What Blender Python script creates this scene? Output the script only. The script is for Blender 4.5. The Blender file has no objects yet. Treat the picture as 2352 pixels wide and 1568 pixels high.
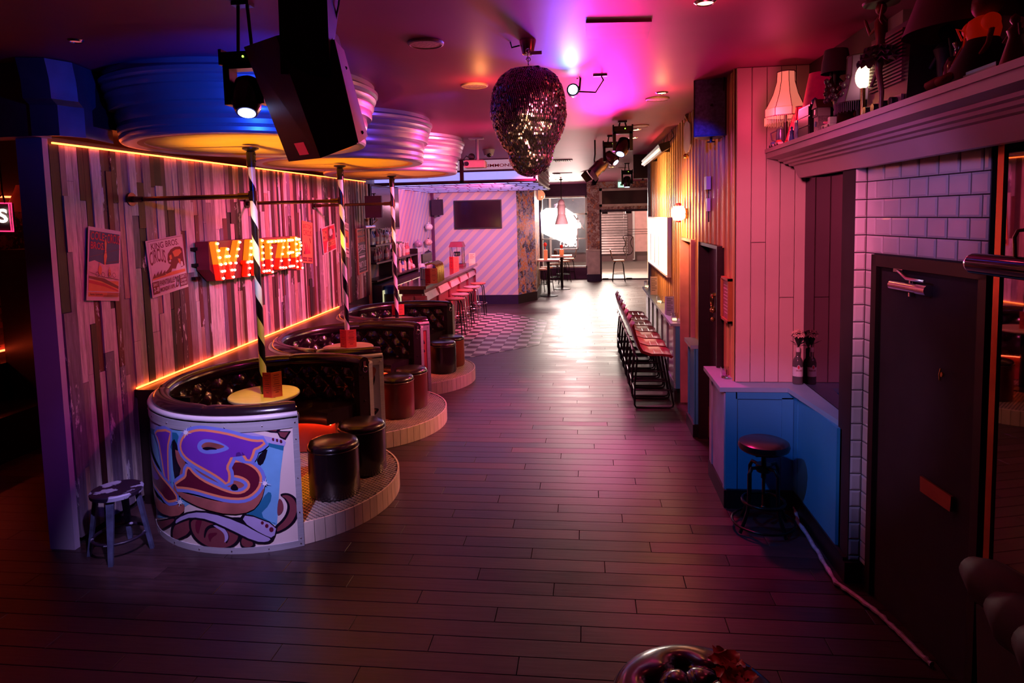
import bpy, bmesh, math, random
from mathutils import Vector, Matrix, noise
random.seed(7)
R_ = math.radians
sc = bpy.context.scene
col = sc.collection
# ---------------------------------------------------------------- camera
W_, H_ = 2352, 1568
FPX = 1500.0
PPX, PPY = 1176.0, 620.0
EYE = Vector((0, 0, 2.3))
vy = Vector((1347-PPX, -(489-PPY), -FPX)).normalized()
vd = Vector((1600-PPX, -(18700-PPY), -FPX)).normalized()
zz = -vd
yy = (vy - zz*vy.dot(zz)).normalized()
xx = yy.cross(zz)
RW = Matrix((xx, yy, zz))            # camera -> world rotation
cd = bpy.data.cameras.new('camera'); cam = bpy.data.objects.new('camera', cd); col.objects.link(cam)
cam.matrix_world = Matrix.Translation(EYE) @ RW.to_4x4()
cd.sensor_fit = 'HORIZONTAL'; cd.sensor_width = 36; cd.lens = FPX/W_*36
cd.shift_x = 0.0; cd.shift_y = (PPY-H_/2)/W_
cd.clip_start = 0.05; cd.clip_end = 200
sc.camera = cam
# helpers that turn a measured sight line into a place in the room
def ray(x, y): return RW @ Vector((x-PPX, -(y-PPY), -FPX))
def uz(x, y, z=0.0):
    d = ray(x, y); return EYE + d*((z-EYE.z)/d.z)
def ux(x, y, X):
    d = ray(x, y); return EYE + d*(X/d.x)
def uy(x, y, Y):
    d = ray(x, y); return EYE + d*(Y/d.y)
def upl(x, y, a, b):
    n = Vector((-(b[1]-a[1]), b[0]-a[0])); d = ray(x, y)
    return EYE + d*((n.x*a[0]+n.y*a[1])/(n.x*d.x+n.y*d.y))
WA, WB = (-3.68, 4.79), (-3.87, 11.2)       # plan line of the plank wall
def wall(x, y, off=0.0): return upl(x, y, (WA[0]+off, WA[1]), (WB[0]+off, WB[1]))
def wx(y): return WA[0] + (WB[0]-WA[0])*(y-WA[1])/(WB[1]-WA[1])
# ---------------------------------------------------------------- world, lights, exposure
sc.view_settings.view_transform = 'Standard'; sc.view_settings.look = 'None'
sc.view_settings.gamma = 1; sc.view_settings.use_curve_mapping = False
sc.view_settings.exposure = 0.0
try:
    sc.cycles.use_denoising = True
    sc.cycles.max_bounces = 6; sc.cycles.diffuse_bounces = 1; sc.cycles.glossy_bounces = 4
    sc.cycles.transmission_bounces = 5; sc.cycles.transparent_max_bounces = 8
    sc.cycles.sample_clamp_indirect = 4.0; sc.cycles.sample_clamp_direct = 0
    sc.cycles.caustics_reflective = False; sc.cycles.caustics_refractive = False
except Exception: pass
wo = bpy.data.worlds.new('world'); sc.world = wo; wo.use_nodes = True
bg = wo.node_tree.nodes['Background']; bg.inputs[0].default_value = (0.25, 0.03, 0.10, 1); bg.inputs[1].default_value = 0.012
def light(kind, name, loc, power, colr, size=0.05, target=None, angle=60, blend=0.4, sizey=None):
    l = bpy.data.lights.new(name, kind); l.energy = power; l.color = colr
    if kind == 'AREA':
        l.size = size
        if sizey: l.shape = 'RECTANGLE'; l.size_y = sizey
    else: l.shadow_soft_size = size
    if kind == 'SPOT': l.spot_size = R_(angle); l.spot_blend = blend
    o = bpy.data.objects.new(name, l); col.objects.link(o); o.location = loc
    if target is not None:
        o.rotation_euler = (Vector(target)-Vector(loc)).to_track_quat('-Z', 'Y').to_euler()
    return o
MAG = (1.0, 0.03, 0.30); PNK = (1.0, 0.16, 0.34); BLU = (0.02, 0.07, 1.0); AMB = (1.0, 0.42, 0.02)
WRM = (1.0, 0.52, 0.22); RED = (1.0, 0.08, 0.04)
# stage wash lamps over the hall, with added fill spots among them
light('SPOT', 'wash_light_ceiling', (0.30, 8.2, 2.75), 620, (1, .01, .28), 0.25, (0.10, 5.0, 3.38), 46, 1.0)
light('SPOT', 'wash_light_ceiling_left', (0.2, 9.2, 2.7), 200, (1, .02, .34), 0.25, (-0.9, 6.6, 3.38), 54, 1.0)
light('SPOT', 'wash_light_column', (0.1, 1.9, 3.0), 420, (1, .17, .30), 0.20, (1.42, 5.25, 1.75), 36, 0.7)
light('SPOT', 'wash_light_wall', (0.3, 7.9, 3.1), 1500, (1, .10, .30), 0.15, (-3.7, 8.1, 1.8), 74, 1.0)
light('SPOT', 'near_planks_fill', (-0.9, 5.2, 3.2), 95, (1, .02, .34), 0.10, (-3.7, 4.9, 1.9), 62, 1.0)  # added magenta fill for the near planks, no fixture of its own
light('SPOT', 'wash_light_floor', (0.35, 9.6, 3.1), 1500, (1, .08, .42), 0.35, (-0.3, 7.9, 0.0), 62, 1.0)
light('SPOT', 'wash_light_booths', (0.85, 7.4, 3.0), 420, (1, .38, .20), 0.10, (-1.9, 6.0, 0.0), 46, 1.0)
light('SPOT', 'skull_fill_pink', (0.9, 2.3, 3.2), 110, (1, .16, .30), 0.03, (-0.33, 3.94, 2.7), 15, 0.5)  # added pink fill so the skull's tiles glint, no fixture modelled
light('SPOT', 'skull_fill_gold', (0.1, 2.3, 3.0), 110, (1, .50, .22), 0.03, (-0.33, 3.94, 2.65), 15, 0.5)  # gold counterpart, likewise added only to brighten the skull
light('SPOT', 'wash_light_near_floor', (0.72, 6.2, 3.1), 280, (1, .02, .20), 0.12, (0.6, 5.0, 0.0), 50, 1.0)
light('SPOT', 'wash_light_bar', (-1.7, 12.7, 2.85), 520, (1, .14, .28), 0.15, (-3.7, 15.0, 1.4), 110, 0.8)
light('SPOT', 'wash_light_bar_wall', (-1.6, 13.2, 2.8), 300, (1, .48, .70), 0.15, (-3.0, 16.9, 1.5), 80, 0.9)
light('SPOT', 'wash_light_bar_front', (-0.6, 12.0, 3.2), 520, (1, .10, .18), 0.15, (-2.8, 13.5, 0.5), 60, 0.8)
light('SPOT', 'blue_light_canopy', (-1.55, 3.35, 2.78), 70, (.01, .07, 1), 0.04, (-2.3, 4.5, 3.10), 100, 1.0)
light('SPOT', 'blue_light_canopy_far', (-0.9, 5.4, 3.2), 30, (.06, .05, 1), 0.05, (-2.2, 7.0, 3.0), 70, 1.0)
light('SPOT', 'blue_light_panel', (-1.7, 2.5, 2.6), 360, (.62, .46, 1), 0.04, (-2.60, 4.15, 0.50), 36, 0.7)
light('SPOT', 'blue_light_floor', (-1.6, 3.1, 2.75), 16, (.02, .02, 1), 0.05, (-1.9, 3.0, 0.0), 80, 1.0)
light('SPOT', 'blue_light_stool', (-2.0, 3.0, 2.6), 22, (.03, .04, 1), 0.05, (-3.5, 4.4, 0.4), 30, 1.0)
light('SPOT', 'blue_light_pole', (-1.5, 3.3, 2.72), 170, (.45, .55, 1), 0.03, (-2.69, 5.07, 2.05), 24, 0.7)
light('SPOT', 'blue_light_beam', (-0.10, 5.18, 3.20), 120, (.04, .07, 1), 0.05, (-0.3, 4.2, 3.38), 60, 1.0)
light('SPOT', 'blue_light_niche', (-0.6, 2.9, 3.1), 120, (.0, .28, 1), 0.05, (1.35, 4.85, 0.42), 28, 0.7)
light('SPOT', 'blue_light_speaker', (0.25, 3.4, 3.1), 190, (.01, .03, 1), 0.03, (0.95, 6.0, 2.68), 17, 0.6)
light('SPOT', 'wash_light_tiles', (-0.8, 2.2, 2.9), 80, (.66, .30, .90), 0.2, (1.7, 3.6, 2.38), 28, 0.9)
light('SPOT', 'tile_edge_fill', (-0.5, 1.6, 2.6), 70, (.85, .45, .90), 0.05, (1.63, 4.08, 1.15), 24, 0.8)  # extra spot added to brighten the narrow tile return lower down
light('SPOT', 'wash_light_pillar', (-1.7, 2.4, 2.6), 36, (.70, .10, .80), 0.05, (-3.75, 4.1, 1.2), 34, 1.0)
light('AREA', 'street_light', (-0.3, 25.3, 2.8), 1100, (1, .84, .72), 3.0, (0.0, 21.0, 0.8), sizey=1.5)
light('POINT', 'street_lamp_light', (0.5, 29.0, 4.5), 1200, (1, .62, .50), 0.4)
light('POINT', 'far_room_light', (-0.4, 18.5, 2.0), 70, (1, .42, .45), 0.3)
light('SPOT', 'far_floor_light', (-0.6, 22.9, 2.6), 380, (1, .66, .66), 0.6, (0.0, 17.5, 0.0), 50, 1.0)
light('POINT', 'far_door_light', (1.2, 24.2, 3.0), 260, (1, .62, .45), 0.3)
for i, y in enumerate((5.07, 7.0, 8.93)):
    light('SPOT', 'canopy_fill', (-2.69, y-0.30, 1.55), (150, 120, 70)[i], ((1, .42, .0), (1, .36, .0), (1, .26, .06))[i], 0.03, (-2.58, y, 2.9), 64, 0.8)  # unseen upward fill, added to turn the canopy undersides amber
    light('SPOT', 'table_fill', (-2.45, y-0.2, 2.85), (150, 14, 10)[i], (1, .62, .0), 0.03, (-2.58, y-.12, 0.7), 30, 0.8)  # yellow fill added beneath each canopy to tint the tabletop
light('SPOT', 'lightbox_light', (0.60, 9.6, 2.3), 330, (1, .42, .16), 0.10, (1.15, 9.6, 2.3), 165, 0.6)
light('SPOT', 'sconce_light', (0.72, 7.66, 2.25), 130, (1, .36, .10), 0.06, (1.15, 7.66, 2.2), 150, 0.6)
light('POINT', 'ceiling_spot_glow', (0.67, 5.98, 3.2), 4, (1, .30, .08), 0.03)
light('POINT', 'ceiling_spot_glow', (-0.82, 5.24, 3.2), 4, (1, .30, .08), 0.03)
light('POINT', 'ceiling_spot_glow', (0.61, 3.48, 3.2), 2, (1, .05, .10), 0.03)
light('POINT', 'back_room_light', (-5.0, 6.6, 1.2), 3.0, (1, .05, .03), 0.2)
light('POINT', 'shelf_light', (1.30, 4.85, 2.98), 4, (1, .06, .18), 0.05)
# ---------------------------------------------------------------- materials
MT = {}
def lin(c):
    return tuple(((v/255)/12.92 if v/255 <= .04045 else ((v/255+.055)/1.055)**2.4) for v in c)
def M(name, c=None, r=.5, m=0.0, var=.18, sc_=6.0, bump=0.0, emit=None, es=0.0, alpha=None, trans=0.0, coat=0.0, stretch=None, rnd=0.0, spec=None, ior=None):
    if name in MT: return MT[name]
    t = bpy.data.materials.new(name); t.use_nodes = True; n = t.node_tree; N = n.nodes; L = n.links
    b = N['Principled BSDF']
    b.inputs['Roughness'].default_value = r; b.inputs['Metallic'].default_value = m
    b.inputs['Base Color'].default_value = (*c, 1)
    tc = N.new('ShaderNodeTexCoord'); mp = N.new('ShaderNodeMapping'); L.new(tc.outputs['Object'], mp.inputs[0])
    if stretch: mp.inputs['Scale'].default_value = stretch
    nz = N.new('ShaderNodeTexNoise'); nz.inputs['Scale'].default_value = sc_; nz.inputs['Detail'].default_value = 4
    L.new(mp.outputs[0], nz.inputs['Vector'])
    if var > 0 or rnd > 0:
        hs = N.new('ShaderNodeHueSaturation'); hs.inputs['Color'].default_value = (*c, 1)
        mr = N.new('ShaderNodeMapRange'); L.new(nz.outputs['Fac'], mr.inputs[0])
        mr.inputs[1].default_value = .25; mr.inputs[2].default_value = .75
        mr.inputs[3].default_value = 1-var; mr.inputs[4].default_value = 1+var
        src = mr.outputs[0]
        if rnd > 0:
            oi = N.new('ShaderNodeObjectInfo'); m2 = N.new('ShaderNodeMapRange'); L.new(oi.outputs['Random'], m2.inputs[0])
            m2.inputs[3].default_value = 1-rnd; m2.inputs[4].default_value = 1+rnd
            mm = N.new('ShaderNodeMath'); mm.operation = 'MULTIPLY'; L.new(src, mm.inputs[0]); L.new(m2.outputs[0], mm.inputs[1]); src = mm.outputs[0]
        L.new(src, hs.inputs['Value']); L.new(hs.outputs[0], b.inputs['Base Color'])
    if bump:
        bp = N.new('ShaderNodeBump'); bp.inputs['Strength'].default_value = bump; bp.inputs['Distance'].default_value = .01
        L.new(nz.outputs['Fac'], bp.inputs['Height']); L.new(bp.outputs[0], b.inputs['Normal'])
    if emit:
        b.inputs['Emission Color'].default_value = (*emit, 1); b.inputs['Emission Strength'].default_value = es
    if trans: b.inputs['Transmission Weight'].default_value = trans
    if coat: b.inputs['Coat Weight'].default_value = coat; b.inputs['Coat Roughness'].default_value = .15
    if alpha is not None: b.inputs['Alpha'].default_value = alpha
    if spec is not None: b.inputs['Specular IOR Level'].default_value = spec
    if ior: b.inputs['IOR'].default_value = ior
    MT[name] = t; return t
def nodes(t):
    n = t.node_tree; return n.nodes, n.links, n.nodes['Principled BSDF']
black = M('black_plastic', (.012, .010, .012), .45, var=.2)
blackm = M('black_metal', (.015, .012, .015), .3, .6)
leather = M('black_vinyl', (.014, .005, .009), .20, sc_=30, bump=.06, coat=.4, spec=.5)
leather2 = M('black_vinyl_seat', (.016, .007, .010), .26, sc_=18, bump=.1, coat=.2)
chrome = M('chrome', (.75, .72, .75), .18, 1.0, var=.08)
alu = M('brushed_aluminium', (.62, .60, .66), .33, .45, var=.12, sc_=3, stretch=(1, 1, 30))
brass = M('brass', (.75, .50, .18), .2, 1.0, var=.1)
white = M('white_paint', (.72, .68, .70), .5, var=.08)
cream = M('cream_paint', (.70, .58, .52), .45, var=.1)
whitepipe = M('white_edging', (.70, .62, .66), .4, var=.05)
red = M('red_card', (.80, .03, .05), .5, var=.06)
redl = M('red_card_bright', (.85, .12, .08), .5, var=.06)
ink = M('dark_ink', (.02, .012, .02), .6, var=.05)
inkred = M('maroon_ink', (.20, .012, .03), .6, var=.05)
glass = M('clear_glass', (.9, .9, .95), .03, trans=1.0, var=0, ior=1.45)
mirror = M('dark_mirror', (.07, .055, .07), .02, 1.0, var=0)
mirror.node_tree.nodes['Principled BSDF'].inputs['Specular Tint'].default_value = (.55, .48, .55, 1)
mirror.node_tree.nodes['Principled BSDF'].inputs['Base Color'].default_value = (.20, .16, .20, 1)
mirrorball = M('mirror_tiles', (.80, .70, .72), .30, 1.0, var=0)
darkwood = M('dark_stained_wood', (.018, .007, .010), .35, var=.3, stretch=(1, 1, 12), sc_=5)
skirt = M('black_skirting', (.010, .007, .010), .4, var=.2)
tealpaint = M('blue_panel_paint', (.05, .36, .62), .45, var=.06, sc_=3)
ledgepaint = M('grey_blue_ledge_paint', (.30, .48, .60), .35, var=.06)
# ---- special procedural materials
def mat_floor():
    t = M('floor_boards', (.05, .02, .02), .36, var=0); N, L, b = nodes(t)
    tc = N.new('ShaderNodeTexCoord'); sx = N.new('ShaderNodeSeparateXYZ'); L.new(tc.outputs['Object'], sx.inputs[0])
    def mth(op, a, bb=None):
        m = N.new('ShaderNodeMath'); m.operation = op
        for i, v in enumerate((a, bb)):
            if v is None: continue
            if isinstance(v, (int, float)): m.inputs[i].default_value = v
            else: L.new(v, m.inputs[i])
        return m.outputs[0]
    row = mth('FLOOR', mth('DIVIDE', sx.outputs[1], .14))
    off = mth('FRACT', mth('MULTIPLY', row, .377))
    seg = mth('FLOOR', mth('ADD', mth('DIVIDE', sx.outputs[0], 1.3), off))
    cb = N.new('ShaderNodeCombineXYZ'); L.new(row, cb.inputs[0]); L.new(seg, cb.inputs[1])
    wn = N.new('ShaderNodeTexWhiteNoise'); wn.noise_dimensions = '3D'; L.new(cb.outputs[0], wn.inputs['Vector'])
    mp = N.new('ShaderNodeMapping'); L.new(tc.outputs['Object'], mp.inputs[0]); mp.inputs['Scale'].default_value = (1.2, 14, 1)
    nz = N.new('ShaderNodeTexNoise'); nz.inputs['Scale'].default_value = 3; nz.inputs['Detail'].default_value = 7; L.new(mp.outputs[0], nz.inputs[0])
    nb = N.new('ShaderNodeTexNoise'); nb.inputs['Scale'].default_value = 2.2; nb.inputs['Detail'].default_value = 6; nb.inputs['Roughness'].default_value = .7; L.new(tc.outputs['Object'], nb.inputs[0])
    mx = mth('ADD', mth('MULTIPLY', wn.outputs[0], .35), mth('ADD', mth('MULTIPLY', nz.outputs[0], .5), mth('MULTIPLY', nb.outputs[0], .5)))
    cr = N.new('ShaderNodeValToRGB'); L.new(mx, cr.inputs[0])
    cr.color_ramp.elements[0].position = .35; cr.color_ramp.elements[0].color = (.009, .004, .006, 1)
    cr.color_ramp.elements[1].position = .95; cr.color_ramp.elements[1].color = (.085, .036, .046, 1)
    L.new(cr.outputs[0], b.inputs['Base Color'])
    rr = N.new('ShaderNodeMapRange'); L.new(mx, rr.inputs[0]); rr.inputs[1].default_value = .3; rr.inputs[2].default_value = 1.0
    rr.inputs[3].default_value = .27; rr.inputs[4].default_value = .46; L.new(rr.outputs[0], b.inputs['Roughness'])
    bp = N.new('ShaderNodeBump'); bp.inputs['Strength'].default_value = .22; bp.inputs['Distance'].default_value = .004
    L.new(nz.outputs[0], bp.inputs['Height']); L.new(bp.outputs[0], b.inputs['Normal'])
    return t
floorm = mat_floor()
def mat_planks():
    t = M('reclaimed_planks', (.3, .2, .2), .6, var=0); N, L, b = nodes(t)
    oi = N.new('ShaderNodeObjectInfo'); tc = N.new('ShaderNodeTexCoord')
    cr = N.new('ShaderNodeValToRGB'); cr.color_ramp.interpolation = 'CONSTANT'; L.new(oi.outputs['Random'], cr.inputs[0])
    cols = [(0, (.70, .58, .52)), (.15, (.07, .016, .02)), (.29, (.34, .24, .26)), (.40, (.15, .025, .03)), (.50, (.80, .70, .62)), (.62, (.022, .008, .014)), (.72, (.22, .16, .24)), (.82, (.50, .30, .24)), (.91, (.10, .04, .06))]
    e = cr.color_ramp.elements; e[0].position, e[0].color = 0, (*cols[0][1], 1); e[1].position, e[1].color = cols[1][0], (*cols[1][1], 1)
    for p, c in cols[2:]: k = e.new(p); k.color = (*c, 1)
    mp = N.new('ShaderNodeMapping'); L.new(tc.outputs['Object'], mp.inputs[0]); mp.inputs['Scale'].default_value = (8, 8, .9)
    nz = N.new('ShaderNodeTexNoise'); nz.inputs['Scale'].default_value = 5; nz.inputs['Detail'].default_value = 8; nz.inputs['Roughness'].default_value = .65; L.new(mp.outputs[0], nz.inputs[0])
    m2 = N.new('ShaderNodeMapping'); L.new(tc.outputs['Object'], m2.inputs[0]); m2.inputs['Scale'].default_value = (3, 3, .7)
    n2 = N.new('ShaderNodeTexNoise'); n2.inputs['Scale'].default_value = 4; n2.inputs['Detail'].default_value = 9; n2.inputs['Roughness'].default_value = .75; n2.inputs['Distortion'].default_value = .5; L.new(m2.outputs[0], n2.inputs[0])
    r2 = N.new('ShaderNodeValToRGB'); L.new(n2.outputs[0], r2.inputs[0]); r2.color_ramp.elements[0].position = .585; r2.color_ramp.elements[1].position = .605
    mul = N.new('ShaderNodeMix'); mul.data_type = 'RGBA'; mul.blend_type = 'MULTIPLY'; mul.inputs[0].default_value = .75
    L.new(cr.outputs[0], mul.inputs[6]); rr = N.new('ShaderNodeValToRGB'); L.new(nz.outputs[0], rr.inputs[0])
    rr.color_ramp.elements[0].position = .3; rr.color_ramp.elements[0].color = (.35, .3, .3, 1); rr.color_ramp.elements[1].position = .62; rr.color_ramp.elements[1].color = (1.1, 1.1, 1.1, 1)
    L.new(rr.outputs[0], mul.inputs[7])
    mx = N.new('ShaderNodeMix'); mx.data_type = 'RGBA'
    g = N.new('ShaderNodeMath'); g.operation = 'FRACT'; g2 = N.new('ShaderNodeMath'); g2.operation = 'MULTIPLY'; g2.inputs[1].default_value = 17.3
    L.new(oi.outputs['Random'], g2.inputs[0]); L.new(g2.outputs[0], g.inputs[0])
    g3 = N.new('ShaderNodeMath'); g3.operation = 'GREATER_THAN'; g3.inputs[1].default_value = .62; L.new(g.outputs[0], g3.inputs[0])
    g4 = N.new('ShaderNodeMath'); g4.operation = 'MULTIPLY'; L.new(g3.outputs[0], g4.inputs[0]); L.new(r2.outputs[0], g4.inputs[1])
    L.new(g4.outputs[0], mx.inputs[0]); L.new(mul.outputs[2], mx.inputs[6]); mx.inputs[7].default_value = (.72, .66, .70, 1)
    L.new(mx.outputs[2], b.inputs['Base Color'])
    bp = N.new('ShaderNodeBump'); bp.inputs['Strength'].default_value = .4; bp.inputs['Distance'].default_value = .006
    L.new(nz.outputs[0], bp.inputs['Height']); L.new(bp.outputs[0], b.inputs['Normal'])
    return t
plankm = mat_planks()
pine = M('pine_boards', (.62, .36, .15), .42, var=.28, sc_=4, stretch=(6, 6, .6), rnd=.16, bump=.1, coat=.15)
paintplank = M('painted_boards', (.72, .50, .50), .5, var=.07, sc_=3, rnd=.04)
ceilm = M('ceiling_paint', (.34, .035, .15), .5, var=.12, sc_=1.2, bump=.03)
darkceil = M('dark_soffit_paint', (.035, .012, .018), .5)
def mat_checker(name, c1, c2, s):
    t = M(name, c1, .35, var=0); return t
tilew = M('white_glazed_tile', (.74, .70, .76), .10, var=.05, coat=.5, rnd=.05)
grout = M('dark_grout', (.03, .02, .03), .8)
chkw = M('white_floor_tile', (.80, .74, .74), .3, var=.06, rnd=.05)
chkb = M('black_floor_tile', (.03, .012, .02), .3, var=.1)
lozenge = M('worn_metal_tread', (.62, .55, .46), .35, .55, var=.2, sc_=20)
treadbase = M('tread_base', (.07, .04, .045), .5, .3, var=.3, sc_=12)
slatw = M('whitewashed_slat', (.80, .62, .50), .5, var=.12, sc_=6, stretch=(4, 4, .8), rnd=.08, bump=.1)
silver = M('silver_paint', (.52, .50, .58), .34, .65, var=.04)
canopyunder = M('pale_ply_underside', (.85, .58, .10), .45, var=.12, sc_=4, stretch=(1, 5, 1))
tabletop = M('varnished_ply_tabletop', (.66, .50, .26), .28, var=.14, sc_=5, stretch=(1, 9, 1), coat=.4)
ledm = M('amber_strip_light', (1, .4, .1), .5, var=0, emit=(1.0, .13, .02), es=13)
ledr = M('red_strip_light', (1, .2, .05), .5, var=0, emit=(1.0, .07, .02), es=12)
def mat_stripes():
    t = M('diagonal_stripe_wallpaper', (.6, .5, .6), .55, var=0); N, L, b = nodes(t)
    tc = N.new('ShaderNodeTexCoord'); sx = N.new('ShaderNodeSeparateXYZ'); L.new(tc.outputs['Object'], sx.inputs[0])
    a = N.new('ShaderNodeMath'); a.operation = 'ADD'; L.new(sx.outputs[0], a.inputs[0]); L.new(sx.outputs[1], a.inputs[1])
    s = N.new('ShaderNodeMath'); s.operation = 'SUBTRACT'; L.new(a.outputs[0], s.inputs[0]); L.new(sx.outputs[2], s.inputs[1])
    d = N.new('ShaderNodeMath'); d.operation = 'DIVIDE'; L.new(s.outputs[0], d.inputs[0]); d.inputs[1].default_value = .30
    f = N.new('ShaderNodeMath'); f.operation = 'FRACT'; L.new(d.outputs[0], f.inputs[0])
    g = N.new('ShaderNodeMath'); g.operation = 'GREATER_THAN'; L.new(f.outputs[0], g.inputs[0]); g.inputs[1].default_value = .52
    mx = N.new('ShaderNodeMix'); mx.data_type = 'RGBA'; L.new(g.outputs[0], mx.inputs[0])
    mx.inputs[6].default_value = (.74, .56, .56, 1); mx.inputs[7].default_value = (.50, .45, .66, 1)
    L.new(mx.outputs[2], b.inputs['Base Color']); return t
stripem = mat_stripes()
def mat_collage(name, stops, scale, metric='CHEBYCHEV', em=0.0, size=(1, 1, 1)):
    t = M(name, (.5, .4, .4), .45, var=0); N, L, b = nodes(t)
    tc = N.new('ShaderNodeTexCoord'); mp = N.new('ShaderNodeMapping'); L.new(tc.outputs['Object'], mp.inputs[0]); mp.inputs['Scale'].default_value = size
    nz = N.new('ShaderNodeTexNoise'); nz.inputs['Scale'].default_value = scale*.8; nz.inputs['Detail'].default_value = 3; L.new(mp.outputs[0], nz.inputs[0])
    ad = N.new('ShaderNodeVectorMath'); ad.operation = 'MULTIPLY_ADD'; L.new(nz.outputs[1], ad.inputs[0]); ad.inputs[1].default_value = (.25, .25, .25); L.new(mp.outputs[0], ad.inputs[2])
    v = N.new('ShaderNodeTexVoronoi'); v.distance = metric; v.inputs['Scale'].default_value = scale; L.new(ad.outputs[0], v.inputs[0])
    sx = N.new('ShaderNodeSeparateColor'); L.new(v.outputs['Color'], sx.inputs[0])
    n2 = N.new('ShaderNodeTexNoise'); n2.inputs['Scale'].default_value = scale*3; n2.inputs['Detail'].default_value = 2; L.new(mp.outputs[0], n2.inputs[0])
    mm = N.new('ShaderNodeMath'); mm.operation = 'MULTIPLY_ADD'; L.new(n2.outputs[0], mm.inputs[0]); mm.inputs[1].default_value = .7; L.new(sx.outputs[0], mm.inputs[2])
    fr = N.new('ShaderNodeMath'); fr.operation = 'FRACT'; L.new(mm.outputs[0], fr.inputs[0])
    cr = N.new('ShaderNodeValToRGB'); cr.color_ramp.interpolation = 'CONSTANT'; L.new(fr.outputs[0], cr.inputs[0])
    e = cr.color_ramp.elements; e[0].position, e[0].color = 0, (*stops[0], 1); e[1].position, e[1].color = 1/len(stops), (*stops[1], 1)
    for i, c in enumerate(stops[2:]): k = e.new((i+2)/len(stops)); k.color = (*c, 1)
    L.new(cr.outputs[0], b.inputs['Base Color']); return t
comic = mat_collage('comic_page_wallpaper', [(.04, .03, .05), (.20, .28, .55), (.75, .32, .06), (.62, .52, .45), (.45, .20, .06), (.60, .45, .18), (.30, .35, .42)], 7, size=(1, 1, .8))
floral = mat_collage('patterned_wallpaper', [(.55, .42, .38), (.22, .10, .10), (.62, .26, .13), (.66, .58, .56), (.35, .16, .14)], 7, 'EUCLIDEAN')
skullpaper = mat_collage('dark_face_wallpaper', [(.05, .012, .012), (.22, .05, .05), (.02, .005, .006), (.30, .07, .06), (.09, .02, .02)], 6, 'EUCLIDEAN')
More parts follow.
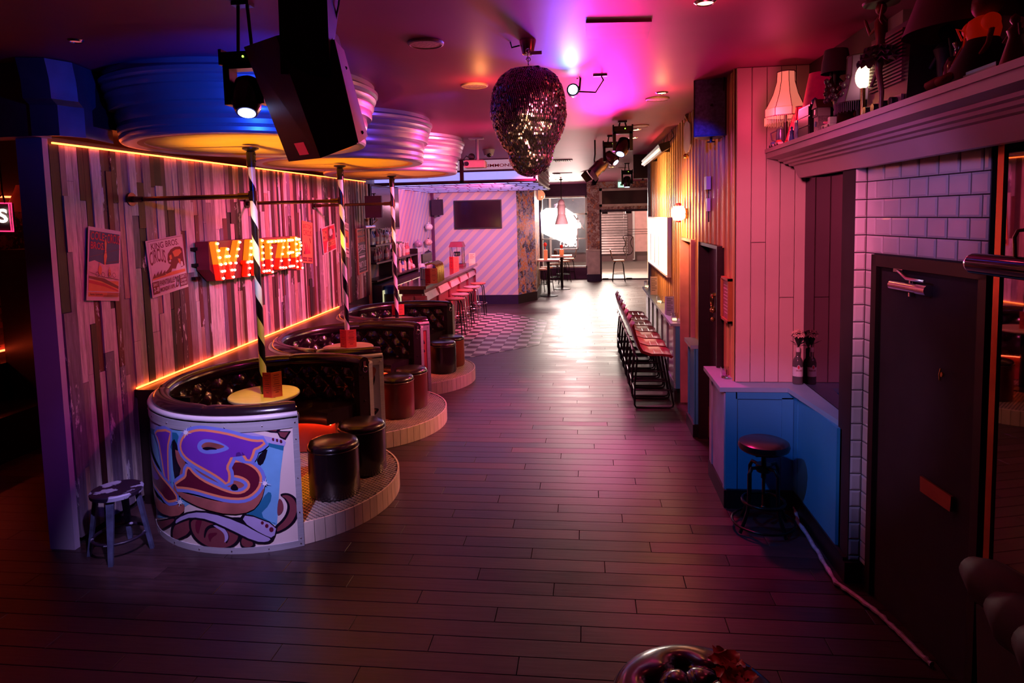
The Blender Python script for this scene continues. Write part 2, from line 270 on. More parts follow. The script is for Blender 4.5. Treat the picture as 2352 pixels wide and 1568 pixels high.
# ---------------------------------------------------------------- mesh builder
class B:
    def __init__(s): s.v = []; s.f = []
    def add(s, vs, fs, mx=None):
        o = len(s.v)
        for p in vs:
            p = Vector(p); s.v.append(tuple(mx @ p) if mx is not None else tuple(p))
        for f in fs: s.f.append(tuple(o+i for i in f))
        return s
    def box(s, x0, x1, y0, y1, z0, z1, mx=None):
        vs = [(x0, y0, z0), (x1, y0, z0), (x1, y1, z0), (x0, y1, z0), (x0, y0, z1), (x1, y0, z1), (x1, y1, z1), (x0, y1, z1)]
        return s.add(vs, [(3, 2, 1, 0), (4, 5, 6, 7), (0, 1, 5, 4), (1, 2, 6, 5), (2, 3, 7, 6), (3, 0, 4, 7)], mx)
    def hexa(s, vs): return s.add(vs, [(3, 2, 1, 0), (4, 5, 6, 7), (0, 1, 5, 4), (1, 2, 6, 5), (2, 3, 7, 6), (3, 0, 4, 7)])
    def bev(s, x0, x1, y0, y1, z0, z1, b=.005, mx=None):
        # box with a chamfered top (toward +z)
        vs = [(x0, y0, z0), (x1, y0, z0), (x1, y1, z0), (x0, y1, z0), (x0, y0, z1-b), (x1, y0, z1-b), (x1, y1, z1-b), (x0, y1, z1-b),
              (x0+b, y0+b, z1), (x1-b, y0+b, z1), (x1-b, y1-b, z1), (x0+b, y1-b, z1)]
        fs = [(3, 2, 1, 0), (0, 1, 5, 4), (1, 2, 6, 5), (2, 3, 7, 6), (3, 0, 4, 7), (4, 5, 9, 8), (5, 6, 10, 9), (6, 7, 11, 10), (7, 4, 8, 11), (8, 9, 10, 11)]
        return s.add(vs, fs, mx)
    def lathe(s, prof, c=(0, 0, 0), n=32, a0=0.0, a1=360.0, mx=None, cap=True):
        full = abs(a1-a0) >= 359.9; k = n if full else n+1
        vs = []
        for r, z in prof:
            for i in range(k):
                a = R_(a0+(a1-a0)*i/n); vs.append((c[0]+r*math.cos(a), c[1]+r*math.sin(a), c[2]+z))
        fs = []
        for j in range(len(prof)-1):
            for i in range(n):
                i2 = (i+1) % k if full else i+1
                fs.append((j*k+i, j*k+i2, (j+1)*k+i2, (j+1)*k+i))
        if full and cap:
            if prof[0][0] > 1e-5: fs.append(tuple(range(k-1, -1, -1)))
            if prof[-1][0] > 1e-5: fs.append(tuple((len(prof)-1)*k+i for i in range(k)))
        if not full and cap:
            fs.append(tuple(j*k for j in range(len(prof)))); fs.append(tuple(j*k+n for j in range(len(prof)-1, -1, -1)))
        return s.add(vs, fs, mx)
    def tube(s, pts, r, n=8, closed=False, mx=None, rr=None):
        pts = [Vector(p) for p in pts]; m = len(pts); vs = []; up = None
        for i, p in enumerate(pts):
            if closed: t = (pts[(i+1) % m]-pts[i-1]).normalized()
            else: t = (pts[min(i+1, m-1)]-pts[max(i-1, 0)]).normalized()
            if up is None: up = Vector((0, 0, 1)) if abs(t.z) < .9 else Vector((1, 0, 0))
            a = t.cross(up).normalized(); bb = a.cross(t).normalized(); up = bb
            q = rr[i] if rr else r
            for k in range(n):
                g = 2*math.pi*k/n; vs.append(tuple(p+a*(q*math.cos(g))+bb*(q*math.sin(g))))
        fs = []
        for i in range(m if closed else m-1):
            j = (i+1) % m
            for k in range(n): k2 = (k+1) % n; fs.append((i*n+k, i*n+k2, j*n+k2, j*n+k))
        if not closed: fs.append(tuple(range(n-1, -1, -1))); fs.append(tuple((m-1)*n+k for k in range(n)))
        return s.add(vs, fs, mx)
    def cyl(s, a, b, r, r2=None, n=12, mx=None): return s.tube([a, b], r, n, mx=mx, rr=[r, r if r2 is None else r2])
    def ball(s, c, r, n=10, sz=1.0, mx=None):
        prof = [(r*math.sin(math.pi*i/n), -r*sz*math.cos(math.pi*i/n)) for i in range(n+1)]
        prof[0] = (1e-6, prof[0][1]); prof[-1] = (1e-6, prof[-1][1])
        return s.lathe(prof, c, max(8, n), mx=mx)
    def prism(s, poly, fn, d0, d1):
        k = len(poly); vs = [fn(u, v, d0) for u, v in poly]+[fn(u, v, d1) for u, v in poly]
        fs = [tuple(range(k-1, -1, -1)), tuple(k+i for i in range(k))]+[(i, (i+1) % k, k+(i+1) % k, k+i) for i in range(k)]
        return s.add(vs, fs)
def obj(name, b, m, parent=None, smooth=0.6, kind=None, label=None):
    me = bpy.data.meshes.new(name); me.from_pydata([tuple(v) for v in b.v], [], b.f); me.update()
    if smooth:
        me.shade_smooth()
        try: me.set_sharp_from_angle(angle=smooth)
        except Exception: pass
    me.materials.append(m)
    o = bpy.data.objects.new(name, me); col.objects.link(o)
    if parent is not None:
        o.parent = parent
        if parent.type == 'EMPTY': o.matrix_parent_inverse = parent.matrix_basis.inverted()
    if kind: o['kind'] = kind
    if label: o['label'] = label
    return o
def share(name, src, parent, loc=None, mx=None):
    """another piece that shares its mesh data"""
    o = bpy.data.objects.new(name, src.data); col.objects.link(o)
    o.parent = parent
    if mx is not None: o.matrix_basis = mx
    elif loc is not None: o.location = loc
    if parent is not None and parent.type == 'EMPTY': o.matrix_parent_inverse = parent.matrix_basis.inverted()
    return o
def thing(name, label, cat, loc=(0, 0, 0), rz=0.0, group=None):
    o = bpy.data.objects.new(name, None); col.objects.link(o); o.location = loc; o.rotation_euler = (0, 0, rz)
    o.empty_display_size = .1
    o['label'] = label; o['category'] = cat
    if group: o['group'] = group
    return o
def tag(o, label, cat, group=None):
    o['label'] = label; o['category'] = cat
    if group: o['group'] = group
    return o
def struct(name, b, m, smooth=0.6):
    o = obj(name, b, m, None, smooth); o['kind'] = 'structure'; return o
def cp(root, loc=None, rz=None, label=None):
    r = root.copy(); col.objects.link(r)
    if loc is not None: r.location = loc
    if rz is not None: r.rotation_euler = (0, 0, rz)
    if label: r['label'] = label
    for ch in list(root.children):
        c = ch.copy(); col.objects.link(c); c.parent = r
        for g in list(ch.children):
            d = g.copy(); col.objects.link(d); d.parent = c
    return r
# ---- lettering
_tc = {}
def text_geo(s, bold=0.0):
    k = (s, bold)
    if k in _tc: return _tc[k]
    cu = bpy.data.curves.new('lettering', 'FONT'); cu.body = s; cu.offset = bold; cu.resolution_u = 3
    o = bpy.data.objects.new('lettering', cu); col.objects.link(o)
    dg = bpy.context.evaluated_depsgraph_get(); me = o.evaluated_get(dg).to_mesh()
    vs = [(v.co.x, v.co.y) for v in me.vertices]; fs = [tuple(p.vertices) for p in me.polygons]
    o.evaluated_get(dg).to_mesh_clear(); bpy.data.objects.remove(o); bpy.data.curves.remove(cu)
    x0 = min(v[0] for v in vs); x1 = max(v[0] for v in vs); y0 = min(v[1] for v in vs); y1 = max(v[1] for v in vs)
    r = ([((x-x0)/(x1-x0), (y-y0)/(y1-y0)) for x, y in vs], fs); _tc[k] = r; return r
def put_text(b, s, fn, u0, u1, v0, v1, d, bold=0.0, arc=0.0):
    vs, fs = text_geo(s, bold)
    b.add([fn(u0+x*(u1-u0), v0+y*(v1-v0)+arc*math.sin(math.pi*x), d) for x, y in vs], fs)
def put_poly(b, poly, fn, d): b.add([fn(u, v, d) for u, v in poly], [tuple(range(len(poly)))])
def rect(u0, u1, v0, v1): return [(u0, v0), (u1, v0), (u1, v1), (u0, v1)]
def ell(cu, cv, ru, rv, n=18, a0=0, a1=360):
    return [(cu+ru*math.cos(R_(a0+(a1-a0)*i/n)), cv+rv*math.sin(R_(a0+(a1-a0)*i/n))) for i in range(n)]
def frame4(bl, br, tl, nrm=None):
    bl, br, tl = Vector(bl), Vector(br), Vector(tl); u = br-bl; v = tl-bl
    n = u.cross(v).normalized()
    return lambda a, b_, d: tuple(bl+u*a+v*b_+n*d)
def smoothp(p, it=2):
    for _ in range(it):
        q = []
        for i in range(len(p)):
            a, b_ = p[i], p[(i+1) % len(p)]
            q += [(a[0]*.75+b_[0]*.25, a[1]*.75+b_[1]*.25), (a[0]*.25+b_[0]*.75, a[1]*.25+b_[1]*.75)]
        p = q
    return p
# ================================================================ SETTING
CE = 3.38
# floor: sub-base, single boards near the camera, joined boards beyond
fl = struct('floor', B().box(-9, 4, -1.2, 26, -.10, -.022), M('floor_gap', (.008, .005, .006), .8), 0)
LB = 1.3; bw = .14
def board_cells(r0, r1, xa, xb):
    for r in range(r0, r1):
        off = (r*.377) % 1.0
        s = math.floor(xa/LB+off)
        while True:
            x0 = (s-off)*LB; x1 = x0+LB
            if x0 > xb: break
            if x1 > xa: yield r, max(x0, xa), min(x1, xb)
            s += 1
n_b = 0
rest = B()
for r, x0, x1 in board_cells(-8, 182, -8.9, 3.9):
    y0 = r*bw
    if y0 < 9.3 and y0 >= 1.8 and x1 > -3.6 and x0 < 1.7 and n_b < 296 and not (y0 > 4.2 and x1 < -1.9):
        o = obj('floor_board', B().bev(x0+.0015, x1-.0015, y0+.0015, y0+bw-.0015, -.022, 0, .0018), floorm, fl, 0); n_b += 1
    elif not (10.4 < y0 < 15.2 and x0 > -2.3 and x1 < -.9) and y0 < 23.3:
        rest.box(x0+.0015, x1-.0015, y0+.0015, y0+bw-.0015, -.022, 0)
obj('floor_boards_beyond', rest, floorm, fl, 0, kind='stuff')
# street outside the front
pav = struct('pavement', B().box(-9, 8, 23.45, 27.6, -.12, -.02), M('paving', (.34, .29, .26), .6, sc_=3))
struct('road', B().box(-9, 8, 27.6, 33, -.2, -.08), M('asphalt', (.20, .18, .17), .55, sc_=5))
sfar = struct('wall_street', B().box(-9, 8, 32.9, 33.2, -.1, 7), M('shopfront_wall', (.16, .08, .09), .6, sc_=2))
shut = M('roller_shutter', (.36, .28, .30), .4, .4)
for k in range(24): obj('shutter_slat', B().hexa([(.7, 32.8, .3+k*.13), (2.0, 32.8, .3+k*.13), (2.0, 32.88, .3+k*.13), (.7, 32.88, .3+k*.13), (.7, 32.86, .42+k*.13), (2.0, 32.86, .42+k*.13), (2.0, 32.88, .42+k*.13), (.7, 32.88, .42+k*.13)]), shut, sfar, 0)
obj('shop_window', B().box(-6, .3, 32.8, 32.88, .4, 3.6), M('dark_shop_glass', (.10, .13, .17), .15), sfar)
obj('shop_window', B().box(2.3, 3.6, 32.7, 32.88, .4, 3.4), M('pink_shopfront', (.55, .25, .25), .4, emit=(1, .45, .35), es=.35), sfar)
for x in (-6, -3.9, -1.8, .3, 2.3, 3.6): obj('shop_mullion', B().box(x-.05, x+.05, 32.66, 32.8, 0, 3.7), white, sfar)
# ceiling
struct('ceiling', B().box(-9, 4, -1.2, 23.4, CE, CE+.12), ceilm, 0)
# left soffit band between the canopies and the plank wall, and the bulkhead near the camera
struct('trim_1', B().box(-4.1, -3.42, 4.16, 4.75, 2.99, CE-.002).box(-4.1, -3.0, 4.75, 5.6, 2.99, CE-.002).box(-4.1, -2.75, 5.6, 11.3, 2.99, CE-.002), darkceil, 0)
fas = B(); prev = None
pts = []
for i in range(13):
    a = R_(-100-80*i/12); pts.append((-4.6+1.55*math.cos(a)+.35, 5.55+1.45*math.sin(a)))
lobe = [uy(262, 310, 4.55), uy(200, 305, 4.2), uy(140, 302, 4.05), uy(76, 300, 4.0)]
prof = [(0, 2.90), (.02, 2.90), (.02, 3.10), (.09, 3.13), (.10, 3.25), (.14, CE-.004), (0, CE-.004)]
vs = []; fs = []
for p in lobe:
    for dx, z in prof: vs.append((p.x+dx*.3, p.y-dx, z))
for i in range(3):
    for j in range(6): fs.append((i*7+j, i*7+j+1, (i+1)*7+j+1, (i+1)*7+j))
fas.add(vs, fs)
fas.box(-6.2, lobe[3].x, 3.99, 4.15, 2.90, CE-.003)
struct('trim_2', fas, M('soffit_silver_blue', (.20, .18, .26), .4, .5), .4)
# pillar
pl = [uy(78, 305, 4.18), uy(117, 312, 4.14)]
struct('pillar', B().box(-3.85, -3.655, 4.09, 4.138, 0, 2.90), M('pillar_paint', (.55, .42, .60), .5, var=.05), .4)
# plank wall
wl = struct('wall_left', B().hexa([(wx(4.14)-.16, 4.14, 0), (wx(4.14)-.022, 4.14, 0), (wx(11.3)-.022, 11.3, 0), (wx(11.3)-.16, 11.3, 0),
    (wx(4.14)-.16, 4.14, 2.92), (wx(4.14)-.022, 4.14, 2.92), (wx(11.3)-.022, 11.3, 2.92), (wx(11.3)-.16, 11.3, 2.92)]), ink, 0)
y = 4.15; np_ = 0
zt = lambda yy_: 2.875+.012*(yy_-4.8)
while y < 11.24:
    w = random.choice((.062, .075, .085, .10, .055)); w = min(w, 11.25-y)
    zc = 0.06 if y < 4.9 else .95; z = zc
    while z < zt(y)-.02:
        h = random.uniform(.35, 1.7); z2 = min(z+h, zt(y))
        if zt(y)-z2 < .15: z2 = zt(y)
        d = random.choice((.0, .003, .006, .012))
        b = B(); g = .0012
        xa0, xb0 = wx(y+g), wx(y+w-g)
        b.hexa([(xa0-.022, y+g, z+g), (xa0+d, y+g, z+g), (xb0+d, y+w-g, z+g), (xb0-.022, y+w-g, z+g),
                (xa0-.022, y+g, z2-g), (xa0+d, y+g, z2-g), (xb0+d, y+w-g, z2-g), (xb0-.022, y+w-g, z2-g)])
        obj('plank', b, plankm, wl, 0); np_ += 1; z = z2
    y += w
obj('end_board', B().box(wx(11.2)-.02, wx(11.2)+.015, 11.25, 11.33, .1, 2.92), pine, wl)
# amber strip lights along the plank wall
def strip(name, pts, r, m, label):
    o = obj(name, B().tube(pts, r, 6), m); tag(o, label, 'strip light', None); return o
strip('strip_light', [(wx(y)+.02, y, zt(y)+.006) for y in (4.16, 6, 8, 10, 11.2)], .007, ledm, 'amber strip light glowing along the top of the plank wall')
strip('strip_light', [(wx(y)+.022, y, .972) for y in (4.84, 6, 8, 9.6)], .007, ledm, 'amber strip light glowing along the foot of the planks behind the booths')
# ledge behind the booths
def ledge_x(yy_):
    x = -2.62
    for cy in (5.07, 7.0, 8.93):
        d = abs(yy_-cy)
        if d < .96: x = min(x, -2.55-math.sqrt(max(0, .968**2-d*d)))
        elif d < 1.0: x = min(x, -2.62)
    return max(x, wx(yy_)+.03)
b = B(); ys = [4.84+i*.035 for i in range(145)]
vs = []
for yy_ in ys:
    xr = ledge_x(yy_)
    vs += [(wx(yy_)-.02, yy_, .90), (xr, yy_, .90), (xr, yy_, .96), (wx(yy_)-.02, yy_, .96)]
fs = [(0, 1, 2, 3), tuple(4*(len(ys)-1)+k for k in (3, 2, 1, 0))]
for i in range(len(ys)-1):
    for k in range(4): fs.append((4*i+k, 4*i+4+k, 4*i+4+(k+1) % 4, 4*i+(k+1) % 4))
b.add(vs, fs); b.box(-3.66, -3.2, 4.84, 4.88, 0, .9)
led_o = struct('trim_3', b, darkwood, .4)
# ---- back room seen past the pillar
struct('wall_back_room', B().box(-6.6, -6.45, 3.5, 12, 0, 3.3), M('back_room_wall', (.02, .006, .008), .7), 0)
obj_w = struct('wall_back_room_paper', B().box(-6.45, -6.43, 3.6, 11.5, .95, 2.6), skullpaper, 0)
strip('strip_light', [(-6.40, 3.7, 2.63), (-6.40, 11.5, 2.66)], .012, ledr, 'red strip light above the dark wallpaper of the back room')
strip('strip_light', [(-6.38, 3.7, .96), (-6.38, 11.5, .96)], .012, ledr, 'red strip light below the dark wallpaper of the back room')
struct('wall_divider', B().box(-9, -6.4, 11.9, 12.0, 0, 3.3), darkceil, 0)
o = thing('booth_sofa', 'dark upholstered sofa under the dark wallpaper in the back room', 'sofa', (-6.0, 7, 0))
obj('seat', B().box(-6.4, -5.7, 4.5, 10, 0, .45), leather2, o); obj('backrest', B().box(-6.42, -6.25, 4.5, 10, .45, .85), leather2, o)
# ---- right side walls
YC = 5.25
wr = struct('wall_right', B().box(1.175, 1.30, 7.95, 12.0, .0, CE).box(1.175, 1.30, 6.66, 7.13, 0, CE).box(1.175, 1.30, 5.27, 5.73, 0, CE)
    .box(1.175, 1.30, 7.13, 7.95, 1.99, CE).box(1.175, 1.30, 5.73, 6.66, 1.99, CE), ink, 0)
y = 5.28; i = 0
while y < 11.98:
    w = (.095, .12, .08, .10)[i % 4]; i += 1; w = min(w, 12.0-y); mid = y+w/2
    z0 = .0
    if 7.12 < mid < 7.96 or 5.72 < mid < 6.67: z0 = 1.99
    elif mid > 7.95 or 5.25 < mid: z0 = .93 if not (5.6 < mid < 5.74) else .0
    obj('wall_board', B().bev(0, 0.001, 0, 1, 0, 1) if False else B().box(1.15+(.008 if i % 2 else 0), 1.18, y+.003, y+w-.003, z0, CE), pine, wr, 0)
    obj('cover_strip', B().box(1.138, 1.152, y-.008, y+.008, z0, CE), pine, wr, 0) if i % 2 else None
    y += w
struct('wall_right_far', B().box(2.12, 2.3, 11.9, 23.4, 0, CE).box(1.15, 2.3, 11.99, 12.1, 0, CE), M('pale_brick_wall', (.66, .42, .26), .5, sc_=9), 0)
ft = struct('trim_4', B().box(1.10, 1.16, 12.0, 12.05, 0, CE), M('blue_tile_edge', (.20, .28, .62), .3, var=.3, sc_=14), 0)
# column face of painted boards with its return
wc = struct('wall_column', B().box(1.17, 1.70, YC, YC+.4, 0, CE).box(1.15, 1.19, YC+.0, YC+.03, 0, CE), grout, 0)
xs = [1.150, 1.262, 1.372, 1.476, 1.585, 1.70]
for i in range(5):
    zs = [.95, CE] if i not in (1, 3) else ([.95, 2.05, CE] if i == 1 else [.95, 1.62, CE])
    for j in range(len(zs)-1):
        b = B(); x0, x1, z0, z1 = xs[i]+.002, xs[i+1]-.002, zs[j]+.002, zs[j+1]-.002
        b.add([(x0, YC, z0), (x1, YC, z0), (x1, YC, z1), (x0, YC, z1), (x0, YC-.018, z0), (x1, YC-.018, z0), (x1, YC-.018, z1), (x0, YC-.018, z1), (x0+.004, YC-.022, z0+.004), (x1-.004, YC-.022, z0+.004), (x1-.004, YC-.022, z1-.004), (x0+.004, YC-.022, z1-.004)],
            [(0, 1, 5, 4), (1, 2, 6, 5), (2, 3, 7, 6), (3, 0, 4, 7), (4, 5, 9, 8), (5, 6, 10, 9), (6, 7, 11, 10), (7, 4, 8, 11), (8, 9, 10, 11)])
        obj('painted_board', b, paintplank, wc, 0)
# side mirror in the niche (plane X = 1.66)
mr = thing('wall_mirror', 'tall wall mirror above the blue ledge, reflecting the bottle and boards', 'mirror', (1.67, 4.75, .95))
obj('mirror_glass', B().box(1.66, 1.672, 4.30, YC-.003, .958, 2.58), mirror, mr, 0)
obj('frame', B().box(1.62, 1.675, 4.265, 4.30, .98, 2.60), M('copper_trim', (.55, .16, .08), .25, .9), mr, 0)
struct('wall_niche', B().box(1.675, 1.80, 4.1, YC, 0, 3.38), darkceil, 0)
# tiled wall, angled slightly
tA = Vector((1.645, 4.075, 0)); tB = Vector((1.775, 3.12, 0)); td = (tB-tA).normalized(); tn = Vector((td.y, -td.x, 0))  # outward normal (towards hall)
if tn.x > 0: tn = -tn
def tw(s, z, d=0.0): p = tA+td*s+tn*d; return (p.x, p.y, z)
wt = struct('wall_tiled', B().hexa([tw(0, 0, 0), tw(.965, 0, 0), tw(.965, 0, -.12), tw(0, 0, -.12), tw(0, 2.62, 0), tw(.965, 2.62, 0), tw(.965, 2.62, -.12), tw(0, 2.62, -.12)]), grout, 0)
def tile(s0, s1, z0, z1, fn, nrm):
    b = B(); g = .0030; bb = .010; s0 += g; s1 -= g; z0 += g; z1 -= g
    bb = min(bb, (s1-s0)*.3, (z1-z0)*.3)
    vs = [fn(s0, z0, 0), fn(s1, z0, 0), fn(s1, z1, 0), fn(s0, z1, 0), fn(s0, z0, .004), fn(s1, z0, .004), fn(s1, z1, .004), fn(s0, z1, .004),
          fn(s0+bb, z0+bb, .009), fn(s1-bb, z0+bb, .009), fn(s1-bb, z1-bb, .009), fn(s0+bb, z1-bb, .009)]
    b.add(vs, [(0, 1, 5, 4), (1, 2, 6, 5), (2, 3, 7, 6), (3, 0, 4, 7), (4, 5, 9, 8), (5, 6, 10, 9), (6, 7, 11, 10), (7, 4, 8, 11), (8, 9, 10, 11)])
    return obj('wall_tile', b, tilew, wt, 0)
row_h = .104; z = 2.61; k = 0
while z > .14:
    z0 = max(z-row_h, .13)
    if k == 0: z0 = z-.055
    if z0 >= 2.03-.03:
        off = .17 if k % 2 else .095; edges = [0]
        s = off if off < .965 else .965
        while s < .96: edges.append(s); s += .15
        edges.append(.965)
    else: edges = [0, .085]
    for a, b_ in zip(edges[:-1], edges[1:]):
        if b_-a > .02: tile(a, b_, z0, z, tw, tn)
    # narrow return face looking to the camera
    tile(0, .068, z0, z, lambda s, zz_, d=0: (1.577+s, 4.085-d, zz_), None)
    z = z0; k += 1
obj('return_wall', B().box(1.575, 1.70, 4.086, 4.27, .0, 2.61), grout, wt)
# skirting
struct('baseboard_right', B().box(1.03, 1.06, 5.06, 5.72, 0, .14).box(1.05, 1.16, 6.68, 7.12, 0, .13).box(1.03, 1.06, 7.96, 12, 0, .14)
    .box(1.05, 1.57, 5.045, 5.07, 0, .15).box(1.545, 1.57, 4.08, 5.06, 0, .15).box(1.545, 1.66, 4.05, 4.08, 0, .13), skirt, 0)
# tiled wall door
dr = struct('door_1', B().hexa([tw(.125, .02, -.03), tw(.95, .02, -.03), tw(.95, .02, -.07), tw(.125, .02, -.07), tw(.125, 2.0, -.03), tw(.95, 2.0, -.03), tw(.95, 2.0, -.07), tw(.125, 2.0, -.07)]), M('black_door_paint', (.010, .006, .008), .45), 0)
b = B()
for s0, s1, z0, z1, d in ((.085, .135, 0, 2.03, .02), (.93, .98, 0, 2.03, .02), (.085, .98, 1.965, 2.03, .02), (.125, .16, 0, 1.98, .0), (.16, .93, 1.94, 1.97, .0)):
    b.hexa([tw(s0, z0, d), tw(s1, z0, d), tw(s1, z0, -.05), tw(s0, z0, -.05), tw(s0, z1, d), tw(s1, z1, d), tw(s1, z1, -.05), tw(s0, z1, -.05)])
obj('door_frame', b, M('black_door_frame', (.014, .007, .010), .35), dr)
pb = B().hexa([tw(.26, 1.02, -.028), tw(.84, 1.02, -.028), tw(.84, 1.02, -.04), tw(.26, 1.02, -.04), tw(.26, 1.8, -.028), tw(.84, 1.8, -.028), tw(.84, 1.8, -.04), tw(.26, 1.8, -.04)])
obj('door_panel', pb, M('black_door_paint'), dr)
ml = [upl(x, y, (1.635, 4.08), (1.762, 3.12)) for x, y in ((2118, 1092), (2190, 1140), (2187, 1175), (2118, 1127))]
b = B(); b.add([tuple(p) for p in ml], [(0, 1, 2, 3)]); b.add([tuple(p+tn*.012) for p in ml], [(0, 1, 2, 3)])
b.f += [(0, 1, 5, 4), (1, 2, 6, 5), (2, 3, 7, 6), (3, 0, 4, 7)]
obj('letter_plate', b, M('copper_plate', (.50, .14, .08), .4, .8), dr)
kz = tw(.69, 1.47, -.03)
b = B().cyl(kz, tw(.69, 1.47, .01), .012).tube([tw(.69, 1.50, .012), tw(.693, 1.47, .02), tw(.69, 1.44, .014)], .004).box(kz[0]-.02, kz[0]-.014, kz[1]-.006, kz[1]+.006, 1.37, 1.43)
obj('key', b, brass, dr)
b = B()
b.cyl(tw(.29, 1.875, .02), tw(.56, 1.875, .02), .027).cyl(tw(.52, 1.875, .02), tw(.60, 1.875, .02), .031)
b.hexa([tw(.28, 1.945, .01), tw(.36, 1.945, .01), tw(.36, 1.945, -.02), tw(.28, 1.945, -.02), tw(.28, 1.965, .01), tw(.36, 1.965, .01), tw(.36, 1.965, -.02), tw(.28, 1.965, -.02)])
b.cyl(tw(.46, 1.90, .02), tw(.46, 1.93, .02), .014).tube([tw(.32, 1.955, .012), tw(.50, 1.93, .075), tw(.62, 1.925, .06)], .008, 6)
b.cyl(tw(.46, 1.83, .02), tw(.46, 1.85, .02), .016)
obj('door_closer', b, chrome, dr)
# mirror strip right of the door and the big mirror beyond it
mB = tB+td*.07; far = mB+td*2.2
def mw(s, z, d=0.0): p = mB+td*s+tn*d; return (p.x, p.y, z)
m2 = thing('wall_mirror', 'large dark wall mirror right of the black door, edged with a red strip', 'mirror', tuple(mB))
obj('mirror_glass', B().hexa([mw(.035, .35, .02), mw(2.2, .35, .02), mw(2.2, .35, 0), mw(.035, .35, 0), mw(.035, 2.62, .02), mw(2.2, 2.62, .02), mw(2.2, 2.62, 0), mw(.035, 2.62, 0)]), mirror, m2, 0)
obj('frame', B().hexa([mw(0, .35, .03), mw(.035, .35, .03), mw(.035, .35, 0), mw(0, .35, 0), mw(0, 2.62, .03), mw(.035, 2.62, .03), mw(.035, 2.62, 0), mw(0, 2.62, 0)]), M('copper_trim'), m2, 0)
struct('wall_right_near', B().hexa([mw(-.02, 0, 0), mw(3.6, 0, 0), mw(3.6, 0, -.2), mw(-.02, 0, -.2), mw(-.02, CE, 0), mw(3.6, CE, 0), mw(3.6, CE, -.2), mw(-.02, CE, -.2)]), darkceil, 0)
struct('wall_above_shelf', B().hexa([(1.80, 5.26, 2.6), (1.80, 1.2, 2.6), (2.2, 1.2, 2.6), (2.2, 5.26, 2.6), (1.80, 5.26, CE), (1.80, 1.2, CE), (2.2, 1.2, CE), (2.2, 5.26, CE)]), M('upper_wall_paint', (.46, .20, .34), .5), 0)
struct('trim_5', B().box(1.72, 1.81, 4.72, 4.98, 2.76, CE).box(1.745, 1.81, 3.92, 4.50, 2.9, CE).box(1.765, 1.81, 2.6, 3.3, 3.0, CE), M('upper_wall_paint'), 0)
# cornice shelf
SX = 1.37
prof = [(SX, 2.73), (SX, 2.69), (SX+.07, 2.675), (SX+.075, 2.66), (SX+.10, 2.655), (SX+.105, 2.64), (SX+.13, 2.635), (SX+.135, 2.622), (SX+.16, 2.617), (SX+.165, 2.60), (SX+.19, 2.53), (SX+.235, 2.53)]
sh = thing('cornice_shelf', 'long moulded cornice shelf carrying lamps and ornaments above the tiles', 'shelf', (1.6, 3.2, 2.6))
b = B(); vs = []; m_ = len(prof)
yE = 5.24
vs = [(x, yE-(x-SX)*0.9, z) for x, z in prof]+[(x, .6, z) for x, z in prof]
fs = [(i, i+1, m_+i+1, m_+i) for i in range(m_-1)]
# mitred return to the wall at the far end
vs += [(1.66, yE-(x-SX)*0.9, z) for x, z in prof]; fs += [(i, 2*m_+i, 2*m_+i+1, i+1) for i in range(m_-1)]
b.add(vs, fs); cornpaint = M('cornice_paint', (.50, .36, .42), .42, var=.06)
obj('cornice', b, cornpaint, sh, .3)
obj('shelf_board', B().box(SX-.012, 1.80, .6, yE+.004, 2.730, 2.758), cornpaint, sh, 0)
# ---- ledges and blue panels along the right wall
lg = thing('drinks_ledge', 'blue panelled drinks ledge wrapping the column in front of the mirror', 'ledge', (1.3, 5.1, 0))
b = B(); t0, t1 = .915, .950
b.box(1.0, 1.20, YC+.0, 5.78, t0, t1).add([(1.0, 5.07, t0), (1.50, 5.07, t0), (1.585, 4.235, t0), (1.665, 4.235, t0), (1.665, YC-.002, t0), (1.0, YC, t0), (1.0, 5.07, t1), (1.50, 5.07, t1), (1.585, 4.235, t1), (1.665, 4.235, t1), (1.665, YC-.002, t1), (1.0, YC, t1)],
    [(5, 4, 3, 2, 1, 0), (6, 7, 8, 9, 10, 11), (0, 1, 7, 6), (1, 2, 8, 7), (2, 3, 9, 8), (3, 4, 10, 9), (4, 5, 11, 10), (5, 0, 6, 11)])
obj('ledge_top', b, ledgepaint, lg, 0)
obj('front_panel', B().box(1.06, 1.56, 5.085, 5.11, .14, .915).box(1.045, 1.13, 5.075, 5.09, .14, .915).box(1.12, 1.56, 5.075, 5.09, .86, .915).box(1.46, 1.545, 5.075, 5.09, .14, .87), tealpaint, lg, 0)
obj('side_panel', B().box(1.555, 1.58, 4.235, 5.09, .14, .915).box(1.548, 1.56, 4.99, 5.09, .14, .915), tealpaint, lg, 0, label='smooth blue side panel of the ledge')
obj('end_panel', B().box(1.045, 1.065, 5.09, 5.70, .14, .915).box(1.035, 1.05, 5.6, 5.70, .14, .915).box(1.035, 1.05, 5.09, 5.13, .14, .915), M('mauve_panel', (.42, .40, .55), .45), lg, 0)
obj('edge_trim', B().box(1.575, 1.60, 4.21, 4.24, .02, .915), M('copper_trim'), lg, 0)
l2 = thing('drinks_ledge', 'short blue panelled ledge between the two dark doors', 'ledge', (1.1, 6.9, 0))
obj('ledge_top', B().box(1.03, 1.17, 6.69, 7.13, t0, t1), ledgepaint, l2, 0)
obj('front_panel', B().box(1.075, 1.15, 6.70, 7.12, .13, .915).box(1.065, 1.08, 6.70, 6.76, .13, .915).box(1.065, 1.08, 7.06, 7.12, .13, .915), tealpaint, l2, 0)
l3 = thing('drinks_ledge', 'long panelled drinks ledge behind the row of high chairs', 'ledge', (1.1, 10, 0))
obj('ledge_top', B().box(1.0, 1.17, 8.03, 12.1, t0, t1), ledgepaint, l3, 0)
obj('end_panel', B().box(1.06, 1.16, 8.04, 8.07, .14, .915), tealpaint, l3, 0)
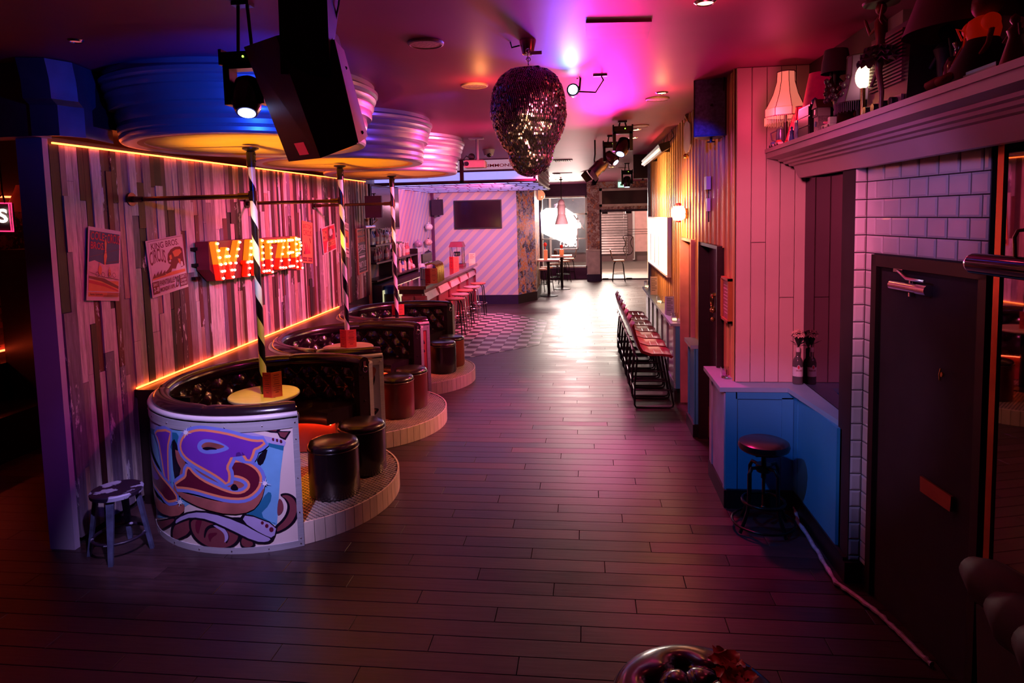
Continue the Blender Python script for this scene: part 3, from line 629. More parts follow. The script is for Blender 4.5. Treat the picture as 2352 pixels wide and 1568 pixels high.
for i in range(6):
    ya = 8.08+i*.66
    obj('front_panel', B().box(1.055, 1.075, ya+.05, ya+.61, .14, .915), M('frosted_panel', (.45, .42, .50), .2, var=.2, sc_=2), l3, 0)
    obj('stile', B().box(1.04, 1.07, ya, ya+.05, .14, .915), M('green_stile', (.30, .52, .50), .4), l3, 0)
obj('bottom_rail', B().box(1.045, 1.075, 8.05, 12.0, .14, .20), ledgepaint, l3, 0)
# dark doors in the right wall
for nm, ya, yb, lab in (('door_2', 7.15, 7.93, ''), ('door_3', 5.75, 6.64, '')):
    d = struct(nm, B().box(1.20, 1.24, ya, yb, .01, 1.98), M('dark_aubergine_door', (.045, .015, .035), .3, coat=.2), 0)
    obj('door_frame', B().box(1.10, 1.24, ya-.03, ya, 0, 2.0).box(1.10, 1.24, yb, yb+.03, 0, 2.0).box(1.11, 1.24, ya, yb, 1.97, 2.0), M('pink_painted_frame', (.55, .22, .26), .45) if nm == 'door_2' else darkwood, d, 0)
    if nm == 'door_3':
        p = ux(1640, 690, 1.19)
        b = B().tube([(1.17, p.y+.05*math.cos(R_(a)), p.z+.06*math.sin(R_(a))) for a in range(0, 360, 30)], .010, 6, True).ball((1.18, p.y, p.z-.09), .03).ball((1.18, p.y, p.z-.18), .022).cyl((1.2, p.y, p.z+.05), (1.16, p.y, p.z+.05), .02)
        obj('knocker', b, brass, d)
        b = B()
        for zz_ in (1.52, 1.20, .95, .75): b.ball((1.175, ya+.05, zz_), .014)
        b.tube([(1.17, ya+.06, 1.5), (1.14, ya+.04, 1.43), (1.17, ya+.06, 1.36)], .008)
        obj('handle', b, brass, d)
        obj('kick_plate', B().box(1.19, 1.2, ya+.04, yb-.04, .04, .35), M('copper_plate'), d, 0)
# ================================================================ CHECKERED FLOOR
fc = struct('floor_checkered', B().box(-2.6, -.74, 10.3, 15.4, -.022, -.004), M('brown_border', (.10, .03, .035), .4), 0)
poly = [(-2.7, 10.28), (-1.9, 10.45), (-.87, 11.45), (-.87, 14.06), (-2.0, 15.25), (-2.7, 15.3)]
def clip(poly_, x0, x1, y0, y1):
    def cl(p, ax, v, keep):
        out = []
        for i in range(len(p)):
            a, b_ = p[i-1], p[i]; ia, ib = keep(a[ax], v), keep(b_[ax], v)
            if ia != ib:
                t = (v-a[ax])/(b_[ax]-a[ax]); out.append((a[0]+t*(b_[0]-a[0]), a[1]+t*(b_[1]-a[1])))
            if ib: out.append(b_)
        return out
    for ax, v, kp in ((0, x0, lambda a, b_: a >= b_), (0, x1, lambda a, b_: a <= b_), (1, y0, lambda a, b_: a >= b_), (1, y1, lambda a, b_: a <= b_)):
        poly_ = cl(poly_, ax, v, kp)
        if len(poly_) < 3: return []
    return poly_
T = .213
for i in range(9):
    for j in range(24):
        x1 = -.87-i*T; y0 = 10.28+j*T
        c = clip(poly, x1-T+.002, x1-.002, y0+.002, y0+T-.002)
        if len(c) < 3: continue
        ar = abs(sum(c[k][0]*c[(k+1) % len(c)][1]-c[(k+1) % len(c)][0]*c[k][1] for k in range(len(c))))/2
        if ar < .002: continue
        obj('floor_tile', B().prism(c, lambda u, v, d: (u, v, d), -.004, .004), chkw if (i+j) % 2 == 0 else chkb, fc, 0)
# ================================================================ BOOTHS
RB = .953
CX, CY0 = -2.55, 5.07
def cyl_hit(px, py, cy, r=RB):
    d = ray(px, py); o = EYE; ox, oy = o.x-CX, o.y-cy
    a = d.x**2+d.y**2; bq = ox*d.x+oy*d.y; c = ox*ox+oy*oy-r*r; q = bq*bq-a*c
    if q < 0: q = 0
    t = (-bq-math.sqrt(q))/a; p = o+d*t
    return math.atan2(p.y-cy, p.x-CX), p.z
def paint(parent, name, poly_px, m, cy, layer, sm=2, grow=0.0, theta_max=None):
    """flat painted shape laid on the curved panel"""
    uv = []
    for x, y_ in poly_px:
        th, z = cyl_hit(x, y_, cy)
        uv.append((th*RB, z))
    if sm: uv = smoothp(uv, sm)
    if grow:
        n_ = len(uv); ar = sum(uv[i][0]*uv[(i+1) % n_][1]-uv[(i+1) % n_][0]*uv[i][1] for i in range(n_)); sg = 1 if ar > 0 else -1
        q = []
        for i in range(n_):
            a, c = Vector(uv[i-1]), Vector(uv[(i+1) % n_]); t = (c-a)
            if t.length < 1e-6: q.append(uv[i]); continue
            t.normalize(); q.append((uv[i][0]+t.y*sg*grow, uv[i][1]-t.x*sg*grow))
        uv = q
    bm = bmesh.new(); vv = [bm.verts.new((u, v, 0)) for u, v in uv]
    try: f = bm.faces.new(vv)
    except Exception: bm.free(); return None
    bmesh.ops.triangulate(bm, faces=[f])
    u0 = min(u for u, _ in uv); u1 = max(u for u, _ in uv); s = math.floor(u0/.04)*.04
    while s < u1:
        bmesh.ops.bisect_plane(bm, geom=bm.verts[:]+bm.edges[:]+bm.faces[:], plane_co=(s, 0, 0), plane_no=(1, 0, 0)); s += .04
    r = RB+.0006+layer*.0005; b = B()
    bm.verts.index_update()
    b.add([(CX+r*math.cos(v.co.x/RB), cy+r*math.sin(v.co.x/RB), v.co.y) for v in bm.verts], [tuple(v.index for v in f.verts) for f in bm.faces])
    bm.free()
    return obj(name, b, m, parent, 0)
def arc(b, r0, r1, z0, z1, cy, a0, a1, n=48):
    """curved wall with thickness"""
    return b.lathe([(r0, z0), (r1, z0), (r1, z1), (r0, z1), (r0, z0)], (CX, cy, 0), n, a0, a1, cap=False) if False else b.add(*arc_geo(r0, r1, z0, z1, cy, a0, a1, n))
def arc_geo(r0, r1, z0, z1, cy, a0, a1, n):
    vs = []
    for i in range(n+1):
        a = R_(a0+(a1-a0)*i/n); c, s = math.cos(a), math.sin(a)
        for r, z in ((r0, z0), (r1, z0), (r1, z1), (r0, z1)): vs.append((CX+r*c, cy+r*s, z))
    fs = [(0, 1, 2, 3), tuple(4*n+k for k in (3, 2, 1, 0))]
    for i in range(n):
        for k in range(4): fs.append((4*i+k, 4*i+4+k, 4*i+4+(k+1) % 4, 4*i+(k+1) % 4))
    return vs, fs
A0, A1 = 57, 303
BL = ['nearest round fairground booth, its curved side painted with ornate letters NS', 'middle round booth with black tufted seat, between two other booths', 'farthest round booth with black tufted seat, beside the bar stools']
def make_booth(i, cy, panelm):
    t = thing('round_booth', BL[i], 'booth', (CX, cy, 0), group='round fairground booths')
    obj('side_panel', arc(B(), .925, RB, .015, .90, cy, A0, A1, 60), panelm, t, .3)
    b = B(); arc(b, RB-.002, RB+.007, .865, .93, cy, A0, A1, 60); arc(b, RB-.002, RB+.007, 0, .045, cy, A0, A1, 60)
    for a in (A0, A1):
        p0 = (CX+.86*math.cos(R_(a)), cy+.86*math.sin(R_(a))); s = -1 if a == A1 else 1
        arc(b, RB-.002, RB+.006, .0, .93, cy, a if a == A0 else a-2.2, a+2.2 if a == A0 else a, 3)
        c, s_ = math.cos(R_(a)), math.sin(R_(a)); e = Vector((-s_, c, 0))*(-.004 if a == A0 else .004)
        q = [Vector((CX+r*c, cy+r*s_, z)) for r, z in ((.915, 0), (RB+.006, 0), (RB+.006, .95), (.915, .95))]
        b.hexa([q[0], q[1], q[1]+e, q[0]+e, q[3], q[2], q[2]+e, q[3]+e])
    obj('metal_edging', b, alu, t, .4)
    b = B()
    for a in [A1-1.2]+list(range(A1-14, 200, -15))+[A0+1.2]+list(range(A0+15, 160, 15)):
        for z in (.90, .022): b.ball((CX+(RB+.007)*math.cos(R_(a)), cy+(RB+.007)*math.sin(R_(a)), z), .006, 6)
    for z in (.9, .78, .5, .25, .06):
        for a in (A1-1.1, A0+1.1): b.ball((CX+(RB+.007)*math.cos(R_(a)), cy+(RB+.007)*math.sin(R_(a)), z), .005, 6)
    obj('rivets', b, chrome, t, .8, kind='stuff')
    obj('white_rim', B().tube([(CX+.945*math.cos(R_(a)), cy+.945*math.sin(R_(a)), .955) for a in range(A0, A1+1, 6)], .020, 8), whitepipe, t, 1.2)
    # padded roll, in lengths with seams
    for a0, a1 in ((A0, 110), (110, 205), (205, 262), (262, A1)):
        pts = [(CX+.865*math.cos(R_(a0+(a1-a0)*k/14)), cy+.865*math.sin(R_(a0+(a1-a0)*k/14)), .965) for k in range(15)]
        rr = [.066 if 0 < k < 14 else .058 for k in range(15)]
        obj('padded_roll', B().tube(pts, .066, 14, rr=rr), leather, t, 1.2)
    # tufted lining
    na, nz_ = 150, 16; vs = []; fs = []
    for q in range(nz_+1):
        z = .56+.36*q/nz_
        for k in range(na+1):
            a = A0+(A1-A0)*k/na
            u = (a-A0)/7.0; v = (z-.50)/.11
            d = abs(math.sin(math.pi*(u+v)/2))*abs(math.sin(math.pi*(u-v)/2))
            r = .862-.052*(d**.55)
            vs.append((CX+r*math.cos(R_(a)), cy+r*math.sin(R_(a)), z))
    for q in range(nz_):
        for k in range(na): fs.append((q*(na+1)+k, (q+1)*(na+1)+k, (q+1)*(na+1)+k+1, q*(na+1)+k+1))
    obj('tufted_back', B().add(vs, fs), leather, t, 1.5)
    b = B()
    for zz_ in (0, 1, 2):
        for k in range(36):
            a = A0+7.0*(k+(zz_ % 2)); z = .61+.11*zz_
            if a < A1 and k % 2 == 0: b.ball((CX+.858*math.cos(R_(a)), cy+.858*math.sin(R_(a)), z), .010, 6)
    obj('buttons', b, leather, t, .8, kind='stuff')
    obj('end_cover', arc(B(), .80, .926, .17, .935, cy, A0, A0+5, 3), leather2, t, .4)
    obj('end_cover', arc(B(), .80, .926, .17, .935, cy, A1-5, A1, 3), leather2, t, .4)
    # seat
    vs = []; fs = []; n = 50; prof = [(.46, .47), (.455, .54), (.475, .578), (.60, .590), (.86, .585), (.90, .47)]
    for k in range(n+1):
        a = R_(A0+4+(A1-A0-8)*k/n)
        for r, z in prof: vs.append((CX+r*math.cos(a), cy+r*math.sin(a), z))
    m_ = len(prof)
    for k in range(n):
        for j in range(m_): fs.append((k*m_+j, k*m_+(j+1) % m_, (k+1)*m_+(j+1) % m_, (k+1)*m_+j))
    fs += [tuple(range(m_-1, -1, -1)), tuple(n*m_+j for j in range(m_))]
    obj('seat', B().add(vs, fs), leather2, t, .7)
    obj('seat_base', arc(B(), .56, .60, .17, .47, cy, A0+5, A1-5, 40), M('red_lit_base', (.40, .08, .05), .5), t, .4)
    obj('strip_light', B().tube([(CX+.53*math.cos(R_(a)), cy+.53*math.sin(R_(a)), .455) for a in range(A0+8, A1-8, 8)], .006, 5), M('under_seat_glow', (1, .2, .05), .5, var=0, emit=(1, .10, .03), es=26), t, 1)
    # step with slatted edge
    obj('platform', B().lathe([(.935, .01), (.935, .155)], (CX, cy, 0), 64), treadbase, t, .4)
    n_s = 24
    for k in range(n_s):
        a0 = -57+114*k/n_s; a1 = -57+114*(k+1)/n_s
        vs = []
        for a in (a0+.12, (a0+a1)/2, a1-.12):
            c, s_ = math.cos(R_(a)), math.sin(R_(a))
            for r, z in ((.936, .002), (.950, .002), (.950, .163), (.936, .163)): vs.append((CX+r*c, cy+r*s_, z))
        obj('slat', B().add(vs, [(0, 1, 2, 3), (11, 10, 9, 8)]+[(4*w+q, 4*w+4+q, 4*w+4+(q+1) % 4, 4*w+(q+1) % 4) for w in range(2) for q in range(4)]), slatw, t, .3)
    b = B(); px_, py_ = .052, .036
    for jx in range(-20, 21):
        for jy in range(-28, 29):
            for hx in (0, .5):
                x, y_ = (jx+hx)*px_, (jy+hx)*py_
                if x*x+y_*y_ > .925**2 or (x < -.1 and x*x+y_*y_ > .62**2): continue
                X, Y = CX+x, cy+y_; w, h = .019, .0135
                b.add([(X-w, Y, .155), (X, Y-h, .155), (X+w, Y, .155), (X, Y+h, .155), (X-w*.8, Y, .160), (X, Y-h*.8, .160), (X+w*.8, Y, .160), (X, Y+h*.8, .160)],
                      [(4, 5, 6, 7), (0, 1, 5, 4), (1, 2, 6, 5), (2, 3, 7, 6), (3, 0, 4, 7)])
    obj('diamond_tread', b, lozenge, t, 0, kind='stuff')
    # buckle rings on the roll ends
    for a in (A0, A1):
        c, s_ = math.cos(R_(a)), math.sin(R_(a)); p = Vector((CX+.865*c, cy+.865*s_, .955)); e = Vector((s_, -c, 0)) if a == A0 else Vector((-s_, c, 0))
        w = Vector((c, s_, 0))
        b = B().hexa([p-w*.014+e*.004-Vector((0, 0, .02)), p+w*.014+e*.004-Vector((0, 0, .02)), p+w*.014+e*.010-Vector((0, 0, .02)), p-w*.014+e*.010-Vector((0, 0, .02)),
                      p-w*.014+e*.004+Vector((0, 0, .03)), p+w*.014+e*.004+Vector((0, 0, .03)), p+w*.014+e*.010+Vector((0, 0, .03)), p-w*.014+e*.010+Vector((0, 0, .03))])
        q0 = p+e*.018-Vector((0, 0, .045))
        b.tube([tuple(q0+w*.024*math.cos(R_(k))+Vector((0, 0, .028*math.sin(R_(k))))) for k in range(0, 360, 30)], .004, 6, True)
        obj('buckle_ring', b, chrome, t, .6)
    return t
pcream = M('booth_panel_cream', (.74, .60, .56), .30, var=.06, sc_=2, coat=.3)
pgrey = M('booth_panel_grey', (.30, .30, .42), .30, var=.08, sc_=2, coat=.3)
pred = M('booth_panel_red', (.62, .10, .10), .30, var=.08, sc_=2, coat=.3)
CYS = [5.07, 7.0, 8.93]
booths = [make_booth(0, CYS[0], pcream), make_booth(1, CYS[1], pgrey), make_booth(2, CYS[2], pred)]
# ---- painted lettering on the nearest booth
def P5(l): return [(180+x/3.135, 800+y_/3.135) for x, y_ in l]
c_lb = M('paint_light_blue', (.16, .42, .70), .3, var=.25, sc_=3); c_teal = M('paint_teal', (.02, .16, .30), .3, var=.1)
c_lil = M('paint_lilac', (.42, .34, .60), .3, var=.12, sc_=4); c_blue = M('paint_periwinkle', (.18, .22, .66), .3, var=.08)
c_or = M('paint_orange', (.86, .26, .13), .3, var=.05); c_pur = M('paint_purple', (.17, .035, .42), .3, var=.15, sc_=3)
c_mar = M('paint_maroon', (.12, .008, .03), .3, var=.15); c_br = M('paint_brown', (.36, .10, .09), .3, var=.45, sc_=5)
c_blk = M('paint_black', (.008, .004, .012), .3, var=0); c_rose = M('paint_dusty_rose', (.20, .045, .06), .3, var=.2, sc_=5); c_wh = M('paint_white', (.85, .80, .88), .3, var=0)
G = booths[0]; L = [0]
def pt(name, pts, m, sm=2, grow=0.0):
    L[0] += 1; return paint(G, name, P5(pts), m, CYS[0], L[0]*.45, sm, grow)
pt('painted_ribbon', [(418, 525), (800, 535), (1150, 575), (1410, 645), (1500, 660), (1480, 718), (1370, 690), (1100, 610), (760, 580), (425, 600)], c_lil, 1)
pt('painted_ground', [(428, 580), (760, 580), (1120, 610), (1380, 680), (1478, 715), (1455, 900), (1430, 1275), (1200, 1185), (800, 1120), (640, 1215), (560, 1215), (520, 1050), (460, 850)], c_lb, 0)
pt('painted_shade', [(430, 575), (700, 595), (730, 640), (700, 800), (640, 640), (540, 620), (440, 610)], c_teal, 1)
pt('painted_shade', [(1370, 680), (1480, 700), (1476, 735), (1370, 705)], c_teal, 0)
pt('painted_shade', [(1280, 790), (1370, 700), (1340, 820), (1300, 850)], c_blk, 1)
pt('painted_shade', [(1360, 1030), (1395, 1040), (1380, 1120), (1300, 1200), (1430, 1270), (1410, 1250), (1180, 1190), (1290, 1140)], c_teal, 1)
pt('painted_shade', [(700, 640), (760, 860), (720, 960), (690, 940), (670, 680)], c_blk, 1)
pt('painted_shade', [(470, 640), (530, 700), (620, 900), (560, 860), (490, 720)], c_blk, 1)
# scrolls
pt('painted_outline', [(1170, 540), (1300, 530), (1400, 516), (1472, 518), (1455, 590), (1425, 612), (1260, 572)], c_blk, 1)
pt('painted_scroll', [(1200, 548), (1310, 540), (1400, 524), (1460, 524), (1440, 580), (1415, 600), (1270, 565)], c_rose, 1)
pt('painted_outline', [(1425, 592), (1530, 594), (1490, 658), (1450, 640)], c_blk, 0)
pt('painted_scroll', [(1440, 600), (1515, 601), (1485, 644), (1455, 632)], c_rose, 0)
pt('painted_outline', [(1440, 1045), (1520, 1035), (1585, 1090), (1592, 1190), (1540, 1280), (1410, 1345), (1400, 1290), (1480, 1220), (1510, 1140), (1490, 1085)], c_blk, 2)
pt('painted_scroll', [(1455, 1058), (1515, 1050), (1568, 1100), (1574, 1185), (1525, 1268), (1425, 1325), (1422, 1296), (1500, 1225), (1530, 1140), (1500, 1080)], c_rose, 2)
pt('painted_scroll', [(1440, 1070), (1470, 1095), (1480, 1150), (1460, 1190), (1428, 1205)], c_rose, 2)
pt('painted_outline', [(520, 1240), (640, 1222), (715, 1208), (700, 1255), (650, 1290), (560, 1338), (525, 1300)], c_blk, 2)
pt('painted_scroll', [(535, 1250), (640, 1232), (700, 1220), (685, 1250), (640, 1280), (562, 1325), (540, 1300)], c_rose, 2)
pt('painted_outline', [(680, 1250), (760, 1200), (860, 1200), (830, 1330), (760, 1370), (680, 1395), (664, 1330)], c_blk, 2)
pt('painted_scroll', [(700, 1265), (765, 1215), (845, 1215), (800, 1330), (740, 1360), (694, 1378), (680, 1330)], c_rose, 2)
pt('painted_outline', [(800, 1200), (1000, 1200), (1160, 1280), (1180, 1370), (1110, 1440), (960, 1445), (850, 1390), (800, 1310)], c_blk, 2)
pt('painted_scroll', [(815, 1220), (990, 1215), (1140, 1285), (1160, 1365), (1090, 1430), (960, 1435), (860, 1375), (815, 1300)], c_rose, 2)
pt('painted_outline', [(905, 1345), (920, 1280), (985, 1255), (1060, 1290), (1095, 1350), (1070, 1410), (1060, 1380), (1070, 1340), (1020, 1290), (960, 1285), (930, 1310), (915, 1370)], c_blk, 2)
pt('painted_scroll', [(985, 1280), (1050, 1320), (1060, 1370), (1050, 1400), (1085, 1370), (1078, 1320), (1030, 1270), (970, 1268)], c_lil, 2)
pt('painted_outline', [(1160, 1370), (1200, 1330), (1270, 1380), (1280, 1420), (1230, 1442), (1170, 1430)], c_blk, 2)
pt('painted_scroll', [(1172, 1372), (1205, 1345), (1255, 1385), (1262, 1415), (1225, 1430), (1180, 1420)], c_rose, 2)
pt('painted_scroll', [(930, 1330), (990, 1320), (1010, 1330), (960, 1360), (955, 1400)], c_mar, 2)
pt('painted_scroll', [(850, 1230), (900, 1225), (880, 1290), (870, 1340), (845, 1300)], c_mar, 2)
pt('painted_outline', [(690, 1275), (700, 1212), (820, 1160), (960, 1165), (1160, 1225), (1200, 1172), (1440, 1265), (1412, 1375), (1370, 1405), (1270, 1400), (1090, 1310), (940, 1240), (820, 1222), (730, 1255)], c_blk, 1)
pt('painted_ribbon', [(1210, 1186), (1430, 1270), (1408, 1365), (1330, 1335), (1180, 1240)], c_lil, 1)
pt('painted_ribbon', [(702, 1262), (716, 1220), (825, 1174), (960, 1180), (1150, 1238), (1330, 1340), (1392, 1366), (1360, 1390), (1275, 1385), (1100, 1298), (945, 1226), (820, 1208), (745, 1235)], c_lil, 1)
for x, y_, r in ((1326, 1252, 11), (1358, 1274, 13), (1391, 1300, 16), (1402, 650, 8), (1430, 656, 8), (1458, 664, 9)):
    pt('painted_dot', ell(x, y_, r, r*1.15, 10), c_mar, 0)
# letters N and S: one face outline each, with an orange edge and a blue outer line
def letter(face, m_face, side=None, extra=None):
    if side: pt('letter_side', side, c_br, 1)
    pt('letter_outline', face, c_blue, 1, .040); pt('letter_edge', face, c_or, 1, .017); pt('letter_face', face, m_face, 1)
N_left = [(430, 690), (470, 860), (510, 1010), (548, 1130), (505, 1150), (470, 1000), (436, 820)]
N_diag = [(424, 600), (445, 612), (500, 735), (560, 850), (620, 940), (680, 1010), (722, 1076), (690, 1086), (650, 1090), (600, 1020), (540, 920), (480, 790), (438, 680)]
N_right = [(560, 598), (672, 590), (658, 650), (648, 700), (650, 850), (656, 965), (638, 940), (610, 760), (590, 650)]
S_up = [(1345, 666), (1270, 670), (1180, 648), (1100, 623), (1000, 603), (900, 590), (840, 596), (790, 618), (758, 660), (750, 712), (775, 762), (830, 806), (900, 846), (980, 890), (1040, 930), (1080, 968), (1088, 900), (1066, 850), (1096, 792), (1110, 742),
        (1040, 768), (960, 780), (890, 768), (845, 735), (835, 690), (855, 650), (900, 627), (970, 626), (1050, 645), (1130, 690), (1195, 750), (1230, 806), (1252, 760), (1262, 715), (1300, 702)]
S_lo = [(803, 855), (835, 900), (900, 950), (980, 990), (1060, 1025), (1130, 1045), (1190, 1040), (1238, 1005), (1242, 960), (1205, 925), (1150, 906), (1110, 906), (1104, 860), (1125, 815), (1180, 815), (1240, 840), (1290, 880), (1312, 935), (1292, 1000),
        (1240, 1050), (1180, 1070), (1080, 1065), (960, 1035), (860, 1005), (780, 990), (702, 986), (750, 950), (788, 925), (792, 880)]
letter(N_left, c_mar)
letter(N_right, c_pur, [(500, 900), (560, 1040), (650, 1130), (775, 1098), (768, 1190), (655, 1208), (560, 1120)])
letter(N_diag, c_mar)
pt('letter_face', [(430, 612), (452, 640), (540, 820), (600, 925), (575, 950), (530, 890), (475, 765), (445, 680)], c_pur, 1)
pt('letter_side', [(705, 700), (800, 830), (760, 940), (700, 1010), (870, 1060), (1100, 1110), (1290, 1060), (1350, 970), (1320, 1090), (1250, 1170), (1100, 1192), (900, 1145), (745, 1065), (680, 990), (760, 880), (715, 800)], c_br, 1)
pt('letter_side', [(820, 840), (960, 900), (1080, 990), (1110, 910), (1200, 925), (1240, 970), (1200, 1040), (1060, 1030), (900, 960)], c_br, 1)
letter(S_lo, c_mar)
pt('painted_shade', [(1095, 1000), (1130, 960), (1165, 1012), (1120, 1020)], c_blk, 1)
letter(S_up, c_pur)
pt('letter_outline', [(862, 700), (880, 662), (920, 645), (1000, 655), (1085, 700), (1095, 722), (1010, 750), (930, 756), (880, 738)], c_blue, 2)
pt('letter_side', [(892, 695), (918, 672), (960, 668), (1040, 688), (1066, 705), (1000, 722), (985, 708), (920, 704), (905, 715)], c_br, 2)
pt('painted_shade', [(895, 714), (930, 702), (990, 708), (1012, 724), (960, 722), (930, 730)], c_blk, 2)
for x, y_, r in ((785, 600, 46), (1345, 965, 46), (745, 1100, 42)):
    st = []
    for k in range(16):
        rr = (r if k % 4 == 0 else (r*.6 if k % 4 == 2 else 9)); a = R_(k*22.5+12); st.append((x+rr*math.cos(a), y_+rr*math.sin(a)))
    pt('sparkle', st, c_wh, 0); pt('sparkle', ell(x, y_, 15, 15, 12), c_wh, 0)
# painted shapes on the two farther booths
def P7(l): return [(560+x/4.3556, 660+y_/4.3556) for x, y_ in l]
for nm, pts, m, ly in (('painted_circle', ell(1255, 728, 52, 55, 20), c_rose, 1), ('painted_circle', ell(1262, 735, 36, 36, 20), c_or, 2), ('painted_circle', ell(1262, 738, 20, 20, 16), c_rose, 3),
        ('painted_scroll', [(1235, 780), (1330, 800), (1310, 880), (1280, 960), (1240, 950)], c_br, 1), ('painted_outline', [(1310, 860), (1316, 930), (1270, 1050), (1250, 1040), (1285, 960)], c_blk, 2),
        ('painted_outline', [(1262, 1210), (1362, 1204), (1330, 1260), (1290, 1290), (1330, 1400), (1350, 1470), (1300, 1440), (1265, 1330), (1272, 1260)], c_blk, 1), ('painted_scroll', [(1275, 1222), (1340, 1214), (1285, 1262)], c_rose, 2)):
    paint(booths[1], nm, P7(pts), m, CYS[1], ly)
for nm, pts, m, ly in (('painted_scroll', [(1735, 340), (1800, 330), (1800, 480), (1760, 520), (1740, 430)], c_rose, 1), ('painted_outline', [(1745, 480), (1790, 500), (1815, 560), (1800, 570), (1780, 520), (1745, 520)], c_blk, 2),
        ('painted_outline', [(1750, 590), (1815, 620), (1810, 660), (1760, 620)], c_blk, 2), ('painted_circle', ell(1790, 800, 26, 34, 16), c_blk, 2), ('painted_circle', ell(1790, 800, 13, 18, 16), c_or, 3),
        ('painted_outline', [(1762, 900), (1820, 900), (1826, 930), (1765, 925)], c_blk, 2), ('painted_scroll', [(1765, 930), (1835, 940), (1835, 1030), (1790, 1020)], c_br, 1), ('painted_outline', [(1775, 950), (1830, 1000), (1835, 1040), (1815, 1030)], c_blk, 2)):
    paint(booths[2], nm, P7(pts), m, CYS[2], ly)
# ================================================================ TABLES, POLES, CANOPIES
PX = -2.69
TL = ['nearest round booth table, yellow lit ply top with a small chip', 'round booth table in the middle booth under an open red menu', 'round booth table in the farthest booth']
PLb = ['striped black and white pole of the nearest booth, braced to the wall', 'striped black and white pole of the middle booth', 'striped black and white pole of the farthest booth']
CL = ['nearest tiered silver canopy drum, lit deep blue', 'middle tiered silver canopy drum with yellow underside', 'farthest and smallest looking silver canopy drum']
def helix(cy, h0, h1, r, turns_per_m, phase):
    b = B(); n = int((h1-h0)*60)
    vs = []; fs = []; m_ = 9
    for k in range(n+1):
        z = h0+(h1-h0)*k/n; a0 = phase-z*turns_per_m*2*math.pi
        for q in range(m_): a = a0+math.pi*q/(m_-1); vs.append((PX+r*math.cos(a), cy+r*math.sin(a), z))
    for k in range(n):
        for q in range(m_-1): fs.append((k*m_+q, k*m_+q+1, (k+1)*m_+q+1, (k+1)*m_+q))
    return b.add(vs, fs)
stripew = M('white_pole_stripe', (.80, .78, .82), .22, coat=.4, var=.03); pole_b = M('black_pole', (.012, .008, .016), .18, .2, coat=.4)
for i, cy in enumerate(CYS):
    t = thing('round_table', TL[i], 'table', (PX, cy, 0), group='round booth tables')
    obj('tabletop', B().lathe([(.02, .845), (.270, .845), (.283, .855), (.283, .868), (.276, .875), (.02, .875)], (PX, cy, 0), 56), tabletop, t, .5)
    obj('pedestal', B().lathe([(.16, .155), (.16, .17), (.045, .19), (.04, .845)], (PX, cy, 0), 24), blackm, t, .5)
    if i == 0: obj('chip', B().prism([(0, 0), (.02, .004), (.016, .014), (.006, .016)], lambda u, v, d: (PX+.14+u, cy-.13+v, d), .8752, .876), ink, t, 0)
    t = thing('striped_pole', PLb[i], 'pole', (PX, cy, .875), group='striped fairground poles')
    obj('pole', B().cyl((PX, cy, .876), (PX, cy, 2.9), .0265, n=20), pole_b, t)
    obj('white_stripe', helix(cy, .88, 2.80, .0275, 3.1, R_(-20)), stripew, t, 1.2)
    obj('collar', B().lathe([(.030, 2.74), (.036, 2.74), (.036, 2.86), (.03, 2.87), (.065, 2.885), (.065, 2.897)], (PX, cy, 0), 20).ball((PX+.036, cy-.01, 2.84), .012, 6).ball((PX+.036, cy-.01, 2.79), .012, 6), blackm, t)
    b = B().cyl((PX+.02, cy, 2.51), (wx(cy-.15)+.06, cy-.12, 2.505), .019, n=12)
    b.lathe([(.036, 2.47), (.036, 2.55)], (PX, cy, 0), 16).cyl((PX-.03, cy-.003, 2.51), (PX-.12, cy-.01, 2.51), .026)
    b.cyl((wx(cy)+.12, cy-.12, 2.505), (wx(cy)+.02, cy-.125, 2.505), .025).cyl((wx(cy)+.03, cy-.125, 2.505), (wx(cy)+.01, cy-.125, 2.505), .055, n=16)
    obj('wall_brace', b, M('blackened_brass', (.10, .05, .04), .25, .9) , t)
    t = thing('fairground_canopy', CL[i], 'canopy', (PX, cy, 2.9), group='tiered canopies above the booths')
    RC = .90
    pr = [(RC-.14, 2.912), (RC-.05, 2.905), (RC-.02, 2.90), (RC, 2.905), (RC+.012, 2.92), (RC+.015, 2.945), (RC+.006, 2.958), (RC+.016, 2.968), (RC+.024, 3.0), (RC+.016, 3.03), (RC+.028, 3.05), (RC+.034, 3.085), (RC+.028, 3.115),
          (RC+.066, 3.118), (RC+.072, 3.13), (RC+.074, 3.17), (RC+.078, 3.185), (RC+.090, 3.20), (RC+.094, 3.22), (RC+.086, 3.232), (RC+.10, 3.245), (RC+.112, 3.27), (RC+.108, 3.285), (RC+.125, 3.30), (RC+.128, 3.325), (RC+.10, 3.345), (RC+.1, CE)]
    obj('tiered_drum', B().lathe(pr, (PX, cy, 0), 96, cap=False), silver, t, .5)
    obj('rim_band', B().lathe([(RC-.15, 2.93), (RC-.15, 2.911), (RC-.10, 2.909), (RC-.10, 2.93)], (PX, cy, 0), 96, cap=False), M('orange_rim', (.70, .28, .10), .5), t, .5)
    obj('underside', B().lathe([(.0001, 2.922), (RC-.12, 2.922)], (PX, cy, 0), 96, cap=False), canopyunder, t, .5)
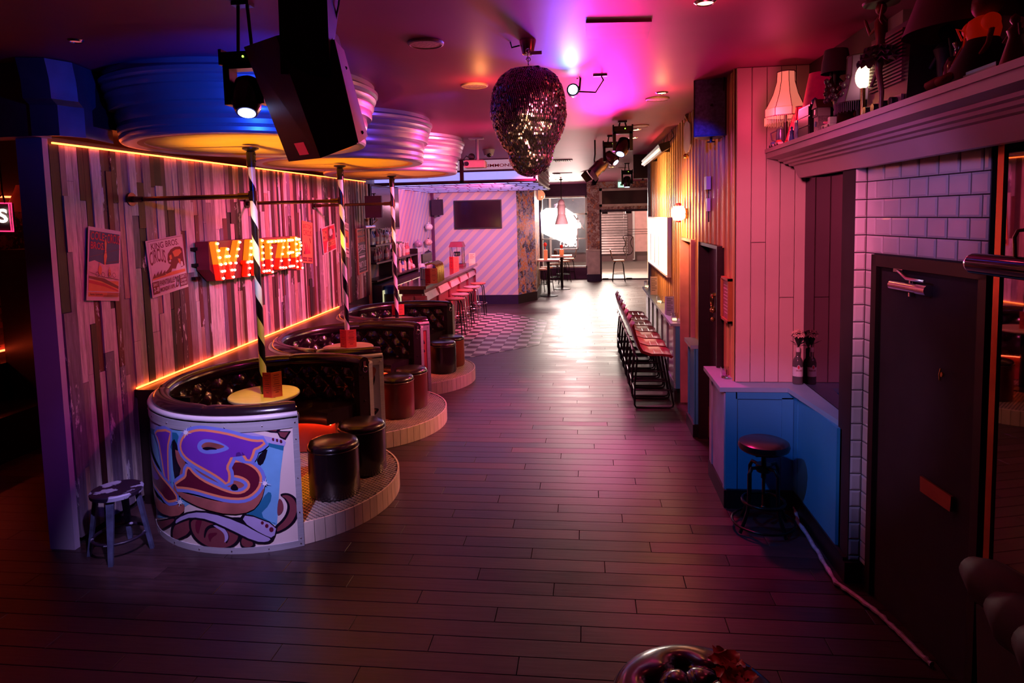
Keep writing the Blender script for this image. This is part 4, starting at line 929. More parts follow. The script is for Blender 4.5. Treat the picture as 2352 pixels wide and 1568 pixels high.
# ---- drum stools
def drum(name_label, cx_, cy_, r=.195, m=leather2, top=.585):
    t = thing('drum_stool', name_label, 'stool', (cx_, cy_, .161), group='black vinyl drum stools')
    z0 = .161; h = top-z0
    obj('body', B().lathe([(r*.95, z0), (r, z0+.02), (r*1.005, z0+h*.5), (r, top-.05)], (cx_, cy_, 0), 36), m, t, .5)
    obj('cushion', B().lathe([(r*1.0, top-.055), (r*1.015, top-.045), (r*1.01, top-.03), (r*.93, top-.006), (r*.7, top+.006), (.001, top+.012)], (cx_, cy_, 0), 36), leather2, t, .9)
    b = B()
    b.tube([(cx_+r*1.012*math.cos(R_(a)), cy_+r*1.012*math.sin(R_(a)), top-.05) for a in range(0, 360, 12)], .004, 5, True)
    obj('piping', b, m, t, 1)
    return t
mred = M('dark_red_vinyl', (.16, .02, .03), .35, coat=.2)
drum('nearest drum stool, front of the two at the nearest booth, yellow sheen on top', -2.0, 4.80)
drum('second drum stool of the nearest booth, behind the front one', -1.93, 5.26)
drum('maroon ribbed drum stool, front of the two at the middle booth', -2.08, 6.80, .185, mred, .60)
drum('maroon ribbed drum stool, rear of the two at the middle booth', -2.02, 7.16, .185, mred, .60)
drum('dark drum stool, front of the two at the farthest booth', -2.02, 8.80, .19)
drum('reddish drum stool, rear of the two at the farthest booth', -1.98, 9.20, .19, M('brick_red_vinyl', (.42, .07, .05), .4))
# ---- menus
def menu(px, py, z, Y=None, w=.10, h=.20, lab='', rz=0, m=red, m2_=redl, grp='folded red menus'):
    p = uz(px, py, z)
    t = thing('folded_menu', lab, 'menu', tuple(p), rz, grp)
    loc = p; mxx = Matrix.Translation(loc) @ Matrix.Rotation(rz, 4, 'Z')
    a = frame4(mxx @ Vector((-w*.75, -w*.35, 0)), mxx @ Vector((0, -w*.75, 0)), mxx @ Vector((-w*.75, -w*.35, h)))
    c = frame4(mxx @ Vector((0, -w*.75, 0)), mxx @ Vector((w*.8, -w*.3, 0)), mxx @ Vector((0, -w*.75, h)))
    obj('left_leaf', B().prism(rect(0, 1, 0, 1), a, -.002, .0), m, t, 0)
    obj('right_leaf', B().prism(rect(0, 1, 0, 1), c, -.002, .0), m2_, t, 0)
    b = B()
    for fn in (a, c):
        for k in range(9):
            ww = (.5, .66, .4, .6, .55, .7, .45, .6, .3)[k]
            put_poly(b, rect(.5-ww/2, .5+ww/2, .86-k*.085, .875-k*.085+(.015 if k % 4 == 0 else 0)), fn, .0012)
        for r_ in (rect(.1, .9, .93, .935), rect(.1, .9, .06, .065), rect(.1, .105, .06, .93), rect(.895, .9, .06, .93)): put_poly(b, r_, fn, .0012)
    obj('print', b, inkred, t, 0)
    return t
menu(628, 908, .878, w=.095, h=.205, lab='folded red menu standing on the nearest booth table', rz=R_(18))
menu(803, 795, .878, w=.12, h=.20, lab='bright red open menu on the middle booth table')
menu(916, 722, .878, w=.12, h=.16, lab='red menu on the farthest booth table at the pole foot')
menu(992, 650, 1.142, w=.14, h=.27, lab='red menu standing on the bar next to the taps')
menu(1044, 616, 1.142, w=.14, h=.27, lab='red menu on the bar beside the popcorn machine')
# ================================================================ POSTERS AND SIGNS ON THE PLANK WALL
def poster(lab, tl, tr, br, bl, paper, prints, off=.018, thick=.003, name='circus_poster', cat='poster', frame=None, grp='circus posters on the plank wall'):
    q = [wall(*p, off=off) for p in (bl, br, tl)]
    t = thing(name, lab, cat, tuple((q[0]+q[1])/2), 0, grp)
    fn = frame4(*q)
    b = B().prism(rect(0, 1, 0, 1), fn, 0, thick); obj('paper', b, paper, t, 0)
    bym = {}
    for k, it in enumerate(prints):
        m, kind, args = it
        b = bym.setdefault(m.name, (B(), m))[0]; d = thick+.0006+.0003*k
        if kind == 't': s, u0, u1, v0, v1 = args[:5]; put_text(b, s, fn, u0, u1, v0, v1, d, .015, args[5] if len(args) > 5 else 0)
        else: put_poly(b, args, fn, d)
    for nm, (b, m) in bym.items(): obj('print', b, m, t, 0)
    if frame:
        b = B()
        for u0, u1, v0, v1 in ((-.1, 0, -.04, 1.04), (1, 1.1, -.04, 1.04), (0, 1, -.04, 0), (0, 1, 1, 1.04)): b.prism(rect(u0, u1, v0, v1), fn, -.005, .015)
        obj('frame', b, frame, t, 0)
    return t
pap = M('aged_poster_paper', (.78, .52, .48), .6, var=.06); pnavy = M('poster_navy', (.05, .03, .14), .6, var=.1); pred_ = M('poster_red', (.62, .02, .05), .6, var=.08)
por = M('poster_orange', (.85, .24, .08), .6, var=.1); pskin = M('poster_pale', (.80, .42, .38), .6, var=.15, sc_=20); pcr = M('poster_cream', (.85, .68, .60), .6, var=.05)
pr = [(pnavy, 'p', rect(.04, .96, .50, .95)), (pskin, 'p', [(.04, .52), (.2, .55), (.5, .50), (.96, .54), (.96, .26), (.04, .26)]), (por, 'p', rect(.04, .96, .13, .28)),
      (inkred, 'p', [(.04, .30), (.4, .27), (.96, .17), (.96, .21), (.5, .31), (.04, .335)]), (pred_, 'p', [(.04, .24), (.5, .2), (.96, .13), (.96, .15), (.5, .24), (.04, .28)]),
      (pred_, 't', ('COLE', .06, .48, .82, .93, .01)), (pred_, 't', ('BROS.', .07, .48, .70, .80, .0)), (pred_, 't', ('CIRCUS', .56, .96, .80, .93, .01)),
      (por, 'p', [(.48, .80), (.52, .88), (.55, .80), (.54, .70), (.57, .62), (.53, .50), (.49, .50), (.47, .62), (.50, .70)]), (por, 'p', ell(.515, .90, .022, .012, 10)),
      (por, 'p', [(.33, .48), (.38, .49), (.42, .44), (.40, .36), (.33, .36), (.30, .42)]), (por, 'p', ell(.345, .515, .02, .012, 10)), (por, 'p', [(.62, .44), (.68, .44), (.70, .36), (.63, .34)]), (por, 'p', ell(.65, .46, .018, .01, 10)),
      (inkred, 'p', [(.04, .59), (.5, .665), (.96, .745), (.96, .740), (.5, .660), (.04, .585)]), (inkred, 'p', [(.5, .525), (.96, .573), (.96, .568), (.5, .52)]),
      (inkred, 'p', [(.04, .39), (.4, .335), (.96, .305), (.96, .30), (.4, .33), (.04, .385)]), (inkred, 't', ('Aerial Gymnasts', .07, .45, .065, .105))]
for cx_ in (.27, .42, .60, .72):
    o_ = ell(cx_, .36, .055, .035, 18); i_ = ell(cx_, .36, .045, .028, 18)
    for k in range(18): pr.append((inkred, 'p', [o_[k], o_[(k+1) % 18], i_[(k+1) % 18], i_[k]]))
for k in range(3): pr.append((inkred, 'p', rect(.50, .92, .065+.017*k, .074+.017*k)))
pr.insert(3, (por, 'p', rect(.04, .96, .055, .115)))
poster('tall circus poster with blue sky, red COLE BROS. CIRCUS title and cyclists', (202, 519), (277, 531), (273, 691), (198, 690), pap, pr)
pr = [(inkred, 't', ('KING BROS.', .12, .86, .83, .94)), (inkred, 't', ('CIRCUS', .05, .46, .54, .78, .06)),
      (inkred, 'p', [(.50, .60), (.53, .70), (.62, .77), (.74, .80), (.88, .79), (.95, .74), (.96, .42), (.86, .40), (.83, .52), (.76, .48), (.70, .40), (.60, .42), (.56, .36), (.44, .34), (.40, .38), (.50, .43), (.58, .50), (.52, .53)]),
      (por, 'p', [(.66, .72), (.76, .75), (.88, .74), (.92, .68), (.80, .62), (.70, .62)]), (por, 'p', [(.56, .66), (.62, .68), (.63, .60), (.57, .58)]), (pcr, 'p', ell(.565, .565, .03, .02, 10)), (pcr, 'p', [(.84, .42), (.92, .42), (.91, .50), (.86, .52)]), (por, 'p', [(.78, .58), (.86, .56), (.84, .46), (.80, .50)]),
      (por, 'p', [(.04, .305), (.96, .305), (.96, .36), (.6, .37), (.3, .34), (.04, .325)]), (inkred, 'p', [(.05, .33), (.12, .42), (.14, .36), (.22, .44), (.22, .37), (.32, .45), (.30, .37), (.40, .43), (.40, .34)]),
      (inkred, 'p', rect(.03, .20, .05, .27)), (pcr, 't', ('2-8', .05, .18, .09, .17)), (pcr, 't', ('DAILY', .05, .18, .20, .25)), (inkred, 't', ('PAINTSVILLE', .22, .62, .17, .27)), (inkred, 't', ('MONDAY APR.', .22, .62, .06, .14)), (inkred, 't', ('29', .64, .74, .06, .27)),
      (inkred, 'p', rect(.76, .97, .05, .27)), (pcr, 't', ('GIANT 5', .78, .95, .20, .26)), (pcr, 't', ('CONTINENT', .78, .95, .135, .18)), (pcr, 't', ('MENAGERIE', .78, .95, .07, .12)), (inkred, 'p', rect(.03, .97, .975, .982)), (inkred, 'p', rect(.03, .035, .05, .98)), (inkred, 'p', rect(.965, .97, .05, .98))]
poster('tilted circus poster with a snarling bear, KING BROS. in dark capitals', (333, 554), (418, 537), (432, 658), (350, 685), pcr, pr)
pr = [(por, 'p', rect(.03, .97, .03, .97)), (inkred, 't', ('BIG TOP', .10, .90, .82, .92, .02)), (inkred, 't', ('CIRCUS', .10, .90, .66, .79, .0)), (inkred, 'p', rect(.05, .95, .04, .14)), (por, 'p', rect(.45, .55, .05, .13)), (por, 'p', rect(.1, .9, .085, .095)),
      (pred_, 'p', [(.18, .20), (.25, .40), (.15, .50), (.3, .45), (.36, .30), (.42, .42), (.36, .52), (.5, .42), (.52, .24), (.62, .38), (.72, .50), (.66, .34), (.78, .24)]), (inkred, 'p', [(.66, .62), (.74, .60), (.84, .50), (.80, .48), (.70, .56)]), (inkred, 'p', [(.10, .22), (.24, .32), (.28, .20)])]
poster('orange circus poster right beside the glowing letters', (693, 506), (718, 512), (718, 605), (694, 603), por, pr)
pr = [(pred_, 'p', rect(.04, .96, .04, .96)), (por, 'p', rect(.06, .36, .48, .88)), (inkred, 't', ('TOM', .10, .34, .72, .86)), (inkred, 't', ('MIX', .10, .34, .54, .68)), (pcr, 'p', ell(.66, .72, .14, .15, 18)), (inkred, 'p', [(.45, .62), (.55, .50), (.72, .46), (.80, .60), (.70, .62), (.62, .58)]), (por, 'p', rect(.36, .94, .20, .42)), (inkred, 't', ('CIRCUS', .40, .90, .24, .38)),
      (pcr, 'p', [(.22, .06), (.32, .40), (.42, .45), (.34, .20), (.34, .06)]), (inkred, 'p', [(.74, .84), (.86, .80), (.84, .68), (.78, .62), (.76, .74)])]
poster('small tilted red circus poster with a bearded face', (737, 524), (768, 514), (773, 571), (743, 585), pcr, pr)
pr = [(por, 'p', rect(.06, .94, .28, .78)), (inkred, 't', ('CIRCUS', .1, .9, .85, .95)), (inkred, 'p', rect(.1, .9, .76, .79)), (inkred, 'p', rect(.1, .9, .20, .24)), (inkred, 'p', rect(.1, .9, .10, .13)), (inkred, 'p', ell(.5, .5, .2, .1, 12))]
poster('pale narrow circus poster half hidden behind the middle striped pole', (789, 508), (803, 512), (802, 592), (791, 588), pcr, pr)
dk = M('sign_board_dark', (.035, .01, .03), .5)
wpk = M('sign_pink_white', (.85, .70, .80), .5)
pr = [(por, 't', ('MAKE A', .05, .95, .86, .97)), (por, 't', ('BOOKING!', .05, .95, .70, .83)), (wpk, 't', ('Contact us', .04, .96, .54, .66, .02)), (wpk, 'p', [(.08, .46), (.5, .53), (.92, .50), (.92, .52), (.5, .555), (.08, .48)]), (wpk, 'p', rect(.05, .95, .42, .43)), (wpk, 'p', rect(.15, .85, .335, .385)), (wpk, 't', ('PARTY US', .04, .96, .10, .25)), (wpk, 'p', rect(.04, .96, .05, .06))]
poster('tall framed dark sign reading MAKE A BOOKING! at the end of the plank wall', (819, 529), (842, 527), (842, 620), (824, 627), dk, pr, name='booking_sign', cat='sign', frame=M('salmon_frame', (.60, .18, .14), .45), grp=None)
q = wall(850, 521, .14); a = wall(843, 505, .02)
t = thing('picture_light', 'small brass picture light above the booking sign', 'lamp', tuple(a))
obj('arm', B().tube([a, a+Vector((.10, 0, .06)), a+Vector((.20, -.02, -.0)), q], .008), brass, t); obj('lamp_shade', B().cyl(q+Vector((0, -.28, .0)), q+Vector((0, .22, .0)), .028), chrome, t)
obj('wall_rose', B().ball(a, .03, 8), brass, t)
# ---- the lit letter sign
S0 = wall(497, 556, .22); S1 = wall(693, 543, .22); zb0 = wall(505, 645, .22).z; zb1 = wall(692, 620, .22).z
t = thing('letter_sign', 'glowing marquee letter sign reading WALTZER on the plank wall', 'sign', (S0.x-.2, (S0.y+S1.y)/2, 1.7))
amberl = M('amber_letter', (.85, .30, .03), .35, var=.1, emit=(1, .20, .0), es=.8, coat=.3); redlt = M('red_letter', (.80, .03, .02), .35, var=.1, emit=(1, .01, .0), es=.8, coat=.3)
backm = M('red_sign_box', (.22, .01, .03), .45)
bulbm = M('lit_bulb_yellow', (1, .8, .4), .4, var=0, emit=(1, .72, .22), es=11); bulbw = M('lit_bulb_white', (1, .8, .7), .4, var=0, emit=(1, .45, .30), es=8)
def sg(u, v, d=0.0):
    x = S0.x+(S1.x-S0.x)*u; y_ = S0.y+(S1.y-S0.y)*u; zt_ = S0.z+(S1.z-S0.z)*u; zb = zb0+(zb1-zb0)*u
    return (x+d, y_, zb+(zt_-zb)*v)
obj('sign_box', B().prism([(-.02, .30), (-.02, 1.02), (1.01, 1.02), (1.01, .0), (.985, -.02), (.9, .10), (.62, .0), (.3, .0), (.06, -.02)], sg, -.19, -.06), backm, t, 0)
for v in (.12, .45, .85): obj('bracket', B().box(wx(S0.y)+.01, S0.x-.17, S0.y-.10, S0.y-.02, 1.72+.38*v, 1.75+.38*v), blackm, t, 0)
LET = [('W', [[(0, 1), (.16, 0)], [(.16, 0), (.42, .82)], [(.42, .82), (.60, 0)], [(.60, 0), (.98, 1)]]), ('A', [[(.45, 1), (.05, 0)], [(.45, 1), (.92, 0)], [(.0, .38), (.7, .38)]]), ('L', [[(.2, 1), (.2, .05)], [(.2, .05), (.95, .05)]]),
       ('T', [[(0, .95), (1, .95)], [(.35, .95), (.35, 0)]]), ('Z', [[(.05, .95), (.95, .95)], [(.95, .95), (.15, .1)], [(.15, .1), (.95, .08)]]), ('E', [[(.2, .95), (.95, .95)], [(.2, .95), (.2, .1)], [(.1, .55), (.9, .55)], [(.2, .1), (.95, .1)]]),
       ('R', [[(.15, 1), (.15, .05)], [(.15, .96), (.7, .96)], [(.7, .96), (.95, .75)], [(.95, .75), (.6, .5)], [(.6, .5), (.15, .5)], [(.6, .5), (.98, 0)]])]
us = [(.0, .27), (.285, .43), (.44, .55), (.53, .64), (.65, .765), (.775, .875), (.89, 1.0)]
BULBS = {}
for (ch, strokes), (u0, u1) in zip(LET, us):
    up = B(); lo = B(); spots = []
    for (a, c) in strokes:
        pa = (u0+(u1-u0)*a[0]*.80, .06+a[1]*.9); pc = (u0+(u1-u0)*c[0]*.80, .06+c[1]*.9)
        n = max(2, int(math.hypot((pc[0]-pa[0])*4, (pc[1]-pa[1]))*6)); hw = .016; hv = .07
        dx, dv = (pc[0]-pa[0])*4.6, pc[1]-pa[1]; L_ = math.hypot(dx, dv) or 1; nx, nv = -dv/L_/4.6*.054, dx/L_*.054
        def seg(f0, f1):
            p = (pa[0]+(pc[0]-pa[0])*f0, pa[1]+(pc[1]-pa[1])*f0); q_ = (pa[0]+(pc[0]-pa[0])*f1, pa[1]+(pc[1]-pa[1])*f1)
            return [(p[0]-nx, p[1]-nv), (q_[0]-nx, q_[1]-nv), (q_[0]+nx, q_[1]+nv), (p[0]+nx, p[1]+nv)]
        for k in range(12):
            f0, f1 = k/12, (k+1)/12; vm = pa[1]+(pc[1]-pa[1])*(f0+f1)/2
            (up if vm > .42 else lo).prism(seg(f0, f1), sg, -.06, .0)
        for e_ in (pa, pc): (up if e_[1] > .42 else lo).prism(ell(e_[0], e_[1], .0125, .058, 10), sg, -.06, .0)
        for k in range(n+1):
            f = k/n; u = pa[0]+(pc[0]-pa[0])*f; v = pa[1]+(pc[1]-pa[1])*f; p = sg(u, v, .012)
            spots.append((p, v > .42))
    o = None
    for b, m in ((up, amberl), (lo, redlt)):
        if b.v: o = obj('letter', b, m, t, 0)
        if b is up and b.v: o1 = o
    for p, hi in spots:
        src = BULBS.get(hi)
        par = o1 if (hi and up.v) else o
        if src is None: src = obj('bulb', B().ball((0, 0, 0), .0125, 7), bulbm if hi else bulbw, par, .8); src.location = p; BULBS[hi] = src
        else: share('bulb', src, par, p)
# ================================================================ RIGHT WALL FITTINGS
def wall_speaker(lab, x, y_, z, w, h, d, m, rz, grill=None):
    t = thing('wall_speaker', lab, 'speaker', (x, y_, z))
    mx = Matrix.Translation((x, y_, z)) @ Matrix.Rotation(rz, 4, 'Z')
    b = B().prism([(-w/2, -d/2), (w/2, -d/2), (w/2, 0), (w*.28, d/2), (-w*.28, d/2), (-w/2, 0)], lambda u, v, q: tuple(mx @ Vector((u, v, q))), 0, h)
    obj('cabinet', b, m, t, 0)
    obj('grille', B().box(-w/2+.012, w/2-.012, -d/2-.006, -d/2+.001, .012, h-.012, mx), grill or m, t, 0)
    obj('mount', B().cyl(mx @ Vector((0, 0, h)), mx @ Vector((0, 0, h+.03)), .012).cyl(mx @ Vector((0, 0, h+.03)), mx @ Vector((0, 0, h+.045)), .035).cyl(mx @ Vector((0, 0, 0)), mx @ Vector((0, 0, -.03)), .012).cyl(mx @ Vector((0, 0, -.03)), mx @ Vector((0, 0, -.04)), .035), blackm, t)
    return t
ps = uy(1633, 322, 5.75)
spk_b = M('speaker_cloth_blue_lit', (.10, .12, .22), .6, var=.5, sc_=40)
t = wall_speaker('large black wall speaker lit blue, high beside the column', ps.x, 5.75, ps.z+.02, .26, .50, .26, black, R_(-14), spk_b)
obj('cable', B().tube([(ps.x+.12, 5.7, ps.z+.5), (1.13, 5.62, 3.22), (1.12, 5.55, CE-.005)], .006), black, t); obj('badge', B().cyl((ps.x-.02, 5.595, ps.z+.27), (ps.x-.02, 5.612, ps.z+.27), .010), blackm, t)
p2_ = uy(1474, 410, 12.6)
wall_speaker('black wall speaker hanging at the far end of the plank wall', p2_.x+.02, 12.6, p2_.z, .33, .50, .28, black, R_(-8))
h0, h1 = ux(1502, 362, 1.06), ux(1547, 336, 1.06)
t = thing('infrared_heater', 'long tilted bar heater glowing pale on the right wall', 'heater', (1.08, (h0.y+h1.y)/2, h0.z))
b = B(); ya, yb = 8.75, 11.4; zz_ = 3.12
b.hexa([(.98, ya, zz_-.04), (1.10, ya, zz_+.02), (1.10, yb, zz_+.02), (.98, yb, zz_-.04), (.94, ya, zz_+.06), (1.08, ya, zz_+.10), (1.08, yb, zz_+.10), (.94, yb, zz_+.06)])
obj('housing', b, black, t, 0); obj('lamp_tube', B().cyl((.955, ya+.06, zz_+.0), (.955, yb-.06, zz_+.0), .020), M('heater_tube', (.8, .5, .4), .4, emit=(1, .6, .45), es=1.6), t)
obj('bracket', B().box(1.06, 1.14, 9.2, 9.24, zz_, zz_+.06).box(1.06, 1.14, 10.8, 10.84, zz_, zz_+.06), blackm, t)
obj('cable', B().tube([(1.08, ya, zz_+.08), (1.12, 8.6, 3.26), (1.13, 8.9, CE-.004)], .006), black, t)
p = ux(1578, 318, 1.14)
t = thing('wall_plaque', 'small ornate pale plaque on the pine boards behind the blue speaker', 'plaque', tuple(p))
b = B().prism(smoothp([(-.10, -.18), (.10, -.18), (.12, .14), (.05, .22), (-.03, .20), (-.11, .13)], 1), lambda u, v, d: (1.145-d, 7.6+u*2.2, p.z+v*.9), 0, .015)
obj('panel', b, M('plaque_face', (.60, .50, .58), .4), t); obj('bow', B().tube([(1.12, 7.5, p.z+.18), (1.12, 7.62, p.z+.25), (1.12, 7.7, p.z+.19)], .012).ball((1.12, 7.6, p.z-.2), .03, 6), brass, t)
s_ = thing('sensor_box', 'pair of small cream boxes on the pine boards above the second door', 'sensor', (1.14, 6.27, 2.48))
obj('casing', B().box(1.10, 1.14, 6.22, 6.34, 2.50, 2.62), cream, s_); obj('casing', B().box(1.11, 1.14, 6.24, 6.30, 2.30, 2.42), cream, s_); obj('cable', B().cyl((1.13, 6.27, 2.2), (1.13, 6.27, 2.5), .006), ink, s_)
# sconce
t = thing('wall_sconce', 'blown-out glass wall lamp above the first dark door', 'lamp', (1.14, 7.66, 2.3))
obj('backplate', B().cyl((1.14, 7.66, 2.28), (1.115, 7.66, 2.28), .06), brass, t)
for k, (dy, dz) in enumerate(((-.13, .0), (.0, .0), (.13, 0))):
    obj('glass_shade', B().lathe([(.03, -.075), (.055, -.03), (.055, .05), (.04, .085)], (1.04, 7.66+dy, 2.28+dz), 16, cap=False), M('lit_frosted_glass', (1, .7, .6), .4, var=0, emit=(1, .52, .40), es=5 if k < 3 else 2), t, .8)
    obj('finial', B().ball((1.04, 7.66+dy, 2.20+dz), .018, 6).ball((1.04, 7.66+dy, 2.38+dz), .022, 6).tube([(1.11, 7.66, 2.28), (1.08, 7.66+dy*.6, 2.26), (1.04, 7.66+dy, 2.2)], .006), M('ruby_glass', (.5, .03, .05), .2), t)
# lightbox with framed prints
t = thing('light_box', 'dazzling white lit panel above the long ledge', 'lit panel', (1.12, 10.4, 1.8))
obj('lit_face', B().box(1.075, 1.085, 9.1, 11.75, 1.44, 2.20), M('lit_white_panel', (1, .9, .8), .4, var=0, emit=(1, .80, .62), es=2.6), t, 0)
obj('casing', B().box(1.085, 1.14, 9.06, 11.8, 1.41, 2.23), white, t, 0)
for k in range(3): obj('glazing_bar', B().box(1.068, 1.076, 10.0+k*.6, 10.03+k*.6, 1.5, 1.95), M('pink_bar', (.7, .25, .3), .4), t, 0)
# framed notice by the column
q = [ux(1667, 737, 1.145), ux(1683, 742, 1.145), ux(1666, 646, 1.145)]
t = thing('framed_notice', 'narrow framed notice hung beside the column', 'picture', (1.145, 5.45, 1.45))
b = B().box(1.125, 1.142, 5.34, 5.60, 1.42, 1.74); obj('sheet', b, M('faded_notice', (.42, .14, .20), .5), t, 0)
b = B()
for y0, y1, z0, z1 in ((5.32, 5.345, 1.40, 1.76), (5.595, 5.62, 1.40, 1.76), (5.32, 5.62, 1.40, 1.42), (5.32, 5.62, 1.74, 1.76)): b.box(1.11, 1.148, y0, y1, z0, z1)
obj('frame', b, M('gilt_brown_frame', (.45, .16, .05), .35), t, 0)
b = B()
for k in range(9): b.box(1.1235, 1.1245, 5.39, 5.56-(.04 if k % 3 == 2 else 0), 1.69-k*.028, 1.697-k*.028)
obj('print', b, wpk, t, 0)
# things on the long ledge
def glass_cup(lab, x, y_, z, r=.035, h=.08, cat='candle', lit=True, nm='tealight_holder'):
    t = thing(nm, lab, cat, (x, y_, z))
    obj('glass', B().lathe([(.001, 0), (r*.85, 0), (r, h), (r*.9, h), (r*.78, .008), (.001, .008)], (x, y_, z), 20), glass, t, .8)
    if lit: obj('candle', B().lathe([(.001, .009), (r*.6, .009), (r*.6, .03), (.001, .03)], (x, y_, z), 14), M('lit_wax', (.9, .6, .4), .5, emit=(1, .5, .2), es=4), t)
    return t
glass_cup('glass tealight at the near end of the long ledge', 1.07, 8.22, .952, .045, .10)
glass_cup('glass tealight between the menus on the long ledge', 1.07, 9.9, .952, .05, .10)
glass_cup('small tealight at the far end of the long ledge', 1.07, 12.0, .952, .05, .12)
def tent(lab, x, y_, z, w, h, m, rz=0, nm='menu_card', cat='menu', lines=8, lm=ink):
    t = thing(nm, lab, cat, (x, y_, z)); mx = Matrix.Translation((x, y_, z)) @ Matrix.Rotation(rz, 4, 'Z')
    a = frame4(mx @ Vector((-w/2, -.04, 0)), mx @ Vector((w/2, -.04, 0)), mx @ Vector((-w/2, -.01, h))); c = frame4(mx @ Vector((-w/2, .04, 0)), mx @ Vector((-w/2, -.04, 0)), mx @ Vector((-w/2, .02, h)))
    obj('front_leaf', B().prism(rect(0, 1, 0, 1), a, -.003, 0), m, t, 0); obj('side_leaf', B().prism(rect(0, 1, 0, 1), c, -.003, 0), m, t, 0)
    b = B()
    for k in range(lines): put_poly(b, rect(.15, .85-(.2 if k % 3 == 1 else 0), .86-k*.09, .885-k*.09), a, .001)
    obj('print', b, lm, t, 0); return t
tent('bluish white folded menu standing on the long ledge', 1.075, 8.75, .952, .11, .24, M('blue_white_card', (.40, .46, .80), .5), R_(5))
tent('pale pink menu card farther along the long ledge', 1.09, 10.9, .952, .12, .30, M('pale_pink_card', (.85, .62, .62), .5), R_(0))
glass_cup('plain glass tumbler on the near corner of the column ledge', uz(1664, 866, .952).x, uz(1664, 866, .952).y, .952, .033, .085, 'glass', False, 'glass_tumbler')
# ---- row of high chairs
def high_chair():
    t = thing('high_chair', 'nearest maroon vinyl high chair of the row at the long ledge', 'chair', (0, 0, 0), 0, 'row of maroon high chairs')
    sm = M('maroon_vinyl', (.24, .015, .025), .28, var=.2, sc_=10, bump=.15, coat=.3)
    # facing +x (towards the ledge); width along y
    n = 10; prof = [(-.23, 1.02), (-.245, .99), (-.215, .86), (-.175, .74), (-.12, .665), (-.02, .632), (.10, .632), (.19, .622), (.225, .60)]
    vs = []; m_ = len(prof)
    for s in (0, 1):
        for j, (x, z) in enumerate(prof):
            for k in range(n+1):
                v = (k/n-.5); w = .21 if j > 1 else .17; cup = .022*(abs(v)*2)**2
                if s == 0: vs.append((x+(cup if j < 4 else 0), v*2*w, z+(cup if j >= 4 else 0)))
                else: vs.append((x-.022+(cup if j < 4 else .0), v*2*w, z-.026+(cup if j >= 4 else 0)))
    fs = []; q = m_*(n+1)
    for j in range(m_-1):
        for k in range(n):
            a = j*(n+1)+k; fs.append((a, a+1, a+n+2, a+n+1)); fs.append((q+a, q+a+n+1, q+a+n+2, q+a+1))
    for j in range(m_-1):
        for k in (0, n):
            a = j*(n+1)+k; fs.append((a, a+n+1, q+a+n+1, q+a) if k == 0 else (a, q+a, q+a+n+1, a+n+1))
    for k in range(n):
        for j in (0, m_-1):
            a = j*(n+1)+k; fs.append((a, a+1, q+a+1, q+a))
    obj('seat_shell', B().add(vs, fs), sm, t, 1.0)
    for k in range(3):
        x = -.06+k*.085; obj('seat_seam', B().tube([(x, -.19, .640), (x, 0, .637), (x, .19, .640)], .005, 5), sm, t, 1)
    for s in (-1, 1):
        y_ = s*.20
        obj('side_frame', B().tube([(-.19, y_, .60), (-.22, y_, .30), (-.225, y_, .04), (-.21, y_, .012), (-.18, y_, .010), (.18, y_, .010), (.215, y_, .02), (.225, y_, .05), (.17, y_, .35), (.13, y_, .60)], .011, 8), blackm, t, 1)
    for x in (.215, -.222): obj('foot_rail', B().tube([(x, -.20, .20), (x, .20, .20)], .010), blackm, t)
    for q in (-.20, .20): obj('side_rail', B().tube([(.213, q, .22), (-.222, q, .22)], .010), blackm, t)
    obj('back_frame', B().tube([(-.19, -.2, .60), (-.24, -.20, .70), (-.24, .20, .70), (-.19, .2, .60)], .010).tube([(.13, -.2, .60), (.13, .2, .60)], .010), M('chrome'), t)
    return t
hc = high_chair(); hc.location = (.76, 7.88, 0)
ords = ['second', 'third', 'fourth', 'fifth', 'sixth', 'farthest']
for k in range(6):
    cp(hc, (.76-.008*k, 7.88+.50*(k+1), 0), None, '%s maroon vinyl high chair in the row at the long ledge%s' % (ords[k], '' if k == 5 else ', counted from the front'))
# ---- swivel stool by the blue panel
x, y_ = 1.24, 4.73
t = thing('swivel_stool', 'black round swivel stool in front of the blue panel', 'stool', (x, y_, 0))
obj('seat', B().lathe([(.01, .585), (.15, .585), (.172, .60), (.178, .62), (.170, .645), (.14, .658), (.01, .662)], (x, y_, 0), 40), leather2, t, .8)
obj('swivel_mount', B().box(x-.07, x+.07, y_-.06, y_+.06, .555, .585).cyl((x, y_, .38), (x, y_, .56), .018).lathe([(.05, .43), (.055, .445), (.055, .475), (.05, .485)], (x, y_, 0), 20), blackm, t)
obj('screw', B().cyl((x, y_, .16), (x, y_, .44), .012).ball((x, y_, .16), .02, 6), M('blackened_brass'), t)
for k in range(4):
    a = R_(30+90*k); c, s = math.cos(a), math.sin(a)
    obj('leg', B().tube([(x+.05*c, y_+.05*s, .465), (x+.11*c, y_+.11*s, .47), (x+.135*c, y_+.135*s, .43), (x+.135*c, y_+.135*s, .22), (x+.15*c, y_+.15*s, .15), (x+.215*c, y_+.215*s, .015)], .013, 8), blackm, t, 1)
obj('foot_ring', B().tube([(x+.145*math.cos(R_(a)), y_+.145*math.sin(R_(a)), .21) for a in range(0, 360, 15)], .012, 8, True), blackm, t, 1)
obj('foot_ring', B().tube([(x+.215*math.cos(R_(a)), y_+.215*math.sin(R_(a)), .06) for a in range(0, 360, 15)], .009, 8, True), blackm, t, 1)
